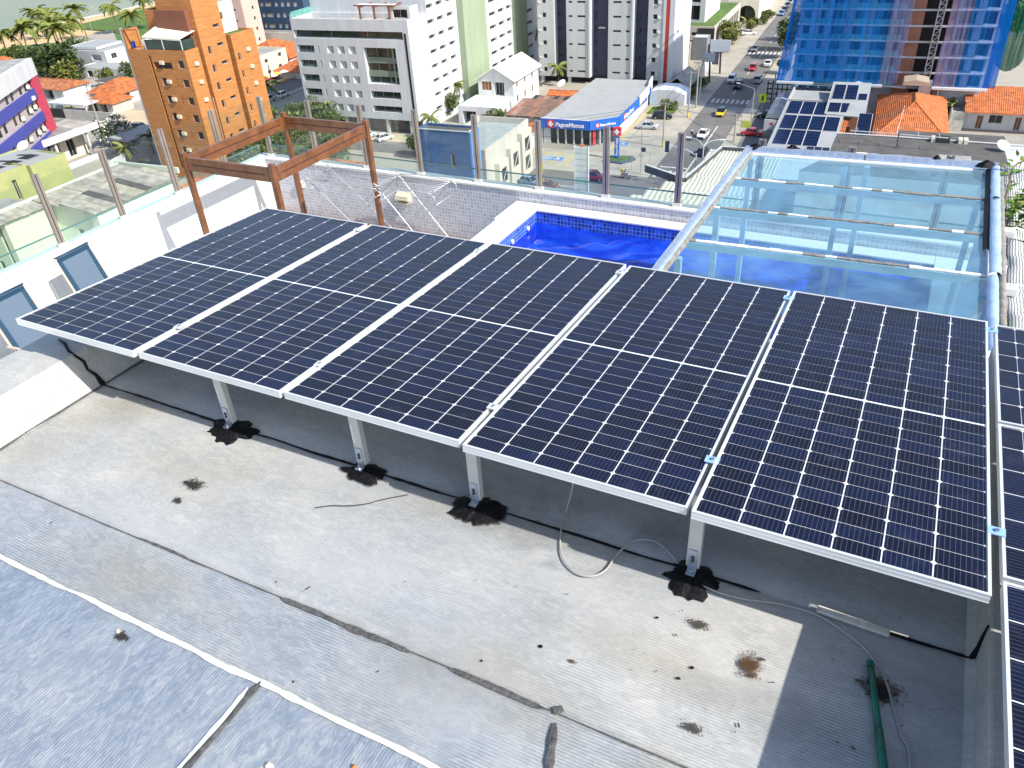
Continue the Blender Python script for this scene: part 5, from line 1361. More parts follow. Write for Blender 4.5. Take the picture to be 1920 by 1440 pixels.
strip((-41.2, 135.2), (-40.8, 135.6), GZ, PMZ - 1.6, -.3, M_REDS, 'red_post', .12)
def lettering(txt, size, shear=.15, bold=.02):
    cu = bpy.data.curves.new('lettering', 'FONT'); cu.body = txt; cu.size = size; cu.shear = shear; cu.offset = bold; cu.extrude = .02; cu.align_x = 'LEFT'
    ob = bpy.data.objects.new('tmp', cu); COL.objects.link(ob)
    dg = bpy.context.evaluated_depsgraph_get(); dg.update()
    me = bpy.data.meshes.new_from_object(ob.evaluated_get(dg)); me.name = 'lettering'
    bpy.data.objects.remove(ob); bpy.data.curves.remove(cu)
    me.materials.clear(); me.materials.append(M_SIGNW)
    return me
def sign(a, c, z, size, off, txt=True, icon=True):
    """icon and letters standing on the band from a toward c"""
    a = Vector((*a, 0)); c = Vector((*c, 0)); d = (c - a).normalized(); n = Vector((d.y, -d.x, 0)); L = (c - a).length
    p = a + d * off + n * .26
    M = Matrix(((d.x, 0, n.x, 0), (d.y, 0, n.y, 0), (0, 1, 0, 0), (0, 0, 0, 1)))
    if icon:
        s_ = size * 1.25
        b = MB(); q = p + d * s_ / 2
        b.obox((q.x, q.y, z + size * .38), d, n, (0, 0, 1), s_ / 2, .03, s_ / 2); b.build('sign_logo', M_REDS, t, o)
        b = MB(); q = q + n * .045
        b.obox((q.x, q.y, z + size * .38), d, n, (0, 0, 1), s_ * .36, .012, s_ * .13); b.obox((q.x + n.x * .004, q.y + n.y * .004, z + size * .38), d, n, (0, 0, 1), s_ * .13, .012, s_ * .36); b.disc((q.x + n.x * .02, q.y + n.y * .02, z + size * .38), s_ * .24, 12, 0, n)
        b.build('logo_mark', M_SIGNW, t, o); p = p + d * (s_ * 1.12)
    if txt:
        me = lettering('PagueMenos', size)
        ob = bpy.data.objects.new('lettering', me); COL.objects.link(ob); ob.parent = t
        ob.matrix_local = Matrix.Translation(p - Vector(o) + Vector((0, 0, z))) @ M
sign(bands[0][0], bands[0][1], PMZ - 1.15, 1.12, 1.35)
sign(bands[1][0], bands[1][1], PMZ - 1.05, .62, 1.1)
sign(bands[2][0], bands[2][1], PMZ - 1.10, 1.05, 2.5)
strip((-37.75, 156), (-37.85, 159.5), PMZ - 2.2, PMZ - .2, .12, M_BLUES, 'wall_sign', .05)
strip((-37.9, 162), (-38.0, 163.2), PMZ - 1.8, PMZ - .3, .12, M_BLUES, 'wall_sign', .05)
t2 = city('bucket', 'orange bucket standing before the shop windows', 'bucket', -42.6, 132.9, GZ + .05)
MB().lathe((0, 0, 0), [(.3, 0), (.42, .7), (.36, .72), (.0, .5)], 12).build('body', M_TERR, t2); MB().tube(smooth_path([(-.4, 0, .7), (-.2, 0, 1.0), (.2, 0, 1.0), (.4, 0, .7)], 4), .025, 5).build('handle', M_METAL, t2)
# totem
t = city('sign_totem', 'tall blue sign totem with a red logo box on top', 'sign', -34.6, 128.4); o = (-34.6, 128.4, GZ)
MB().box(-35.0, 128.2, GZ + .5, -34.2, 128.6, GZ + 4.3).build('column', M_BLUES, t, o)
MB().box(-35.3, 128.1, GZ + 4.3, -33.9, 128.7, GZ + 5.7).build('logo_box', M_REDS, t, o)
b = MB(); b.disc((-34.6, 128.08, GZ + 5.0), .36, 12, 0, (0, -1, 0)); b.box(-35.1, 128.07, GZ + 4.87, -34.1, 128.09, GZ + 5.13); b.box(-34.73, 128.06, GZ + 4.5, -34.47, 128.085, GZ + 5.5); b.build('logo_mark', M_SIGNW, t, o)
me = lettering('PagueMenos', .62)
ob = bpy.data.objects.new('lettering', me); COL.objects.link(ob); ob.parent = t
ob.matrix_local = Matrix.Translation((.20, -.22, .75)) @ Matrix(((0, -1, 0, 0), (0, 0, -1, 0), (1, 0, 0, 0), (0, 0, 0, 1)))
sheetp('planting_bed', [(-36.6, 126.6), (-33, 126.2), (-31.2, 128.6), (-32.2, 130.2), (-36.4, 129.6)], GZ + .35, cmat('bed_kerb', (.10, .12, .18)), None, 'kidney shaped dark kerbed bed round the foot of the blue totem', 'planting bed')
sheetp('lawn', [(-36.2, 126.9), (-33.2, 126.6), (-31.7, 128.6), (-32.5, 129.8), (-36.1, 129.3)], GZ + .40, M_GRASS)
# white annex beside the pharmacy
t = city('annex', 'low white annex with a pitched top at the side of the pharmacy', 'building', -34.5, 166); o = (-34.5, 166, GZ)
b = MB(); b.extr([(-38.3, GZ), (-31.0, GZ), (-31.0, -40.6), (-33.2, -39.7), (-36.4, -39.7), (-38.3, -40.2)], 164, 170); b.build('wall', M_CW, t, o)
MB().box(-38.2, 163.9, GZ, -37.2, 163.99, -40.6).build('panel', cmat('pale_blue', (.45, .60, .75)), t, o)
sheetp('lawn', [(-37.2, 157.5), (-31.8, 157.5), (-31.8, 163), (-37.2, 163)], GZ + .18, M_GRASS)
# ---- blue clad block and beige building
t = city('blue_building', 'small building clad in mirror blue panels with a black top', 'building', -53, 99.4); o = (-53, 99.4, GZ)
block(t, o, -57.0, -48.3, 99.2, 102.4, GZ, -30.6, M_BLUEG, front=[(-51.6, -50.9, -36.2, -34.0, .1)], roof=M_ROOFD, parapet=.35, bars=0)
MB().box(-57.1, 99.1, -30.6, -48.2, 99.22, -30.48).box(-48.32, 99.23, -30.6, -48.2, 102.5, -30.48).build('roof_trim', M_CW, t, o)
for u in (-54.9, ): MB().box(u, 99.12, GZ, u + .7, 99.19, -32.9).build('pilaster', cmat('blue_dark', (.03, .10, .28)), t, o)
MB().box(-48.29, 99.4, GZ, -48.05, 102.2, -30.8).build('side_panel', cmat('blue_mid', (.12, .28, .62)), t, o)
t = city('beige_building', 'beige two storey building with diagonal window bars and grey roof', 'building', -53, 112); o = (-53, 112, GZ)
block(t, o, -57.3, -47.95, 103.4, 120.7, GZ, -34.5, M_BEIGE, roof=cmat('roof_bluegrey', (.34, .38, .37), var=.15, vscale=.6), parapet=.9, pw=.3)
M_PALE = cmat('c_pale_beige', (.58, .54, .46), var=.05)
for k, (v0, v1, zt) in enumerate(((115.8, 120.0, -35.6), (111.0, 114.8, -36.6), (106.4, 110.0, -37.6))):
    q = MB().box(-47.94, v0, GZ, -47.1, v1, zt).build('bay', M_PALE, t, o)
    for z in (zt - 3.3, zt - 6.4):
        if z < -42.6: continue
        vm = (v0 + v1) / 2
        wq = MB().box(-47.09, vm - .95, z, -47.02, vm + .95, z + 2.2).build('window', M_WIN, t, o)
        MB().bar((-46.98, vm - .95, z), (-46.98, vm + .95, z + 2.2), .12, .06, up=(1, 0, 0)).build('diagonal_bar', M_CW, wq, o)
# ---- cream corrugated roof with gutter, next door on the street corner
t = city('corner_building', 'low corner building with a cream corrugated roof and dark gutter walls', 'building', -15, 105); o = (-15, 105, GZ)
ft = [(-22.5, 96), (-17.2, 104.0), (-15.0, 119), (-10.6, 117.5), (-9.5, 90)]
b = MB(); b.prism([(-24, 92), (-17.4, 103.9), (-15.2, 118.9), (9.5, 120), (9.5, 92)], GZ, -37.3); b.build('wall', M_CLG, t, o)
b = MB()
for a, c in (((-24.0, 108.0), (-17.4, 104.0)), ((-17.35, 104.0), (-15.1, 119)), ((-15.0, 119), (0.5, 119.2))):
    b.bar((a[0], a[1], -36.85), (c[0], c[1], -36.85), .5, 1.0)
b.build('gutter_wall', M_ROOFD, t, o)
b = MB()
for a, c in (((-24.0, 108.0), (-17.4, 104.0)), ((-17.35, 104.0), (-15.1, 119)), ((-15.0, 119), (0.5, 119.2))): b.bar((a[0], a[1], -36.31), (c[0], c[1], -36.31), .34, .07)
b.build('gutter_cap', M_CW, t, o)
M_CORR = cmat('corrugated_cream', (.60, .57, .47), var=.08, vscale=.3)
for k in range(9):
    v0 = 119 - 3.1 * (k + 1); u0 = -16.9 - .0 * k if v0 > 103.5 else -18.5 - (103.5 - v0) * .5
    b = MB(); n = 22
    for i in range(n):
        a = u0 + (-6.0 - u0) * i / n; c = u0 + (-6.0 - u0) * (i + 1) / n; h = .10
        m_ = (a + c) / 2
        b.poly([(a, v0, -37.0), (m_, v0, -37.0 + h), (m_, v0 + 3.04, -36.9 + h), (a, v0 + 3.04, -36.9)]); b.poly([(m_, v0, -37.0 + h), (c, v0, -37.0), (c, v0 + 3.04, -36.9), (m_, v0 + 3.04, -36.9 + h)])
    b.build('roof_sheet', M_CORR, t, o)
# ---- dark flat roof right next door, with pipe, aerial and dish
t = city('flat_roof_building', 'building with a dark flat roof, white pipe and aerial beyond the canopy', 'building', 10, 103, -30); o = (10, 103, -30)
RZ = -30.0
b = MB(); b.prism([(-1.6, 92), (20.5, 92), (20.6, 99.8), (20.3, 108.2), (1.3, 107.4), (1.0, 98)], GZ, RZ); b.build('wall', M_CG, t, o)
b = MB(); b.prism([(-1.6, 92), (20.3, 92), (20.3, 108.0), (1.4, 107.3), (1.0, 98)], RZ, RZ + .06); b.build('roof', M_ROOFD, t, o)
MB().box(8.6, 107.0, RZ - .5, 20.8, 111.5, RZ - .2).build('roof_step', M_ROOFD, t, o)
MB().box(20.35, 92, GZ, 30, 108, RZ - .4).build('side_wall', M_CLG, t, o)
t2 = city('water_pipe', 'long white pipe lying across the dark flat roof', 'pipe', 10, 106, RZ)
MB().tube([(-8.6, 1.2, .2), (-2, 1.2, .2), (16, .6, .2)], .09, 7).build('pipe', M_CW, t2)
for x in (2.6, 3.3, 5.6, 6.2): MB().box(x - .22, .2, .0, x + .22, 1.4, .55).build('pipe_clamp', M_CREAMW, t2)
MB().box(2.9, .1, -.02, 4.4, 1.2, .7).build('tank', M_DARK, t2)
t2 = city('roof_aerial', 'television aerial on a tall mast over the dark flat roof', 'aerial', 8.5, 103, RZ)
MB().tube([(0, 0, 0), (0, 0, 1.9)], .07, 6).build('mast', M_CDK, t2)
MB().bar((-5.5, .4, 1.7), (5.4, -.3, 1.7), .12, .10).build('boom', M_CG, t2)
for k in range(5): MB().bar((-4.8 + k * 2.3, -.5 + (.3 - .1 * k), 1.75), (-4.8 + k * 2.3, 1.0 + (.3 - .1 * k), 1.85), .05, .05).build('element', M_CG, t2)
MB().tube([(-.3, .2, 1.6), (.0, 2.4, 4.5)], .035, 5).build('whip', M_CLG, t2)
def dish(u, v, z, r, rz, lab):
    t2 = city('satellite_dish', lab, 'satellite dish', u, v, z)
    m_ = Matrix.Rotation(rz, 4, 'Z') @ Matrix.Rotation(radians(38), 4, 'X')
    b = MB().lathe((0, 0, 0), [(0.001, .0), (r * .5, r * .05), (r, r * .2), (r * 1.01, r * .19), (r * .5, r * .03), (.001, -.02)], 18)
    q = b.build('reflector', M_SIGNW, t2, smooth=True); q.matrix_local = Matrix.Translation((0, 0, r * .9)) @ m_
    MB().tube([(0, 0, 0), (0, .1 * r, r * .85)], .06, 6).build('mast', M_METAL, t2)
    q = MB().tube([(0, -r * .9, r * .2), (0, 0, r * .9)], .03, 5).build('feed_arm', M_METAL, t2); q.matrix_local = Matrix.Translation((0, 0, r * .9)) @ m_
dish(19.9, 104.5, RZ, .75, .6, 'white satellite dish at the edge of the dark flat roof')
dish(-56.9, 160.8, -39.5, 1.0, -.5, 'white satellite dish beside the pharmacy roof before the grey tower')
dish(-116.5, 78.5, -32.0, .9, .3, 'round white satellite dish on the yellow green building')
t2 = city('skylight', 'pale leaf shaped patch of sealant on the dark flat roof', 'sealant patch', 4.8, 99.8, RZ + .06)
MB().lathe((0, 0, 0), [(.0, .12), (.5, .1), (.55, .0)], 10).build('patch', M_CREAMW, t2).scale = (1.6, .5, 1)
MB().box(13.2, 98.0, RZ + .06, 16.6, 101.5, RZ + .10).build('roof_patch', M_ROOFG, t, o)
# ---- hotel with blue bands and red end strip (turned to the grid)
hx = uv2w(-134.3, 91.4)
t = thing('striped_building', 'apartment block with blue bands, a red end strip and a white parapet', 'apartment block', (hx.x, hx.y, GZ), (0, 0, TH + radians(124))); o = (0, 0, 0)
M_MAUVE = cmat('c_mauve', (.46, .40, .40), var=.06); M_BAND = cmat('band_blue', (.06, .07, .33), var=.06); M_CRIM = cmat('c_crimson', (.52, .055, .10), var=.05)
fr = []
for zt, hh in ((15.7, 1.5), (12.2, 1.7), (8.2, 1.7), (4.2, 1.7)):
    for x in (-9.5, -6.9, -2.0, .6, 5.1, 7.8, 10.4): fr.append((x, x + 1.6, zt - hh, zt, .15))
block(t, o, -14, 12.0, 0, 12, 0, 15.9, M_MAUVE, front=fr, roof=M_ROOFL, parapet=0, bars=0)
for z0, z1 in ((12.4, 14.2), (8.3, 10.0), (4.5, 6.1)): MB().box(-14, -.35, z0, 11.6, -.002, z1).build('blue_band', M_BAND, t, o)
for k in range(4): MB().box(11.7, -.5, 1.5 + 3.85 * k, 14.9, 11.8, 5.3 + 3.85 * k).build('red_panel', M_CRIM, t, o)
MB().box(-14, -.6, 15.91, 15.0, 12, 18.9).build('parapet', M_CW, t, o)
MB().box(-14, .2, 18.91, 14.6, 11.6, 18.98).build('roof', M_ROOFG, t, o)
for k, (x, z) in enumerate(((9.3, 14.9), (9.0, 12.9), (6.6, 11.2), (1.9, 11.0), (9.2, 11.3), (6.7, 7.2), (9.4, 7.2), (1.9, 7.3), (4.0, 3.4), (9.3, 3.3), (-.4, 3.2))): ac(t, o, (x, -.36 if k in (1,) else -.0, z), 0, ACM2, 1.15)
MB().box(2, 3, 18.98, 8, 8, 20.6).build('roof_box', M_CW, t, o)
# ---- house with the fibre cement roof and white fascia
t = city('verandah_house', 'low house with a grey sheet roof and a wide white fascia over its verandah', 'house', -143, 97); o = (-143, 97, GZ)
block(t, o, -150, -140.2, 85, 107.5, GZ, -38.0, M_CREAMW, right=[(96, 98.4, -42.4, -39.6, .3), (100, 101.6, -42.4, -39.3, .3, M_DARK), (103.2, 105, -42.6, -39.4)], roof=M_ROOFG, parapet=0)
for k in range(6):
    for j, (u0, u1, za, zb) in enumerate(((-153.5, -145.2, -37.7, -36.9), (-145.19, -137.4, -36.9, -37.45))):
        v0 = 84 + k * 4.15
        b = MB(); b.poly([(u0, v0, za), (u1, v0, zb), (u1, v0 + 4.1, zb), (u0, v0 + 4.1, za)]); b.poly([(u0, v0, za - .1), (u1, v0, zb - .1), (u1, v0, zb), (u0, v0, za)]); b.build('roof_sheet', cmat('fibre_%d' % ((k * 2 + j) % 3), ((.26, .25, .235), (.20, .195, .19), (.38, .36, .31))[(k * 2 + j) % 3], var=.3, vscale=.4), t, o)
MB().box(-137.39, 83.6, -38.3, -137.0, 109.2, -37.1).box(-153.5, 109.0, -38.1, -137.4, 109.2, -37.2).build('fascia', M_CW, t, o)
for v in (98.8, 106.2): MB().box(-138.0, v, GZ, -137.6, v + .4, -38.0).build('post', M_CW, t, o)
MB().box(-135.4, 96, GZ, -134.6, 109, -42.1).build('planter', M_CW, t, o)
# ---- yellow green building and the pale green one before it
M_LIME = mat('c_lime', (.30, .35, .15), rough=.8, var=.0, vscale=.6, col2=(.43, .42, .17))
t = city('lime_building', 'flat topped building in blotchy yellow green paint', 'building', -115, 72); o = (-115, 72, GZ)
block(t, o, -122, -110.4, 62, 73.6, GZ, -32.0, M_LIME, right=[(64.5, 65.6, -35.6, -33.6, .2), (70.5, 71.2, -36.6, -33.5, .5, M_DARK)], roof=M_ROOFL, parapet=.25, name='wall')
block(t, o, -120, -109.6, 73.7, 80.0, GZ, -32.2, M_LIME, right=[(74.6, 75.8, -38.5, -37.2, .2)], roof=M_ROOFL, parapet=.2, name='wing')
b = MB()
for k in range(5): b.poly([(-118 + k * .3, 64 + k * 3, -31.7), (-112.5, 64 + k * 3, -31.4), (-112.5, 66.4 + k * 3, -31.45), (-118 + k * .3, 66.4 + k * 3, -31.8)])
b.build('loose_sheets', M_ROOFL, t, o)
M_PALEG = cmat('c_pale_green', (.62, .66, .54), var=.05); M_PALEG2 = cmat('c_mint', (.54, .63, .45), var=.05)
t = city('pale_building', 'pale green building with a sagging grey sheet roof just below the terrace wall', 'building', -94, 70); o = (-94, 70, GZ)
rt = [(74.0, 75.3, -38.0, -37.4, .15), (76.0, 77.1, -37.9, -37.3, .15), (71.4, 72.4, -39.6, -38.2, .15), (77.8, 79.6, -39.0, -37.4, .2, M_WING), (66.9, 67.8, -39.5, -37.6, .15)]
block(t, o, -98.7, -88.4, 65.9, 80.0, GZ, -34.0, M_PALEG, right=rt, front=[(-93.3, -92.2, -38.5, -37.2, .15)], roof=M_ROOFG, parapet=0)
block(t, o, -106, -96.8, 58.5, 65.89, GZ, -34.0, M_PALEG2, front=[(-101.6, -100.6, -37.6, -36.0, .15), (-101.4, -100.4, -41.4, -39.8, .15), (-98.6, -97.9, -43, -34.5, .3, M_DARK)], roof=M_ROOFG, parapet=0, name='wing')
M_FIB = [M_FIBRE, cmat('fibre_tan', (.42, .38, .30), var=.3, vscale=.6), M_ROOFD, cmat('fibre_mid', (.30, .28, .25), var=.3, vscale=.6)]
rnd = random.Random(5)
for (ua, ub, v0, v1, za, zb, n) in ((-98.9, -94.0, 64.8, 80.2, -33.2, -33.6, 12), (-93.98, -87.6, 65.0, 80.6, -33.3, -34.1, 12), (-100.0, -96.2, 52.5, 64.75, -33.1, -33.7, 10)):
    for k in range(n):
        a = v0 + (v1 - v0) * k / n; c = v0 + (v1 - v0) * (k + 1) / n; e = rnd.uniform(0, .08)
        m = M_FIB[0] if rnd.random() < .45 else M_FIB[1]
        if ua > -94.5 and k in (3, 4, 7, 8): m = M_FIB[2] if k % 2 else M_FIB[3]
        b = MB(); b.poly([(ua, a, za + e), (ub, a, zb + e), (ub, c - .06, zb + e), (ua, c - .06, za + e)]); b.poly([(ub, a, zb + e - .1), (ub, c - .06, zb + e - .1), (ub, c - .06, zb + e), (ub, a, zb + e)]); b.poly([(ua, a, za + e - .1), (ub, a, zb + e - .1), (ub, a, zb + e), (ua, a, za + e)])
        b.build('roof_sheet', m, t, o)
MB().box(-99.3, 50, -33.4, -98.92, 80.3, -32.95).box(-100.2, 80.65, -33.8, -87.5, 80.95, -33.0).build('roof_kerb', M_PALEG, t, o)
MB().box(-88.39, 70, GZ, -85.5, 73.6, -38.0).build('porch', M_CLG, t, o); b = MB(); b.poly([(-88.3, 69.6, -36.7), (-85.0, 69.6, -37.5), (-85.0, 74.0, -37.5), (-88.3, 74.0, -36.7)]); b.poly([(-88.3, 69.6, -36.9), (-85.0, 69.6, -37.7), (-85.0, 69.6, -37.5), (-88.3, 69.6, -36.7)]); b.build('porch_roof', M_FIBRE, t, o)
ac(t, o, (-88.4, 68.4, -38.2), pi / 2, ACM2); ac(t, o, (-88.4, 76.6, -39.6), pi / 2, ACM2)
# ---- parking court and its white wall
slab('court', -128, 84, -112.5, 105.9, GZ + .05, cmat('court_paving', (.22, .23, .25), var=.2))
t = city('boundary_wall', 'white boundary wall along the parking court below the brown tower', 'wall', -125, 108); o = (-125, 108, GZ)
b = MB()
for k in range(6):
    p = (-122.5 - 1.0 * k, 97 + 3.8 * k); q = (-123.5 - 1.0 * k, 97 + 3.8 * (k + 1))
    MB().bar((p[0], p[1] + .03, GZ + 1.4), (q[0], q[1], GZ + 1.4), .2, 2.8).build('wall_panel', M_CW, t, o)
t = city('flat_shelter', 'flat white shelter roof beside the flowering tree', 'shelter', -131, 113); o = (-131, 113, GZ)
MB().box(-135, 108, -40.3, -128.5, 118, -40.0).build('roof', M_ROOFL, t, o)
for u, v in ((-134.5, 108.5), (-129, 108.5), (-134.5, 117.4), (-129, 117.4)): MB().box(u, v, GZ, u + .25, v + .25, -40.3).build('post', M_CW, t, o)
# ---- houses on the left
def house(name, lab, u0, u1, v0, v1, ze, zr, roofm, axis='v', wallm=None, front=(), right=(), ins=None):
    t = city(name, lab, 'house', (u0 + u1) / 2, (v0 + v1) / 2); o = ((u0 + u1) / 2, (v0 + v1) / 2, GZ)
    block(t, o, u0, u1, v0, v1, GZ, ze, wallm or M_CW, front=front, right=right, roof=M_ROOFG, parapet=0, name='wall', roofname='ceiling')
    hip(t, o, u0, u1, v0, v1, ze + .05, zr, roofm, axis, ins)
    return t, o
house('garage_house', 'white garage row with an old orange tiled roof and three dark openings', -202, -184, 139.5, 148, -40.3, -38.8, M_CLAYO, 'u', front=[(-200, -196.6, -42.9, -40.6, 1.5, M_DARK), (-195.6, -192.2, -42.9, -40.6, 1.5, M_DARK), (-191.2, -187.8, -42.9, -40.6, 1.5, M_DARK)], ins=0)
house('tiled_house', 'house with a bright orange tiled hip roof behind the fence by the street', -173, -163.5, 138, 150, -40.2, -37.9, M_CLAYX, 'v', right=[(140, 142, -42, -40.6)])
house('tiled_house', 'small orange roofed porch joined to the house behind the street fence', -166.5, -158.3, 131.5, 137.5, -40.4, -38.6, M_CLAYY, 'u', wallm=M_BEIGE, front=[(-165.5, -163.5, -43, -40.7, 1, M_DARK), (-162.3, -160.3, -43, -40.7, 1, M_DARK)])
house('tiled_house', 'tiny orange roof showing through the branches of the big tree', -243, -238, 164, 168, -40.4, -39.4, M_CLAYX, 'u')
house('tiled_house', 'small orange roof at the edge of the big tree by the white villa', -219, -215, 171, 175, -39.8, -38.8, M_CLAYX, 'v')
t = city('carport', 'white flat carport roof beside the orange porch', 'carport', -168, 128); o = (-168, 128, GZ)
MB().box(-175, 127.5, -40.2, -162.6, 134, -39.9).build('roof', M_CW, t, o)
for u, v in ((-174.5, 128), (-163.2, 128), (-174.5, 133), (-163.2, 133)): MB().box(u, v, GZ, u + .25, v + .25, -40.2).build('post', M_CW, t, o)
t = city('boundary_wall', 'long grey panel fence along the street below the orange roofs', 'fence', -160, 126); o = (-160, 126, GZ)
for k in range(9): MB().box(-174 + 2.5 * k, 126.6, GZ, -171.6 + 2.5 * k, 126.8, -40.9).build('fence_panel', M_BEIGE if k > 1 else M_DARK, t, o)
t = city('boundary_wall', 'white panel wall with grass at its foot beside the red strip', 'wall', -184, 131); o = (-184, 131, GZ)
for k in range(4): MB().box(-193 + 4.6 * k, 131.0, GZ, -188.5 + 4.6 * k, 131.2, -41.0).build('wall_panel', M_CW, t, o)
sheetp('lawn', [(-192, 123.2), (-172, 123.2), (-172, 130.8), (-192, 130.8)], GZ + .06, M_GRASS)
sheetp('yard', [(-205, 131.5), (-176, 131.5), (-176, 139), (-205, 139)], GZ + .06, cmat('dry_grass', (.30, .26, .12), var=.3))
slab('yard', -158, 127, -143, 136, GZ + .06, cmat('sand_yard', (.55, .42, .28), var=.15))
t = city('flat_villa', 'white villa with stepped flat roofs near the palms', 'villa', -205, 172); o = (-205, 172, GZ)
block(t, o, -214.5, -197.5, 167, 179, GZ, -37.0, M_CW, front=[(-203.2, -199.5, -39.6, -38.0, 1.2, M_CLG)], right=[(169, 171, -39.4, -38)], roof=M_ROOFL, parapet=.15, name='upper_wall')
block(t, o, -213, -202, 168.5, 178, -37.0, -36.3, M_CW, roof=M_ROOFL, parapet=.1, name='roof_step')
block(t, o, -202, -186, 160.5, 166.9, GZ, -39.9, M_CW, front=[(-199, -197, -42.5, -40.8), (-194, -189, -43, -40.6, 1.5, M_DARK)], roof=M_ROOFL, parapet=.2, name='lower_wall')
block(t, o, -196.9, -185.5, 180, 187, GZ, -36.5, M_CW, front=[(-195, -192, -38.6, -37.4), (-190.5, -187.5, -38.6, -37.4)], roof=M_ROOFL, parapet=.3, name='rear_wing')
t = city('carport', 'dark carport roof tucked beside the white villa', 'carport', -178, 152); o = (-178, 152, GZ)
MB().box(-183, 149, -40.4, -174, 154, -40.2).build('roof', M_ROOFD, t, o)
for u, v in ((-182.5, 149.3), (-174.6, 149.3)): MB().box(u, v, GZ, u + .2, v + .2, -40.4).build('post', M_CW, t, o)
# ---- buildings behind the brown tower
t = city('hotel_block', 'grey and mauve hotel with a white window grid behind the brown tower', 'hotel', -176, 200); o = (-176, 200, GZ)
fr = [(-190 + 2.1 * k, -188.6 + 2.1 * k, z - 1.3, z, .3) for k in range(7) for z in (-22.6, -26.4, -30.2, -34.0)]
block(t, o, -190.5, -174.6, 197, 205, GZ, -18, M_MAUVE, front=fr, roof=M_ROOFL, bars=0)
for z in (-24.6, -28.4, -32.2): MB().box(-190.6, 196.7, z, -174.6, 196.99, z + .9).build('white_band', M_CW, t, o)
M_PINK = cmat('c_pink', (.66, .46, .39), var=.05)
t = city('pink_building', 'salmon pink apartment block with a single column of small windows', 'apartment block', -176, 201); o = (-176, 201, GZ)
block(t, o, -174.5, -170, 196.2, 203.6, GZ, -17, M_PINK, right=[(200.4, 201.3, z - 1.0, z, .2) for z in (-24.4, -27.3, -30.2, -33.1, -36, -39)], front=[(-173.4, -172.6, z - .6, z, .2) for z in (-30.4, -33.4)], roof=M_ROOFL, bars=0)
M_NAVYB = cmat('c_blue_dark', (.035, .08, .15), var=.08)
t = city('navy_building', 'dark blue apartment block with rows of white shutters', 'apartment block', -172, 214); o = (-172, 214, GZ)
fr = []
for z in (-21.6, -24.7, -27.8, -30.9, -34.0, -37.1):
    for a, m in ((-178.6, M_CW), (-176.4, M_CW), (-174.6, M_BEIGE), (-170.8, M_CW), (-168.4, M_CW), (-166.2, M_CLG), (-163.6, M_CW)): fr.append((a, a + (2.6 if m is M_BEIGE else 1.3), z - 1.35, z, .15, m)); 
block(t, o, -179.4, -160, 212, 224, GZ, -14, M_NAVYB, front=fr, roof=M_ROOFL, bars=0, frame=M_NAVYB)
t = city('grey_yard_house', 'old grey house front below the dark blue block', 'house', -170, 207); o = (-170, 207, GZ)
block(t, o, -178, -160, 206, 210, GZ, -38.6, M_BEIGE, roof=M_ROOFG)
t, o = house('tiled_house', 'orange tiled house behind the cream restaurant, nearer the pink block', -164, -155, 187, 199, -40.4, -38.0, M_CLAYX, 'v')
t, o = house('tiled_house', 'orange tiled house behind the cream restaurant, hard by the white office block', -153, -143, 179.5, 196, -39.8, -37.4, M_CLAYX, 'v')
t, o = house('tiled_house', 'low orange tiled roof running down beside the white office block', -141.5, -133, 171, 186, -41.2, -39.0, M_CLAYX, 'v')
t = city('restaurant', 'cream two storey restaurant building with four small windows', 'restaurant', -148, 171); o = (-148, 171, GZ)
block(t, o, -152.5, -143, 163.4, 178.8, GZ, -36.9, M_CREAMW, right=[(165.4, 166.8, -40.4, -39.5, .2), (169.4, 170.8, -39.0, -38.1, .2), (169.8, 171.2, -41.8, -40.9, .2), (175.2, 176.6, -38.6, -37.6, .2), (174.6, 176, -41.4, -40.4, .2)], roof=M_ROOFG, parapet=.5)
MB().box(-142.95, 165, -42.4, -140.5, 179, -42.2).build('awning', M_CRIM, t, o)
for k in range(7):
    u, v = -138.6 + .5 * (k % 2), 163.4 + 2.2 * k
    t2 = city('parasol', ('yellow', 'white', 'yellow', 'white', 'yellow', 'white', 'yellow')[k] + ' cafe parasol, ' + ('first', 'second', 'third', 'fourth', 'fifth', 'sixth', 'last')[k] + ' of the row along the restaurant front', 'parasol', u, v, group='cafe parasols')
    MB().tube([(0, 0, 0), (0, 0, 2.3)], .04, 5).build('pole', M_METAL, t2); MB().lathe((0, 0, 0), [(1.35, 1.95), (.0, 2.5)], 8).build('canopy', M_YEL if k % 2 == 0 else M_CW, t2)
for k in range(6):
    u, v = -136.2 + .4 * (k % 2), 164 + 2.3 * k
    t2 = city('cafe_table', 'yellow cafe table with stools, ' + ('first', 'second', 'third', 'fourth', 'fifth', 'last')[k] + ' of the row by the restaurant kerb', 'table', u, v, group='yellow cafe tables')
    MB().box(-.5, -.5, .7, .5, .5, .78).build('top', M_YEL, t2)
    for x, y in ((-.4, -.4), (.4, -.4), (-.4, .4), (.4, .4)): MB().box(x - .04, y - .04, 0, x + .04, y + .04, .7).build('leg', M_YEL, t2)
t = city('lean_roof', 'pale grey pitched roof of the hall behind the white office block', 'building', -122, 190); o = (-122, 190, GZ)
block(t, o, -134, -112, 186, 200, GZ, -31.5, M_CLG, roof=M_ROOFL, parapet=0)
b = MB(); b.poly([(-134.5, 185.5, -31.4), (-111.5, 185.5, -31.4), (-111.5, 193, -27.6), (-134.5, 193, -27.6)]); b.poly([(-111.5, 200, -31.4), (-134.5, 200, -31.4), (-134.5, 193, -27.6), (-111.5, 193, -27.6)]); b.build('roof', M_ROOFL, t, o)

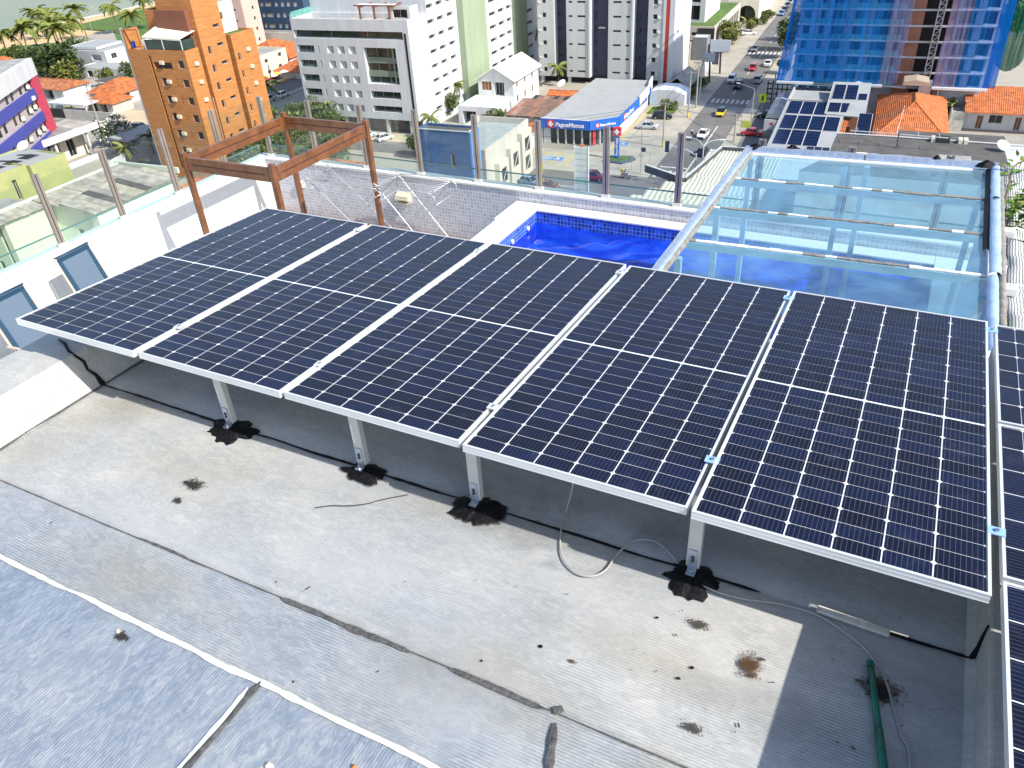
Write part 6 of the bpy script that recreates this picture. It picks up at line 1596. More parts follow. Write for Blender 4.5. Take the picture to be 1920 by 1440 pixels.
# ---- right side: construction building in blue netting
M_SLABC = cmat('raw_concrete', (.50, .49, .46), var=.12); M_CBRICK = cmat('raw_brick', (.34, .15, .09), var=.2)
t = city('construction_building', 'unfinished apartment tower of slabs and raw brick behind blue netting', 'construction building', 6, 170); o = (6, 170, GZ)
sl = [-16.0 - 2.62 * k for k in range(-3, 9)]
for z in sl:
    MB().box(-10.5, 163.2, z - .22, 8.0, 182, z).build('floor_slab', M_SLABC, t, o)
    MB().box(15.6, 163.2, z - .22, 22.6, 182, z).build('floor_slab', M_SLABC, t, o)
MB().box(8.01, 163.6, GZ, 10.6, 181, -6).build('brick_core', M_CBRICK, t, o)
MB().box(14.6, 163.6, GZ, 15.59, 181, -6).build('brick_core', M_CBRICK, t, o)
MB().box(10.61, 166, GZ, 14.59, 181, -6).build('lift_shaft', M_DARK, t, o)
for z in sl: MB().box(8.02, 163.3, z - .3, 15.58, 163.59, z).build('ring_beam', M_SLABC, t, o)
M_CWALL = cmat('raw_render', (.48, .48, .50), var=.08)
fr = []
for z in sl:
    for a, w in ((-9.6, 1.2), (-6.8, .9), (-4.6, 2.2), (-.8, 1.8), (2.6, 3.0), (6.3, 1.3)): fr.append((a, a + w, z + .15, z + 2.15, .8, M_DARK))
    for a, w in ((16.2, 2.6), (20.0, 2.0)): fr.append((a, a + w, z + .15, z + 2.15, .8, M_DARK))
b = MB(); facade(b, -10.3, 7.9, GZ, -8, [h for h in fr if h[0] < 8], PF(164.4)); facade(b, 15.7, 22.4, GZ, -8, [h for h in fr if h[0] > 8], PF(164.4)); facade(b, 164.4, 181, GZ, -8, [(167 + 4 * k, 169.4 + 4 * k, z + .4, z + 2.0, .5) for z in sl for k in range(3)], PLf(-10.3))
b.build('wall', M_CWALL, t, o)
wb = MB()
for h in fr: wb.poly([(h[0], 165.2, h[2]), (h[1], 165.2, h[2]), (h[1], 165.2, h[3]), (h[0], 165.2, h[3])])
tag(wb.build('openings', M_DARK, t, o), kind='stuff')
for z in sl: MB().box(-9.8, 163.25, z, 7.6, 163.3, z + .95).build('balcony_glass', glass_mat('green_rail', (.55, .85, .8), milk=.5, milk_col=(.2, .5, .45)), t, o)
# hoist mast
b = MB()
for x in (12.6, 13.6):
    b.box(x - .08, 162.4, GZ, x + .08, 162.56, -6); b.box(x - .08, 163.2, GZ, x + .08, 163.36, -6)
z = GZ
while z < -7: b.bar((12.6, 162.45, z), (13.6, 162.45, z + 1.0), .1, .1); b.box(12.6, 162.42, z, 13.6, 162.5, z + .1); z += 1.0
t2 = city('hoist_mast', 'grey lattice hoist mast standing before the open shaft of the building site', 'hoist', 13, 162.5); b.build('lattice', M_METAL, t2, (13, 162.5, GZ))
MB().box(12.2, 160.9, GZ, 14.2, 162.35, GZ + 7.6).build('cage', M_SLABC, t2, (13, 162.5, GZ))
def net_m(name, col, alpha):
    m = bpy.data.materials.new(name); m.use_nodes = True
    N = m.node_tree; N.nodes.clear(); out = N.nodes.new('ShaderNodeOutputMaterial')
    tr = N.nodes.new('ShaderNodeBsdfTransparent'); tr.inputs[0].default_value = (*[min(1, .50 + c * .75) for c in col], 1)
    df = N.nodes.new('ShaderNodeBsdfDiffuse'); df.inputs[0].default_value = (*col, 1)
    tl = N.nodes.new('ShaderNodeBsdfTranslucent'); tl.inputs[0].default_value = (*col, 1)
    ms = N.nodes.new('ShaderNodeMixShader'); ms.inputs[0].default_value = .4; N.links.new(df.outputs[0], ms.inputs[1]); N.links.new(tl.outputs[0], ms.inputs[2])
    g = N.nodes.new('ShaderNodeTexCoord').outputs['Object']
    mp = N.nodes.new('ShaderNodeMapping'); mp.inputs['Scale'].default_value = (1.3, 1.3, .06); N.links.new(g, mp.inputs[0])
    nz = N.nodes.new('ShaderNodeTexNoise'); nz.inputs['Scale'].default_value = 1.4; nz.inputs['Detail'].default_value = 5; N.links.new(mp.outputs[0], nz.inputs['Vector'])
    mr = N.nodes.new('ShaderNodeMapRange'); mr.inputs[1].default_value = .35; mr.inputs[2].default_value = .7; mr.inputs[3].default_value = alpha * .6; mr.inputs[4].default_value = min(1, alpha * 1.7)
    N.links.new(nz.outputs['Fac'], mr.inputs[0])
    m2 = N.nodes.new('ShaderNodeMixShader'); N.links.new(mr.outputs[0], m2.inputs[0]); N.links.new(tr.outputs[0], m2.inputs[1]); N.links.new(ms.outputs[0], m2.inputs[2]); N.links.new(m2.outputs[0], out.inputs[0])
    return m
M_NB = net_m('net_blue', (.02, .25, .80), .38); M_NL = net_m('net_lilac', (.30, .33, .60), .42); M_NG = net_m('net_green', (.01, .14, .09), .72); M_NBD = net_m('net_blue_fold', (.005, .16, .62), .85)
def drape(lab, f, nu, nz_, m, nm='scaffold_net', seed=0, amp=.12):
    """net: f(s, r) gives (u, v, z) for s across and r from 0 (top) to 1 (bottom)"""
    b = MB()
    c = f(.5, .5)
    for j in range(nz_ + 1):
        for i in range(nu + 1):
            u, v, z = f(i / nu, j / nz_)
            b.v.append((u, v - amp * (noise.noise(Vector((i * .9 + seed, j * .08, seed))) + .6 * noise.noise(Vector((i * 2.1, j * .3, seed)))) , z))
    for j in range(nz_):
        for i in range(nu): k = j * (nu + 1) + i; b.f.append((k, k + 1, k + nu + 2, k + nu + 1)); b.m.append(0)
    q = b.build(nm, m, None, c, smooth=True); q.location = uv2w(*c[:2], c[2]); q.rotation_euler = (0, 0, TH)
    return tag(q, lab, 'net')
lerp = lambda a, c, t_: a + (c - a) * t_
ZT, ZM, ZB = -8.0, -28.6, -36.0
drape('blue scaffold net hanging over the upper floors nearest the street', lambda s, r: (lerp(-9.6 - .9 * r, 5.2, s), 161.6 - .7 * r, lerp(ZT, ZM, r)), 60, 12, M_NB, seed=1)
drape('blue scaffold net over the lower floors, flaring out toward the street corner', lambda s, r: (lerp(-10.6 - 2.1 * r, 5.2, s), 160.7 - .6 * r, lerp(ZM - .02, ZB, r)), 60, 8, M_NB, seed=2)
drape('blue scaffold net covering the street side wall of the building site', lambda s, r: (-10.8 - 1.6 * r + .1 * s, lerp(161.4, 181, s), lerp(ZT, ZB - 2, r)), 30, 10, M_NB, seed=3, amp=.05)
drape('bright blue folded net edge rolled down the street corner of the building site', lambda s, r: (lerp(-10.2, -9.7, s) - 2.6 * r, 160.9 - .8 * r, lerp(ZT, ZB, r)), 6, 14, M_NBD, seed=4)
drape('pale lilac scaffold net strip left of the open shaft', lambda s, r: (lerp(5.2, 8.5, s), 160.9 - .2 * r, lerp(ZT, ZM, r)), 16, 10, M_NL, seed=5)
drape('pale lilac net strip at the lower floors left of the open shaft', lambda s, r: (lerp(5.2, 8.3, s), 160.7 - .3 * r, lerp(ZM - .02, ZB, r)), 16, 6, M_NL, seed=6)
drape('lilac scaffold net strip on the other side of the hoist mast', lambda s, r: (lerp(14.4, 17.8, s), 160.9 - .2 * r, lerp(ZT, ZM, r)), 16, 10, M_NL, seed=7)
drape('lilac net strip at the lower floors beside the hoist mast', lambda s, r: (lerp(14.2, 17.8, s), 160.7 - .3 * r, lerp(ZM - .02, ZB, r)), 16, 6, M_NL, seed=8)
drape('blue scaffold net over the upper balconies next to the green net', lambda s, r: (lerp(17.8, 22.3, s), 160.9 - .2 * r, lerp(ZT, ZM, r)), 24, 10, M_NB, seed=9)
drape('blue scaffold net over the lower balconies next to the green net', lambda s, r: (lerp(17.8, 23.2, s), 160.7 - .3 * r, lerp(ZM - .02, ZB, r)), 24, 6, M_NB, seed=10)
drape('bright blue folded net edge at the corner facing the green net', lambda s, r: (lerp(21.6, 23.6, s) + .5 * r, 160.4, lerp(ZT, ZB, r)), 8, 14, M_NBD, seed=11)
drape('dark green net gathered and hanging beside the building site', lambda s, r: (lerp(24.0 - .8 * sin(r * 2.6), 29.5 - 1.5 * r, s), 165.5 + s * 1.5, lerp(-10, -34.4 + 1.6 * (2 * s - 1) ** 2, r)), 40, 14, M_NG, nm='green_net', seed=12, amp=.6)
for u0, u1, lab in ((-12.6, -6, 'white bottom fan of the net at the street corner'), (-2, 6.0, 'white bottom edge boards under the blue net'), (8.5, 10, 'short white edge board below the brick core'), (14.2, 23, 'white edge boards under the lilac and blue nets')):
    q = city('edge_board', lab, 'board', (u0 + u1) / 2, 160.1, -36.2); MB().box(-(u1 - u0) / 2, -.4, -.25, (u1 - u0) / 2, .4, .12).build('board', M_CW, q)
t = city('rear_building', 'white building glimpsed past the green net', 'building', 34, 250); o = (34, 250, GZ)
block(t, o, 26, 52, 246, 262, GZ, -24, M_CW, front=[(28 + 4 * k, 31 + 4 * k, z - 1.2, z, .3) for k in range(5) for z in (-28, -31, -34)], roof=M_ROOFL)
# ---- low houses below the building site
t = city('arched_house', 'pale grey flat roofed house with arched porch below the blue net', 'house', -3.5, 156); o = (-3.5, 156, GZ)
block(t, o, -9.3, 1.6, 151.0, 162, GZ, -37.0, cmat('c_stone', (.46, .45, .42), var=.1), front=[(-8.2, -5.4, -42, -38.6, 1.5, M_DARK), (-4.2, -.6, -42, -38.4, 1.5, M_DARK)], roof=M_ROOFL, parapet=.35, pw=.3)
for k in range(5): MB().box(-8.6 + 1.9 * k, 159, -37.2, -7.0 + 1.9 * k, 161.2, -36.95).build('solar_module', M_SOLAR, t, o)
t2 = city('water_tank', 'round blue water tank on the houses below the building site', 'water tank', 1.9, 160.5, -37.0); MB().lathe((0, 0, 0), [(1.0, 0), (1.15, 1.0), (1.2, 1.05), (.0, 1.35)], 14).build('body', mat('tank_blue', (.03, .20, .45), rough=.5), t2); MB().lathe((0, 0, 0), [(1.0, 1.06), (.4, 1.3), (.0, 1.36)], 14).build('lid', M_CLG, t2).location = (0, 0, .02)
def solar_roof(t, o, cells, m=None):
    """cells: (u0, u1, v0, v1, z) panels; each a part with a light frame"""
    for (u0, u1, v0, v1, za, zb) in cells:
        b = MB(); b.poly([(u0, v0, za), (u1, v0, za), (u1, v1, zb), (u0, v1, zb)], 0)
        f = .07
        for q in ((u0 - f, u0, v0 - f, v1 + f), (u1, u1 + f, v0 - f, v1 + f)): b.poly([(q[0], q[2], za - .02), (q[1], q[2], za - .02), (q[1], q[3], zb - .02), (q[0], q[3], zb - .02)], 1)
        n = 5
        for k in range(n + 1):
            v = v0 + (v1 - v0) * k / n; z = za + (zb - za) * k / n; b.poly([(u0, v - .035, z + .012), (u1, v - .035, z + .012), (u1, v + .035, z + .012), (u0, v + .035, z + .012)], 1 if k in (0, n) else 2)
        b.poly([(u0, v0 - f, za - .25), (u1, v0 - f, za - .25), (u1, v0 - f, za - .02), (u0, v0 - f, za - .02)], 1)
        b.build('solar_module', [M_SOLAR, M_CLG, M_CDK], t, o)
t = city('solar_roof_house', 'long pale roofed house covered in rows of solar panels by the street', 'house', -4, 135); o = (-4, 135, GZ)
block(t, o, -9.0, .6, 122.5, 149, GZ, -38.1, M_CW, roof=M_ROOFL, parapet=0, roofname='ceiling')
b = MB(); b.poly([(-9.2, 122.2, -37.9), (.9, 122.2, -37.9), (.9, 149.3, -36.9), (-9.2, 149.3, -36.9)]); b.poly([(-9.2, 122.2, -38.1), (.9, 122.2, -38.1), (.9, 122.2, -37.9), (-9.2, 122.2, -37.9)]); b.build('roof', M_ROOFL, t, o)
rz_ = lambda v: -37.82 + (v - 122.2) / 27
cells = [(-8.6 + 2.3 * k, -6.45 + 2.3 * k, v, v + 7.2, rz_(v), rz_(v + 7.2)) for v, ks in ((126.4, (0, 1, 2)), (134.0, (0, 1, 2, 3)), (142.0, (0, 1, 2))) for k in ks]
cells += [(-8.4 + 1.5 * k, -7.0 + 1.5 * k, 123, 124.5, rz_(123), rz_(124.5)) for k in range(6)] + [(-3.2 + 1.15 * k, -2.15 + 1.15 * k, 124.8, 126.3, rz_(124.8), rz_(126.3)) for k in range(3)]
solar_roof(t, o, cells)
t = city('solar_roof_house', 'small white roof tilted up with two rows of solar panels', 'house', 1, 149); o = (1, 149, GZ)
block(t, o, -2.0, 4.0, 146, 158, GZ, -37.2, M_CBRICK, roof=M_ROOFL, parapet=0, roofname='ceiling')
b = MB(); b.poly([(-2.3, 142.6, -37.0), (4.2, 141.6, -37.0), (4.2, 157.5, -35.2), (-2.3, 157.5, -35.2)]); b.poly([(-2.3, 142.6, -37.2), (4.2, 141.6, -37.2), (4.2, 141.6, -37.0), (-2.3, 142.6, -37.0)]); b.build('roof', M_ROOFL, t, o)
solar_roof(t, o, [(-1.9 + 2.05 * k, .0 + 2.05 * k, 143.4, 147.6, -36.85, -36.37) for k in range(3)] + [(-1.8 + 2.1 * k, .1 + 2.1 * k, 149, 156, -36.1, -35.32) for k in range(2)] + [(2.5, 3.9, 149, 152, -36.1, -35.75)])
t = city('solar_roof_house', 'narrow shed carrying one steep dark solar array beside the orange roof', 'shed', 4.3, 136); o = (4.3, 136, GZ)
MB().box(3.4, 131, GZ, 5.2, 141, -37.6).build('wall', M_CW, t, o)
solar_roof(t, o, [(3.3, 5.3, 130, 141, -37.3, -36.2)])
t = city('tiled_house', 'terracotta roof with a shaded open shaft between the solar roofs', 'house', .2, 140); o = (.2, 140, GZ)
MB().box(-1.4, 133.6, GZ, 2.2, 142, -38.6).build('wall', M_CBRICK, t, o); b = MB(); b.poly([(-1.6, 133.2, -38.4), (1.4, 133.2, -38.4), (1.9, 141, -37.6), (-1.6, 144, -37.6)]); b.build('roof', M_CLAYX, t, o)
t, o = house('tiled_house', 'large bright orange hip roof with a white ridge below the building site', 6.2, 16.6, 134.5, 161, -38.3, -34.9, M_CLAYX, 'v', ins=11)
MB().box(5.9, 133.9, -38.4, 6.05, 161.5, -38.2).build('gutter', M_DARK, t, o)
t2 = city('roof_cover', 'tan cover stretched over the ridge of the large orange roof', 'cover', 11.4, 158.5, -34.6); MB().extr([(-2.2, -.5), (-2.0, .1), (0, .45), (2.0, .1), (2.2, -.5)], -2.2, 2.2).build('sheet', cmat('tan_sheet', (.42, .33, .25)), t2)
t = city('tiled_house', 'long orange tiled roof over a white house at the dark yard', 'house', 25, 164); o = (25, 164, GZ)
block(t, o, 20.6, 36, 160, 168, GZ, -39.3, M_CW, front=[(22.6, 23.6, -42.9, -40.6, .3, M_WOODW), (24.5, 26.6, -41.8, -40.4), (28.6, 29.6, -42.9, -40.6, .3, M_WOODW), (30.8, 32.4, -41.8, -40.4)], roof=M_ROOFG, parapet=0, roofname='ceiling')
b = MB(); b.poly([(20.2, 157.6, -39.4), (36.4, 157.6, -39.4), (36.4, 168.4, -37.4), (20.2, 168.4, -37.4)]); b.poly([(20.2, 157.6, -39.6), (36.4, 157.6, -39.6), (36.4, 157.6, -39.4), (20.2, 157.6, -39.4)]); b.build('roof', M_CLAYX, t, o)
block(t, o, 18.2, 20.4, 158, 166, GZ, -39.6, cmat('c_stained', (.45, .43, .38), var=.3, vscale=.8), roof=M_ROOFG, name='stained_wall')
slab('yard', 17.2, 130, 40, 157.4, GZ + .06, cmat('yard_concrete', (.33, .32, .28), var=.15))
t = city('white_awning', 'long white canvas awning over the stalls along the street', 'awning', -11.5, 159); o = (-11.5, 159, GZ)
for k in range(4):
    v0 = 152 + 4 * k; MB().extr([(-13.0, -40.9), (-12.8, -40.3), (-11.6, -39.9), (-10.4, -40.3), (-10.2, -40.9)], v0, v0 + 3.7).build('canvas', M_CW, t, o)
for v in (152.2, 160, 167.5): MB().box(-12.9, v, GZ, -12.7, v + .2, -40.7).box(-10.5, v, GZ, -10.3, v + .2, -40.7).build('post', M_CW, t, o)
t = city('stall_front', 'white panelled stall front with a red crest under the awning', 'stall', -11.6, 151.6); MB().box(-1.4, -.2, 0, 1.4, 0, 2.0).build('panel', M_CW, t); MB().box(-.3, -.24, 1.1, .2, -.201, 1.5).build('crest', M_REDS, t)
t = city('boundary_wall', 'low cream wall between the street yard and the solar roofed house', 'wall', -9.6, 138); MB().box(-.15, -16, 0, .15, 14, 2.6).build('wall', M_CREAMW, t)
t = city('dark_fence', 'dark lattice fence behind the awning beside the building site', 'fence', -12, 170); o = (-12, 170, GZ)
for k in range(7): MB().box(-15.4 + k * .95, 170.3, GZ, -15.2 + k * .95, 170.5, -38.5).build('upright', M_DARK, t, o)
for k in range(4): MB().box(-15.5, 170.25, GZ + .8 + k * 1.0, -9, 170.55, GZ + 1.0 + k * 1.0).build('rail', M_DARK, t, o)
# ---- beyond on the left of the street: podium with planted roof, white tower
t = city('podium_building', 'long low building with a grass planted roof along the street', 'building', -42, 240); o = (-42, 240, GZ)
block(t, o, -49, -36.0, 219, 258, GZ, -37.2, M_BEIGE, front=[(-48.4, -46.6, -39.4, -38.8), (-45.2, -43.4, -39.4, -38.8), (-42, -38, -39.4, -38.6)], right=[(222 + 4.2 * k, 225.6 + 4.2 * k, -42.6, -38.8, .5) for k in range(8)], roof=M_GRASS, parapet=.25, pw=.4)
MB().box(-40.4, 218.9, GZ, -36.0, 218.99, -37.6).build('dark_corner', M_DARK, t, o)
t = city('apartment_tower', 'white apartment tower with large black openings above the planted roof', 'apartment tower', -45, 235, -37.2); o = (-45, 235, -37.2)
block(t, o, -54, -40.2, 226, 247, -37.45, -8, M_CW, front=[(-52.5, -50, z - 3.4, z, 1.5, M_DARK) for z in (-33.4, -29, -24.6)] + [(-48.6, -46.6, z - 3.6, z, 1.5, M_DARK) for z in (-33.3, -29, -24.6)] + [(-45.8, -41.6, z - 3.6, z, 1.5, M_DARK) for z in (-33.3, -29, -24.6)], right=[(230 + 3 * k, 230.5 + 3 * k, -37, -10, .4, M_CLG) for k in range(5)], roof=M_ROOFL)
t = city('vaulted_hall', 'beige hall with a dark barrel vaulted entrance far up the street', 'building', -36, 262); o = (-36, 262, GZ)
b = MB(); n = 12; R = 2.6; cu = -34.2
pts = [(cu + R * cos(pi * k / n), GZ + 2.2 + R * sin(pi * k / n)) for k in range(n + 1)]
fac = MB()
for k in range(n): 
    a, c = pts[k], pts[k + 1]; fac.poly([(a[0], 258.5, a[1]), (c[0], 258.5, c[1]), (c[0], 258.5, -36.8), (a[0], 258.5, -36.8)]); b.poly([(a[0], 258.5, a[1]), (a[0], 263, a[1]), (c[0], 263, c[1]), (c[0], 258.5, c[1])])
fac.box(-40, 258.5, GZ, cu - R, 258.6, -36.8).box(cu + R, 258.5, GZ, -30.8, 258.6, -36.8); fac.box(-40, 258.61, -36.9, -30.8, 275, -36.7).box(-30.9, 258.6, GZ, -30.8, 275, -36.8)
fac.build('wall', M_CREAMW, t, o); b.build('vault', M_CREAMW, t, o); MB().box(cu - R, 262.9, GZ, cu + R, 263, GZ + 4.9).build('gate', M_WING, t, o)
block(t, o, -52, -31, 276, 300, GZ, -34.5, M_CREAMW, roof=M_CREAMW, name='rear_hall', parapet=.2)
t = city('small_building', 'grey low buildings with a tan box between the tower and the street', 'building', -40, 205); o = (-40, 205, GZ)
block(t, o, -46, -40.9, 203, 212, GZ, -39.2, M_CLG, roof=M_ROOFG); block(t, o, -40.8, -38.2, 200, 204, GZ, -37.6, cmat('c_tan', (.36, .31, .24)), roof=M_BEIGE, parapet=.1, name='tan_box'); block(t, o, -38, -34.5, 202, 206, GZ, -36.6, cmat('c_slate', (.22, .24, .25)), roof=M_CLG, parapet=.1, name='slate_box')
MB().box(-34.4, 203.5, GZ, -31.6, 203.7, -38.4).build('dark_gate', M_CDK, t, o)
t2 = city('water_tank', 'round orange water tank beside the red striped tower', 'water tank', -44.5, 211, -39.2); MB().lathe((0, 0, 0), [(1.6, 0), (1.75, 1.3), (1.3, 1.7), (0, 1.9)], 16).build('body', M_TERR, t2); MB().lathe((0, 0, 0), [(1.78, .6), (1.82, .7), (1.78, .8)], 16).build('hoop', M_CW, t2)
t = city('boundary_wall', 'tall white wall along the pavement between the poles and billboards', 'wall', -32.5, 198); o = (-32.5, 198, GZ)
for k in range(5): MB().box(-32.5 - .3 * k, 187.5 + 4.4 * k, GZ, -32.3 - .3 * k, 191.8 + 4.4 * k, -40.2).build('wall_panel', M_CW if k % 2 else M_CLG, t, o)
t = city('boundary_wall', 'cream yard walls behind the red striped tower', 'wall', -40, 196); o = (-40, 196, GZ)
for k in range(3): MB().box(-43.5 + 3.2 * k, 196.5, GZ, -40.5 + 3.2 * k, 196.7, -40.8).build('wall_panel', M_CREAMW, t, o)
t = city('tent_roof', 'grey pitched shed with a dark open end beside the red stripe', 'shed', -34.5, 177); o = (-34.5, 177, GZ)
b = MB(); b.poly([(-37.4, 172, -41.2), (-34.6, 172, -39.2), (-34.6, 184, -39.2), (-37.4, 184, -41.2)]); b.poly([(-31.9, 172, -41.2), (-31.9, 184, -41.2), (-34.6, 184, -39.2), (-34.6, 172, -39.2)]); b.build('roof', M_ROOFG, t, o); MB().box(-37, 173, GZ, -32.2, 184, -41.3).build('wall', M_DARK, t, o)
sheetp('yard', [(-37, 185), (-32.6, 185), (-33, 195), (-37.5, 195)], GZ + .06, M_SAND)
for u, v, z0, w, h, m, lab in ((-29.7, 193.5, -38.0, 4.6, 2.6, cmat('board_pale', (.58, .62, .68)), 'pale blank billboard on a pole above the street wall'), (-30.4, 184.8, -38.4, 2.4, 1.9, M_CLG, 'smaller grey billboard beside the larger pale one')):
    t = city('billboard', lab, 'billboard', u, v); MB().box(-w / 2, -.1, z0 - GZ, w / 2, .1, z0 - GZ + h).build('panel', m, t); MB().tube([(.4, .15, 0), (.1, .15, z0 - GZ + h * .6)], .22, 7).build('post', M_DARK, t)
# =================================================================== trees, palms, hedges
def crown_mesh(nm, seed, n, mats, L=.42, lobes=9, flat=.75, hollow=.55):
    """leaf clumps spread through the volume of a rough unit crown (radius 1, base at 0)"""
    rnd = random.Random(seed); b = MB()
    cl = []
    for _ in range(lobes):
        a = rnd.uniform(0, 2 * pi); r = rnd.uniform(.15, .72); cl.append((r * cos(a), r * sin(a), rnd.uniform(.25, 1.25) * flat, rnd.uniform(.28, .5)))
    for _ in range(n):
        c = rnd.choice(cl)
        while True:
            d = Vector((rnd.gauss(0, 1), rnd.gauss(0, 1), rnd.gauss(.15, 1)))
            if d.length > .1: break
        d.normalize(); rr = c[3] * (hollow + (1 - hollow) * rnd.random() ** .5) * rnd.uniform(.85, 1.2)
        p = Vector((c[0], c[1], c[2])) + Vector((d.x, d.y, d.z * .8)) * rr
        dr = (d + Vector((rnd.gauss(0, .6), rnd.gauss(0, .6), rnd.gauss(-.15, .5)))).normalized()
        s_ = L * rnd.uniform(.6, 1.3)
        leaf(b, p, dr, s_, s_ * .33, rnd.randrange(len(mats)))
    return b.mesh(nm, mats)
M_F1 = cmat('foliage_dark', (.05, .08, .018), var=.35, vscale=.6, rough=.6); M_F2 = cmat('foliage_mid', (.08, .12, .025), var=.35, vscale=.6, rough=.6); M_F3 = cmat('foliage_light', (.15, .19, .035), var=.3, vscale=.6, rough=.6); M_FW = cmat('blossom', (.72, .72, .66), var=.05)
M_FY = cmat('foliage_yellow', (.28, .25, .045), var=.3, vscale=.6, rough=.6)
CR_D = [crown_mesh('crown', s, 2600, [M_F1, M_F1, M_F2], L=.17, lobes=13) for s in (1, 2)]
CR_M = [crown_mesh('crown', s, 2400, [M_F2, M_F2, M_F3, M_F1], L=.16, lobes=12) for s in (3, 4, 5)]
CR_L = [crown_mesh('crown', s, 900, [M_F3, M_F2, M_FY], L=.22, lobes=8) for s in (6, 7)]
CR_F = crown_mesh('crown', 8, 1500, [M_F1, M_F2, M_FW, M_FW], L=.16, lobes=11)
CR_U = crown_mesh('crown', 9, 7000, [M_F2, M_F3, M_F2, M_F1], L=.075, lobes=20)
def tree(u, v, r, h, me, lab, name='tree', cat='tree', flat=1.0, th=None, seed=0, group=None, z=GZ):
    rnd = random.Random(seed + int(u * 7 + v))
    t = city(name, lab, cat, u, v, z, rnd.uniform(0, 6), group)
    zb = max(.3, h - r * 1.25 * flat)
    b = MB(); b.tube([(0, 0, 0), (.08 * r, .02, zb * .6), (0, .05 * r, zb + r * .5)], [.09 * r, .065 * r, .03 * r], 7)
    for k in range(5):
        a = k * 1.3 + rnd.random(); b.tube([(0, 0, zb * .7), (cos(a) * r * .35, sin(a) * r * .35, zb + r * .35), (cos(a) * r * .6, sin(a) * r * .6, zb + r * .75)], [.05 * r, .03 * r, .012 * r], 5)
    b.build('trunk', M_TRUNK, t)
    c = place(me, 'crown', t, (0, 0, zb)); c.scale = (r, r, r * flat)
    return t
tree(-205, 157, 7.2, 9.5, CR_D[0], 'big dark spreading tree above the old tiled garage roof', seed=1)
tree(-214, 161, 5.2, 8.5, CR_D[1], 'dark bushy tree behind the big one, toward the palms', seed=2)
tree(-197.5, 151.5, 4.2, 6.8, CR_L[0], 'yellow green tree at the near edge of the big dark tree', seed=3)
tree(-185, 154.5, 2.6, 5, CR_L[1], 'small yellowish tree by the white carport and villa', seed=4)
tree(-179.5, 158, 3.4, 5.6, CR_M[0], 'round green tree between the villa and the brown tower', seed=5)
tree(-230, 168, 4.6, 5.5, CR_M[1], 'green shrub mass under the palms nearest the striped block', seed=6)
tree(-222, 178, 5.0, 5.5, CR_M[2], 'green shrub mass under the palms behind the villa', seed=7)
tree(-242, 172, 4.2, 4.6, CR_M[0], 'low green trees below the leftmost palms', seed=8)
tree(-138.2, 113.2, 4.6, 6.0, CR_F, 'frangipani tree full of white blossom by the verandah house', seed=9)
tree(-144.5, 117.2, 2.6, 3.2, CR_F, 'small white flowering shrub beside the street verge', seed=10)
# tree mass in front of the white office
for k, (u, v, r, h) in enumerate(((-108.5, 124.5, 4.6, 7.2), (-101, 127.5, 4.8, 7.6), (-94, 126, 4.4, 7.0), (-104, 119, 4.6, 6.6), (-96.5, 118.5, 4.8, 6.8), (-89.5, 120.5, 4.2, 6.4), (-99, 112, 4.6, 6.2), (-91, 113, 4.4, 6.2), (-84.5, 114.5, 3.8, 5.8), (-87, 107.5, 4.0, 5.8), (-95, 105.5, 4.4, 6.0))):
    tree(u, v, r, h, CR_U if k % 2 else CR_M[k % 3], ['dense green tree crown beside the brown tower, nearest the street', 'dense tree crown at the foot of the white office block', 'tree crown before the office shopfronts, beside the parked white cars', 'green tree crown in the middle of the small park, toward the brown tower', 'broad tree crown in the centre of the small park', 'tree crown of the park edge nearest the parked white cars', 'tree crown seen through the pergola, toward the brown tower', 'tree crown seen through the pergola, toward the office', 'small tree crown at the park corner by the red roof', 'tree crown of the park just above the mosaic wall coping', 'lowest tree crown of the park seen behind the pergola beam'][k], 'park_tree', 'tree', seed=20 + k, group='trees of the small park')
house('tiled_house', 'reddish tiled roof just beyond the mosaic wall below the park trees', -84, -74.5, 103, 109.5, -40.8, -39.2, M_CLAYO, 'u')
house('tiled_house', 'orange roof corner below the brown tower seen past the pergola post', -98.6, -90, 88.5, 95, -40.6, -38.9, M_CLAYX, 'u')
tree(-77.5, 146.5, 3.4, 5.5, CR_M[1], 'dark green tree beside the terrace of the gabled house', seed=40)
tree(-62.5, 139.5, 2.4, 4.2, CR_M[2], 'green shrub between the beige building and the rusty shed', seed=41)
tree(-70, 122, 2.8, 4.4, CR_D[1], 'dark green shrub behind the blue clad building', seed=42)
for k, (u, v, r, h) in enumerate(((-33.2, 224, 3.0, 6.6), (-31.7, 217.5, 2.8, 6.0), (-34.0, 232, 2.4, 5.2))):
    tree(u, v, r, h, CR_L[k % 2], ('tall light green street tree beyond the billboards', 'light green street tree nearest the billboards', 'small light green tree beside the planted roof')[k], seed=50 + k)
for k, (u, v, r, h) in enumerate(((-16.8, 212, 3.2, 7.2), (-17.0, 222, 3.6, 8.0), (-16.6, 234, 3.4, 7.4), (-15.2, 196, 1.8, 3.4))):
    tree(u, v, r, h, CR_D[k % 2], ('dark street tree half behind the blue net', 'dark street tree behind the blue net, second along the pavement', 'dark street tree behind the blue net, farthest up the street', 'small dark shrub at the foot of the blue net corner')[k], seed=60 + k)
tree(31.5, 232, 5.5, 10, CR_L[0], 'yellowish green tree between the building site and the green net', seed=70)
tree(17.8, 163.5, 2.2, 4.4, CR_L[1], 'light green bush behind the large orange roof', seed=71)
tree(18.2, 140, 1.2, 1.4, CR_L[0], 'small green bush at the corner of the orange roof', seed=72)
tree(-34.2, 161, 1.7, 2.2, CR_L[1], 'bright shrubs on the lawn beside the pharmacy annex', seed=73)
tree(-32.4, 161.5, 1.2, 1.6, CR_L[0], 'clipped bush on the small lawn near the pavement', seed=74)
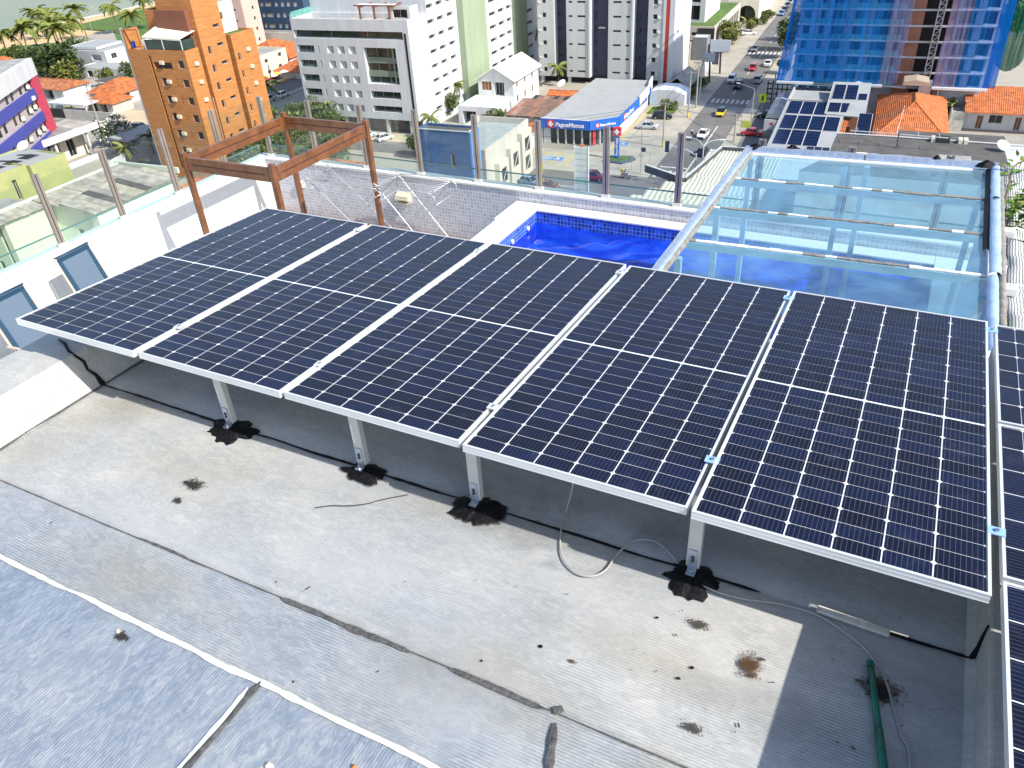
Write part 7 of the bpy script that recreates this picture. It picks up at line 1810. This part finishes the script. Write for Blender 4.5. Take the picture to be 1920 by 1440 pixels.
tree(-30.8, 171, 1.3, 2.4, CR_L[1], 'young green tree by the paired concrete poles', seed=75)
tree(-30.4, 177.5, 1.6, 3.0, CR_M[0], 'roadside bush near the tower shadow on the street', seed=76)
for k, (u, v) in enumerate(((-31.0, 246), (-30.2, 252), (-28.6, 256))): tree(u, v, 1.6, 2.6, CR_M[k], ('clipped shrub in the planting beds far up the street', 'second clipped shrub in the far planting beds', 'last clipped shrub of the far planting beds')[k], seed=77 + k)
t = city('hedge', 'clipped green hedge above the far planting beds', 'hedge', -29, 266); c = place(CR_M[0], 'foliage', t, (0, 0, .4)); c.scale = (3.4, 1.4, 1.6)
def frond_mesh(seed):
    rnd = random.Random(seed); b = MB(); n = 11; L = 3.9
    sp = [Vector((L * (k / n), 0, 1.05 * sin(min(1, k / n * 1.1) * 1.2) - 2.3 * (k / n) ** 2.2)) for k in range(n + 1)]
    b.tube(sp, [.055 * (1 - k / (n + 1)) + .012 for k in range(n + 1)], 4, 0)
    for k in range(1, n):
        for s_ in (-1, 1):
            d = Vector((.55, s_ * 1.0, -.55 - .25 * rnd.random())).normalized(); ll = (1.15 - .6 * abs(k / n - .45)) * rnd.uniform(.85, 1.1); w = Vector((.24, 0, 0))
            p = sp[k]; b.poly([p - w, p + w, p + d * ll + w * .2], 1 if rnd.random() < .72 else 2)
            p = (sp[k] + sp[k + 1]) / 2; d = Vector((.6, s_ * 1.0, -.5 - .25 * rnd.random())).normalized(); b.poly([p - w, p + w, p + d * ll + w * .2], 1)
    return b.mesh('frond', [M_FY, M_F3, M_FY])
FROND = [frond_mesh(s) for s in (1, 2, 3)]
def palm(u, v, h, lab, s=1.0, n=20, lean=.6, seed=0, group='coconut palms near the beach'):
    rnd = random.Random(seed); t = city('palm_tree', lab, 'palm tree', u, v, GZ, rnd.uniform(0, 6), group)
    top = Vector((lean, .1, h)); P = [Vector((0, 0, 0)), Vector((lean * .2, 0, h * .4)), Vector((lean * .6, .05, h * .75)), top]
    MB().tube(P, [.24 * s, .17 * s, .15 * s, .13 * s], 7).build('trunk', M_TRUNK, t)
    for k in range(n):
        q = place(FROND[k % 3], 'frond', t, top, (rnd.uniform(-.25, .25), rnd.uniform(-.75, .55), k * 2.399 + rnd.uniform(-.2, .2))); q.scale = (s,) * 3
    return t
PALMS = [(-273.8, 208.6, 'tallest coconut palm of the clump against the sea'), (-241.8, 176.2, 'coconut palm above the white parapet of the striped block'), (-237.2, 183.6, 'leaning coconut palm in the clump above the big tree'), (-246, 172.0, 'coconut palm cut by the picture edge'), (-238.5, 190.8, 'slender coconut palm standing before the sand'), (-254.5, 209.7, 'coconut palm by the shore lamp post'), (-250.9, 220.8, 'coconut palm beside the beach lawn near the surf'), (-221.5, 201.6, 'coconut palm on the beach lawn next to the brown tower'), (-244.6, 229.1, 'coconut palm behind the terrace of the hotel'), (-229.4, 180.0, 'coconut palm rising out of the big tree'), (-247, 184, 'coconut palm in the middle of the clump by the sea'), (-252, 196, 'coconut palm behind the clump, close to the water')]
for k, (u, v, lab) in enumerate(PALMS): palm(u, v, 9 + (k % 3) * .5, lab, 1.25 if k < 5 or k > 8 else 1.0, seed=k)
for k, (u, v, h, lab) in enumerate(((-123.6, 102.8, 3.6, 'small palm in the parking court, the nearer one'), (-125.4, 110.4, 3.4, 'small palm in the parking court by the brown tower'), (-122.4, 143.4, 5.4, 'palm on the street corner before the cream restaurant'), (-72.6, 131.2, 4.6, 'thin palm at the corner of the white office block'), (-77.0, 150.5, 6.0, 'yellowish palm against the white wall of the office'), (-76.3, 196.8, 8, 'tall thin palm between the two apartment towers'), (-63.6, 176.8, 4.2, 'thin palm at the foot of the grey tower'), (-31.4, 242, 3.4, 'small palm by the far planting beds'))):
    palm(u, v, h, lab, .62 if k != 2 else .85, 14, .2, 30 + k, 'small palms in the town')
# =================================================================== street furniture
def lamp_post(u, v, h, rz, lab, arm=2.0):
    t = city('street_lamp', lab, 'street lamp', u, v, GZ, rz)
    MB().tube([(0, 0, 0), (0, 0, h)], [.12, .07], 7).build('pole', M_METAL, t)
    MB().tube(smooth_path([(0, 0, h), (.3, 0, h + .5), (arm, 0, h + .9)], 4), .05, 6).build('arm', M_METAL, t)
    MB().lathe((0, 0, 0), [(.0, -.1), (.2, -.05), (.22, .05), (0, .12)], 8).build('lamp_head', M_CW, t).matrix_local = Matrix.Translation((arm + .3, 0, h + .95)) @ Matrix.Scale(2.2, 4, (1, 0, 0))
lamp_post(-280, 205, 9.5, .6, 'white shore lamp post rising past the palms'); lamp_post(-250, 209, 9.5, .6, 'white shore lamp post by the beach lawn'); lamp_post(-224.5, 203, 9.0, .6, 'lamp post beside the lawn palm near the brown tower'); lamp_post(-257, 186, 5, .6, 'short lamp post below the palms by the white parapet')
lamp_post(-15.7, 153.6, 6.4, pi * .86, 'street lamp with a bent arm reaching over the shaded crossing', 3.4)
def pole(u, v, h, lab, yellow=True, cross=True, s=1.0, light=False):
    t = city('utility_pole', lab, 'utility pole', u, v, GZ, group='concrete utility poles')
    MB().tube([(0, 0, 0 if not yellow else 1.2), (0, 0, h)], [.17 * s, .11 * s], 8).build('shaft', M_PCONC, t)
    if yellow: MB().tube([(0, 0, 0), (0, 0, 1.2)], [.19 * s, .18 * s], 8).build('yellow_base', M_YEL, t)
    if cross:
        MB().box(-1.0, -.07, h - .35, 1.0, .07, h - .2).build('crossarm', M_PCONC, t)
        b = MB()
        for x in (-.9, -.3, .35, .9): b.lathe((x, 0, h - .2), [(.05, 0), (.07, .1), (.03, .22)], 6)
        b.build('insulators', M_CDK, t)
pole(-28.5, 137.0, 8.0, 'concrete utility pole with a yellow foot in the pharmacy parking'); pole(-28.35, 156.3, 9.0, 'concrete utility pole with a yellow foot beside the small lawn'); pole(-28.4, 163.6, 9.2, 'nearer of the two tall poles standing together', False); pole(-28.3, 166.4, 9.3, 'farther of the two tall poles standing together', False)
pole(-16.9, 142.8, 5.0, 'dark pole at the kerb beside the parked red car', False); pole(-13.6, 166, 7.4, 'rusty pole in front of the blue net corner', False, False)
pole(-123.2, 127.0, 11.0, 'grey pole with a transformer running up beside the brown tower', False); pole(-152.5, 121.8, 9.5, 'thin pole in front of the street fence and garages', False); pole(-128.0, 106.5, 6.0, 'pole with a crossarm in front of the white boundary wall', False, True); pole(-125.2, 149.5, 8.5, 'dark pole beside the cafe parasols', False, False)
t = city('traffic_light', 'traffic light hanging from a mast arm over the junction', 'traffic light', -19.0, 119.3); o = (-19.0, 119.3, GZ)
MB().tube([(-19, 119.3, GZ), (-19, 119.3, GZ + 5.2)], .11, 7).build('pole', M_CW, t, o); MB().tube(smooth_path([(-19, 119.3, GZ + 4.8), (-20.5, 119.4, GZ + 5.6), (-23.4, 119.6, GZ + 6.0)], 4), .08, 6).build('arm', M_CW, t, o)
q = MB().box(-24.0, 119.4, GZ + 5.0, -23.4, 119.7, GZ + 6.7).build('signal_head', M_DARK, t, o)
for k in range(3): MB().disc((-23.7, 119.39, GZ + 5.3 + .55 * k), .17, 10, 0, (0, -1, 0)).build('lens', M_CDK, q, o)
t = city('street_lamp', 'twin armed white street lamp at the gutter of the corner building', 'street lamp', -17.4, 116.5, GZ); MB().tube([(0, 0, 0), (0, 0, 7.4)], .09, 7).build('pole', M_CW, t)
for s_ in (-1, 1): MB().tube(smooth_path([(0, 0, 7.2), (s_ * .9, .4, 8.0), (s_ * 2.3, .9, 8.2)], 4), .06, 6).build('arm', M_CW, t); MB().box(s_ * 2.2, .7, 8.1, s_ * 3.0, 1.1, 8.25).build('lamp_head', M_CW, t)
t = city('sign_post', 'thin grey pole with round traffic signs at the junction corner', 'sign post', -28.6, 122.3); MB().tube([(0, 0, 0), (0, 0, 8.6)], .07, 6).build('pole', M_METAL, t)
q = MB().disc((.4, -.08, 4.2), .42, 14, 0, (0, -1, 0)).build('round_sign', M_CDK, t); MB().disc((.0, -.08, 3.2), .35, 14, 0, (0, -1, 0)).build('round_sign', M_CLG, t)
for k, x in enumerate((-3.0, -1.9, 1.2)):
    t = city('bollard_post', ('thin short grey post by the kidney shaped bed', 'second thin grey post by the junction corner', 'thin grey post carrying a small sign at the junction')[k], 'post', -28.6 + x, 123.6); MB().tube([(0, 0, 0), (0, 0, 2.8)], .05, 6).build('pole', M_METAL, t); MB().box(-.06, -.06, 2.8, .06, .06, 2.86).build('cap', M_METAL, t)
t = city('crossing_sign', 'yellow diamond warning sign at the shaded crossing', 'road sign', -15.2, 163.2); MB().tube([(0, 0, 0), (0, 0, 2.8)], .06, 6).build('pole', M_METAL, t); MB().box(-.75, -.05, 2.0, .75, .05, 3.6).build('plate', mat('sign_lime', (.55, .60, .02), rough=.5), t); MB().box(-.2, -.06, 2.35, .2, -.051, 3.2).build('figure', M_DARK, t)
t = city('kiosk_sign', 'yellow green advertising flag above the parked red car', 'sign', -15.4, 146.8); MB().box(-1.1, -.05, 1.6, .6, .05, 2.8).build('panel', mat('flag_lime', (.50, .58, .10), rough=.7), t); MB().tube([(-1.1, 0, 0), (-1.1, 0, 2.8)], .05, 6).build('pole', M_METAL, t)
t = city('yellow_sign', 'yellow street marker post at the kerb before the mosaic wall', 'sign', -41.8, 110.8); MB().tube([(0, 0, 0), (0, 0, 4.6)], .08, 6).build('pole', M_YEL, t); MB().box(-.3, -.06, 3.0, .3, .06, 4.6).build('plate', M_YEL, t); MB().box(-.5, -.05, 1.6, .4, .05, 2.2).build('plate', M_YEL, t)
t = city('panel_totem', 'tall white totem of stacked name panels behind a railing post', 'sign', -34.2, 108.6); o = (-34.2, 108.6, GZ)
for k in range(8): MB().box(-35.3, 108.5, GZ + .8 + .95 * k, -33.2, 108.75, GZ + 1.68 + .95 * k).build('name_panel', M_CLG if k != 2 else cmat('panel_mint', (.35, .55, .42)), t, o)
for u in (-35.4, -33.2): MB().box(u, 108.45, GZ, u + .12, 108.8, GZ + 8.5).build('upright', M_CW, t, o)
def wire(a, c, sag, lab):
    P = [Vector(a).lerp(Vector(c), k / 14) for k in range(15)]
    for k, p in enumerate(P): p.z -= sag * 4 * (k / 14) * (1 - k / 14)
    m = (Vector(a) + Vector(c)) / 2
    q = MB().tube(P, .035, 4).build('power_line', M_CDK, None, m); q.location = uv2w(m.x, m.y, m.z); q.rotation_euler = (0, 0, TH); tag(q, lab, 'cable', 'overhead street cables')
wl_ = ['upper overhead cable from the parking pole across the cross street', 'second overhead cable from the parking pole across the cross street', 'third overhead cable from the parking pole across the cross street', 'upper overhead cable between the yellow footed poles', 'lower overhead cable between the yellow footed poles', 'overhead cable from the small lawn pole to the paired poles', 'overhead cable crossing the street to the dark pole', 'overhead cable running along the cross street toward the beige building']
for (a, c, s_), lab in zip((((-29.4, 137, -35.3), (-60, 119.5, -35.6), .9), ((-28.2, 137, -35.3), (-58, 118.8, -36.2), .9), ((-27.6, 137, -35.3), (-10, 116, -36), .6), ((-29.3, 137, -35.2), (-29.2, 156.3, -34.2), .5), ((-27.7, 137, -35.2), (-27.6, 156.3, -34.2), .6), ((-28.6, 156.3, -34.2), (-28.6, 163.6, -34), .2), ((-28.0, 137, -35.6), (-16.9, 142.8, -38.2), .5), ((-60, 119.5, -36.4), (-27, 121, -36.2), .8)), wl_): wire(a, c, s_, lab)
# =================================================================== vehicles
def paint(name, c): return mat(name, c, rough=.28, var=.03, vscale=.8, coat=.8)
M_CGL = mat('car_glass', (.015, .018, .022), rough=.06, var=0)
M_HEAD = mat('headlight', (.75, .76, .74), rough=.2, var=0); M_TAIL = mat('taillight', (.40, .02, .02), rough=.25, var=0); M_RIM = mat('wheel_rim', (.45, .46, .47), rough=.3, metal=.6, var=0)
P_ = dict(white=paint('paint_white', (.80, .81, .81)), black=paint('paint_black', (.012, .013, .016)), red=paint('paint_red', (.50, .015, .03)), yellow=paint('paint_yellow', (.78, .55, .01)), silver=paint('paint_silver', (.48, .50, .53)), wine=paint('paint_wine', (.13, .015, .03)), blue=paint('paint_blue', (.14, .30, .55)), grey=paint('paint_grey', (.16, .17, .19)))
PROF = dict(   # x from rear to front, (bonnet line, roof line or None, half width)
    hatch=dict(L=3.9, W=1.68, belt=.88, roof=1.46, nose=.68, x=(-1.92, -1.75, -1.35, .35, 1.05, 1.92)),
    sedan=dict(L=4.4, W=1.74, belt=.90, roof=1.42, nose=.70, x=(-2.15, -1.35, -.75, .45, 1.15, 2.15)),
    suv=dict(L=4.4, W=1.8, belt=1.02, roof=1.66, nose=.88, x=(-2.15, -2.0, -1.7, .5, 1.1, 2.15)))
def car(u, v, hd, kind, col, lab, roofcol=None, group='cars in the streets', sc=.94):
    k = PROF[kind]; m = P_[col]; t = city('parked_car' if 'parked' in lab else 'car', lab, 'car', u, v, GZ + .07, hd, group); t.scale = (sc,) * 3
    w = k['W'] / 2; x0, xa, xb, xc, xd, x1 = k['x']; zb = .22; be = k['belt']; ro = k['roof']; no = k['nose']
    b = MB()
    sec = [(x0, zb + .12, be - .12, w * .86), (x0 + .12, zb, be - .02, w * .95), (xa, zb, be, w), (0, zb, be, w), (xd, zb, be - .03, w), ((xd + x1) / 2, zb, (be + no) / 2 + .02, w * .98), (x1 - .14, zb, no + .02, w * .92), (x1, zb + .14, no - .12, w * .80)]
    rings = []
    for x, a, c, h in sec:
        r = [(x, -h * .96, a), (x, -h, (a + c) / 2), (x, -h * .93, c), (x, h * .93, c), (x, h, (a + c) / 2), (x, h * .96, a)]
        rings.append([len(b.v) + i for i in range(6)]); b.v += r
    for r0, r1 in zip(rings, rings[1:]):
        for i in range(6): b.f.append((r0[i], r0[(i + 1) % 6], r1[(i + 1) % 6], r1[i])); b.m.append(0)
    b.f.append(tuple(reversed(rings[0]))); b.m.append(0); b.f.append(tuple(rings[-1])); b.m.append(0)
    # cabin pillars
    wi = w * .90; wr = w * .72
    cab = [(xa, be - .02, wi), (xb, ro - .03, wr), (xc - .25, ro, wr), (xc, ro - .05, wr), (xd, be - .04, wi)]
    b.build('body', m, t, smooth=False)
    g = MB()
    for s_ in (-1, 1):
        g.poly([(cab[0][0], s_ * cab[0][2], cab[0][1]), (cab[4][0], s_ * cab[4][2], cab[4][1]), (cab[3][0], s_ * wr, cab[3][1]), (cab[1][0], s_ * wr, cab[1][1])])
    g.poly([(xa, -wi, be), (xa, wi, be), (xb, wr, ro - .03), (xb, -wr, ro - .03)]); g.poly([(xd, -wi, be - .04), (xd, wi, be - .04), (xc, wr, ro - .05), (xc, -wr, ro - .05)])
    g.build('windows', M_CGL, t)
    r = MB(); r.box(xb - .03, -wr - .01, ro - .05, xc + .02, wr + .01, ro + .01)
    for s_ in (-1, 1):
        r.bar((xa, s_ * wi, be), (xb, s_ * wr, ro - .02), .09, .07); r.bar((xd, s_ * wi, be - .04), (xc, s_ * wr, ro - .04), .09, .07); r.bar(((xa + xd) / 2 - .1, s_ * (wi + .012), be), ((xb + xc) / 2 - .1, s_ * (wr + .012), ro - .02), .09, .05)
    bevel(r.build('roof', P_[roofcol] if roofcol else m, t), .03)
    for x in (x0 + .78, x1 - .82):
        for s_ in (-1, 1):
            q = MB(); n = 14
            for j in range(n):
                a, c = 2 * pi * j / n, 2 * pi * (j + 1) / n; y0, y1 = s_ * (w - .16), s_ * (w + .015); R = .31
                q.poly([(x + R * cos(a), y0, .31 + R * sin(a)), (x + R * cos(c), y0, .31 + R * sin(c)), (x + R * cos(c), y1, .31 + R * sin(c)), (x + R * cos(a), y1, .31 + R * sin(a))])
            q.disc((x, s_ * (w + .015), .31), .31, n, 0, (0, s_, 0)); wq = q.build('wheel', M_BLACKT, t); MB().disc((x, s_ * (w + .022), .31), .19, 10, 0, (0, s_, 0)).build('rim', M_RIM, wq)
    for s_ in (-1, 1):
        MB().box(x1 - .2, s_ * w * .52, no - .16, x1 + .012, s_ * w * .82, no - .02).build('headlight', M_HEAD, t); MB().box(x0 - .012, s_ * w * .55, be - .32, x0 + .15, s_ * w * .84, be - .14).build('taillight', M_TAIL, t)
    MB().box(x1 - .05, -.5, no - .45, x1 + .015, .5, no - .2).build('grille', M_DARK, t)
    return t
N_ = -pi / 2; S_ = pi / 2
car(-22.5, 159.6, N_, 'hatch', 'yellow', 'bright yellow hatchback with a black roof driving out of the shade', 'black')
car(-22.9, 144.8, N_ - .06, 'sedan', 'white', 'white sedan driving toward the junction, past the motorcyclist')
car(-20.9, 134.8, S_, 'hatch', 'black', 'dark car driving away beside the gutter of the corner building')
car(-25.3, 186.4, N_, 'suv', 'white', 'white car at the edge of the tower shadow on the pharmacy side')
car(-22.6, 198.8, N_, 'hatch', 'red', 'red hatchback driving down the middle of the far street')
car(-19.8, 203.8, S_, 'sedan', 'white', 'white sedan beside the red hatchback, nearer the blue net')
car(-19.6, 187.4, S_, 'suv', 'silver', 'pale silver car with a dark roof stopped by the blue net corner', 'grey')
car(-23.0, 181.6, N_, 'suv', 'black', 'black car hidden in the dark shadow across the street')
car(-25.4, 219.8, N_, 'sedan', 'grey', 'dark grey car standing on the far zebra crossing')
for k, v in enumerate((272, 279, 286, 293, 300)): car(-25.6, v, N_, ('hatch', 'sedan', 'suv')[k % 3], ('blue', 'black', 'grey', 'silver', 'black')[k], ('blue parked car at the near end of the far kerb row', 'black parked sedan second in the far kerb row', 'grey parked car in the middle of the far kerb row', 'silver parked car fourth in the far kerb row', 'black parked car at the far end of the kerb row')[k])
car(-33.6, 232, S_ - .5, 'hatch', 'grey', 'dark parked car under the light green street trees'); car(-30.4, 240.5, .4, 'sedan', 'white', 'white parked car by the far planting beds')
car(-14.6, 147.6, pi, 'sedan', 'red', 'red parked car across the kerb beside the green flag'); car(-13.6, 159.6, pi, 'hatch', 'black', 'black parked car behind the yellow diamond sign')
car(-34.2, 147.6, .1, 'sedan', 'silver', 'silver parked sedan at the side of the pharmacy'); car(-33.2, 154.8, .15, 'suv', 'black', 'black parked car under the yellow footed pole')
car(-35.3, 117.6, .05, 'suv', 'wine', 'dark red car passing behind the stacked panel totem'); car(-41.4, 111.8, .1, 'sedan', 'wine', 'dark car half hidden behind the mosaic wall coping')
car(-44.8, 113.0, -.3, 'hatch', 'blue', 'pale blue roofed car at the corner of the beige building', 'blue')
car(-141.4, 122.8, .12, 'suv', 'black', 'black car on the side street near the flowering tree')
car(-87.2, 129.6, S_ - .5, 'sedan', 'white', 'white parked car before the office, half behind the pergola post'); car(-82.6, 129.0, S_ - .45, 'hatch', 'white', 'white parked hatchback in full view before the office')
car(-126.7, 154.2, S_, 'hatch', 'white', 'white parked car by the cafe, farther along the kerb'); car(-127.2, 149.4, S_, 'suv', 'silver', 'grey parked car by the cafe, nearer the palm')
car(-176.5, 145.8, .3, 'sedan', 'grey', 'grey parked car under the dark carport roof')
# motorcycles with riders
M_SKIN = mat('skin', (.36, .20, .13), rough=.6, var=.05); M_CLOTHD = mat('cloth_dark', (.03, .035, .05), rough=.8, var=.1); M_CLOTHG = mat('cloth_grey', (.22, .23, .26), rough=.8, var=.1)
def rider(u, v, hd, lab, labp, box=None, cloth=None, col='black', helmet=None):
    t = city('motorcycle', lab, 'motorcycle', u, v, GZ + .06, hd); b = MB()
    for x in (-.62, .66):
        q = MB(); n = 14; R = .30
        for j in range(n):
            a, c = 2 * pi * j / n, 2 * pi * (j + 1) / n
            q.poly([(x + R * cos(a), -.06, R + R * sin(a)), (x + R * cos(c), -.06, R + R * sin(c)), (x + R * cos(c), .06, R + R * sin(c)), (x + R * cos(a), .06, R + R * sin(a))])
            for y in (-.06, .06): q.poly([(x + R * cos(a), y, R + R * sin(a)), (x + R * cos(c), y, R + R * sin(c)), (x + .2 * cos(c), y, R + .2 * sin(c)), (x + .2 * cos(a), y, R + .2 * sin(a))])
        q.build('wheel', M_BLACKT, t)
    MB().tube(smooth_path([(-.75, 0, .66), (-.3, 0, .72), (.05, 0, .76), (.35, 0, .86), (.45, 0, .80)], 4), [.09] * 5 + [.13] * 8 + [.15] * 3 + [.1], 8).build('frame', P_[col], t, smooth=True)
    MB().box(-.2, -.14, .22, .28, .14, .58).build('engine', M_METAL, t)
    MB().tube([(.68, .08, .3), (.42, .08, .95)], .035, 6).tube([(.68, -.08, .3), (.42, -.08, .95)], .035, 6).build('fork', M_METAL, t)
    MB().tube([(.36, -.36, 1.0), (.42, 0, .97), (.36, .36, 1.0)], .022, 6).build('handlebar', M_METAL, t)
    MB().lathe((.56, 0, .82), [(.0, -.09), (.09, -.05), (.09, .05), (0, .1)], 8).build('headlight', M_HEAD, t)
    p = city('person', labp, 'person', u, v, GZ + .06, hd)
    # one continuous body grown from joints (seated, hands on the bar)
    J = [(-.18, 0, .86), (-.15, 0, 1.05), (-.06, 0, 1.25), (0.0, 0, 1.42), (.04, 0, 1.52), (.07, 0, 1.62), (.09, 0, 1.70)]
    R = [.15, .14, .15, .13, .055, .09, .085]; E = [(i, i + 1) for i in range(6)]
    for s_ in (-1, 1):
        k = len(J); J += [(.0, s_ * .19, 1.40), (.16, s_ * .25, 1.18), (.34, s_ * .30, 1.04), (.40, s_ * .31, 1.03)]; R += [.06, .05, .04, .04]; E += [(3, k), (k, k + 1), (k + 1, k + 2), (k + 2, k + 3)]
        k = len(J); J += [(-.12, s_ * .12, .84), (.24, s_ * .20, .74), (.05, s_ * .20, .34), (.2, s_ * .2, .28)]; R += [.10, .075, .05, .045]; E += [(0, k), (k, k + 1), (k + 1, k + 2), (k + 2, k + 3)]
    me = bpy.data.meshes.new('body'); me.from_pydata(J, E, []); ob = bpy.data.objects.new('body', me); COL.objects.link(ob); ob.parent = p
    me.materials.append(cloth or M_CLOTHD)
    sk_ = ob.modifiers.new('skin', 'SKIN'); 
    for i, r in enumerate(R): me.skin_vertices[0].data[i].radius = (r, r)
    me.skin_vertices[0].data[0].use_root = True
    sd = ob.modifiers.new('sub', 'SUBSURF'); sd.levels = 1; sd.render_levels = 1
    MB().lathe((.09, 0, 1.66), [(0, -.13), (.11, -.1), (.135, 0), (.12, .09), (.0, .145)], 12).build('helmet', helmet or M_CW, p, smooth=True)
    for s_ in (-1, 1): MB().lathe((.41, s_ * .31, 1.03), [(0, -.04), (.04, 0), (0, .04)], 6).build('hand', M_SKIN, p, smooth=True)
    if box:
        q = city('delivery_box', 'yellow delivery box carried behind the motorcycle courier', 'box', u, v, GZ + .06, hd); bevel(MB().box(-.78, -.25, .95, -.32, .25, 1.45).build('case', P_['yellow'], q), .03); MB().box(-.79, -.26, 1.45, -.31, .26, 1.5).build('lid', P_['yellow'], q)
rider(-30.4, 119.6, -.25, 'dark motorcycle of the delivery courier at the junction corner', 'courier in grey with a white helmet riding at the junction', True, M_CLOTHG)
rider(-24.6, 142.6, N_, 'dark motorcycle following the white sedan down the street', 'motorcyclist in dark clothes with a white helmet on the street', None, M_CLOTHD)
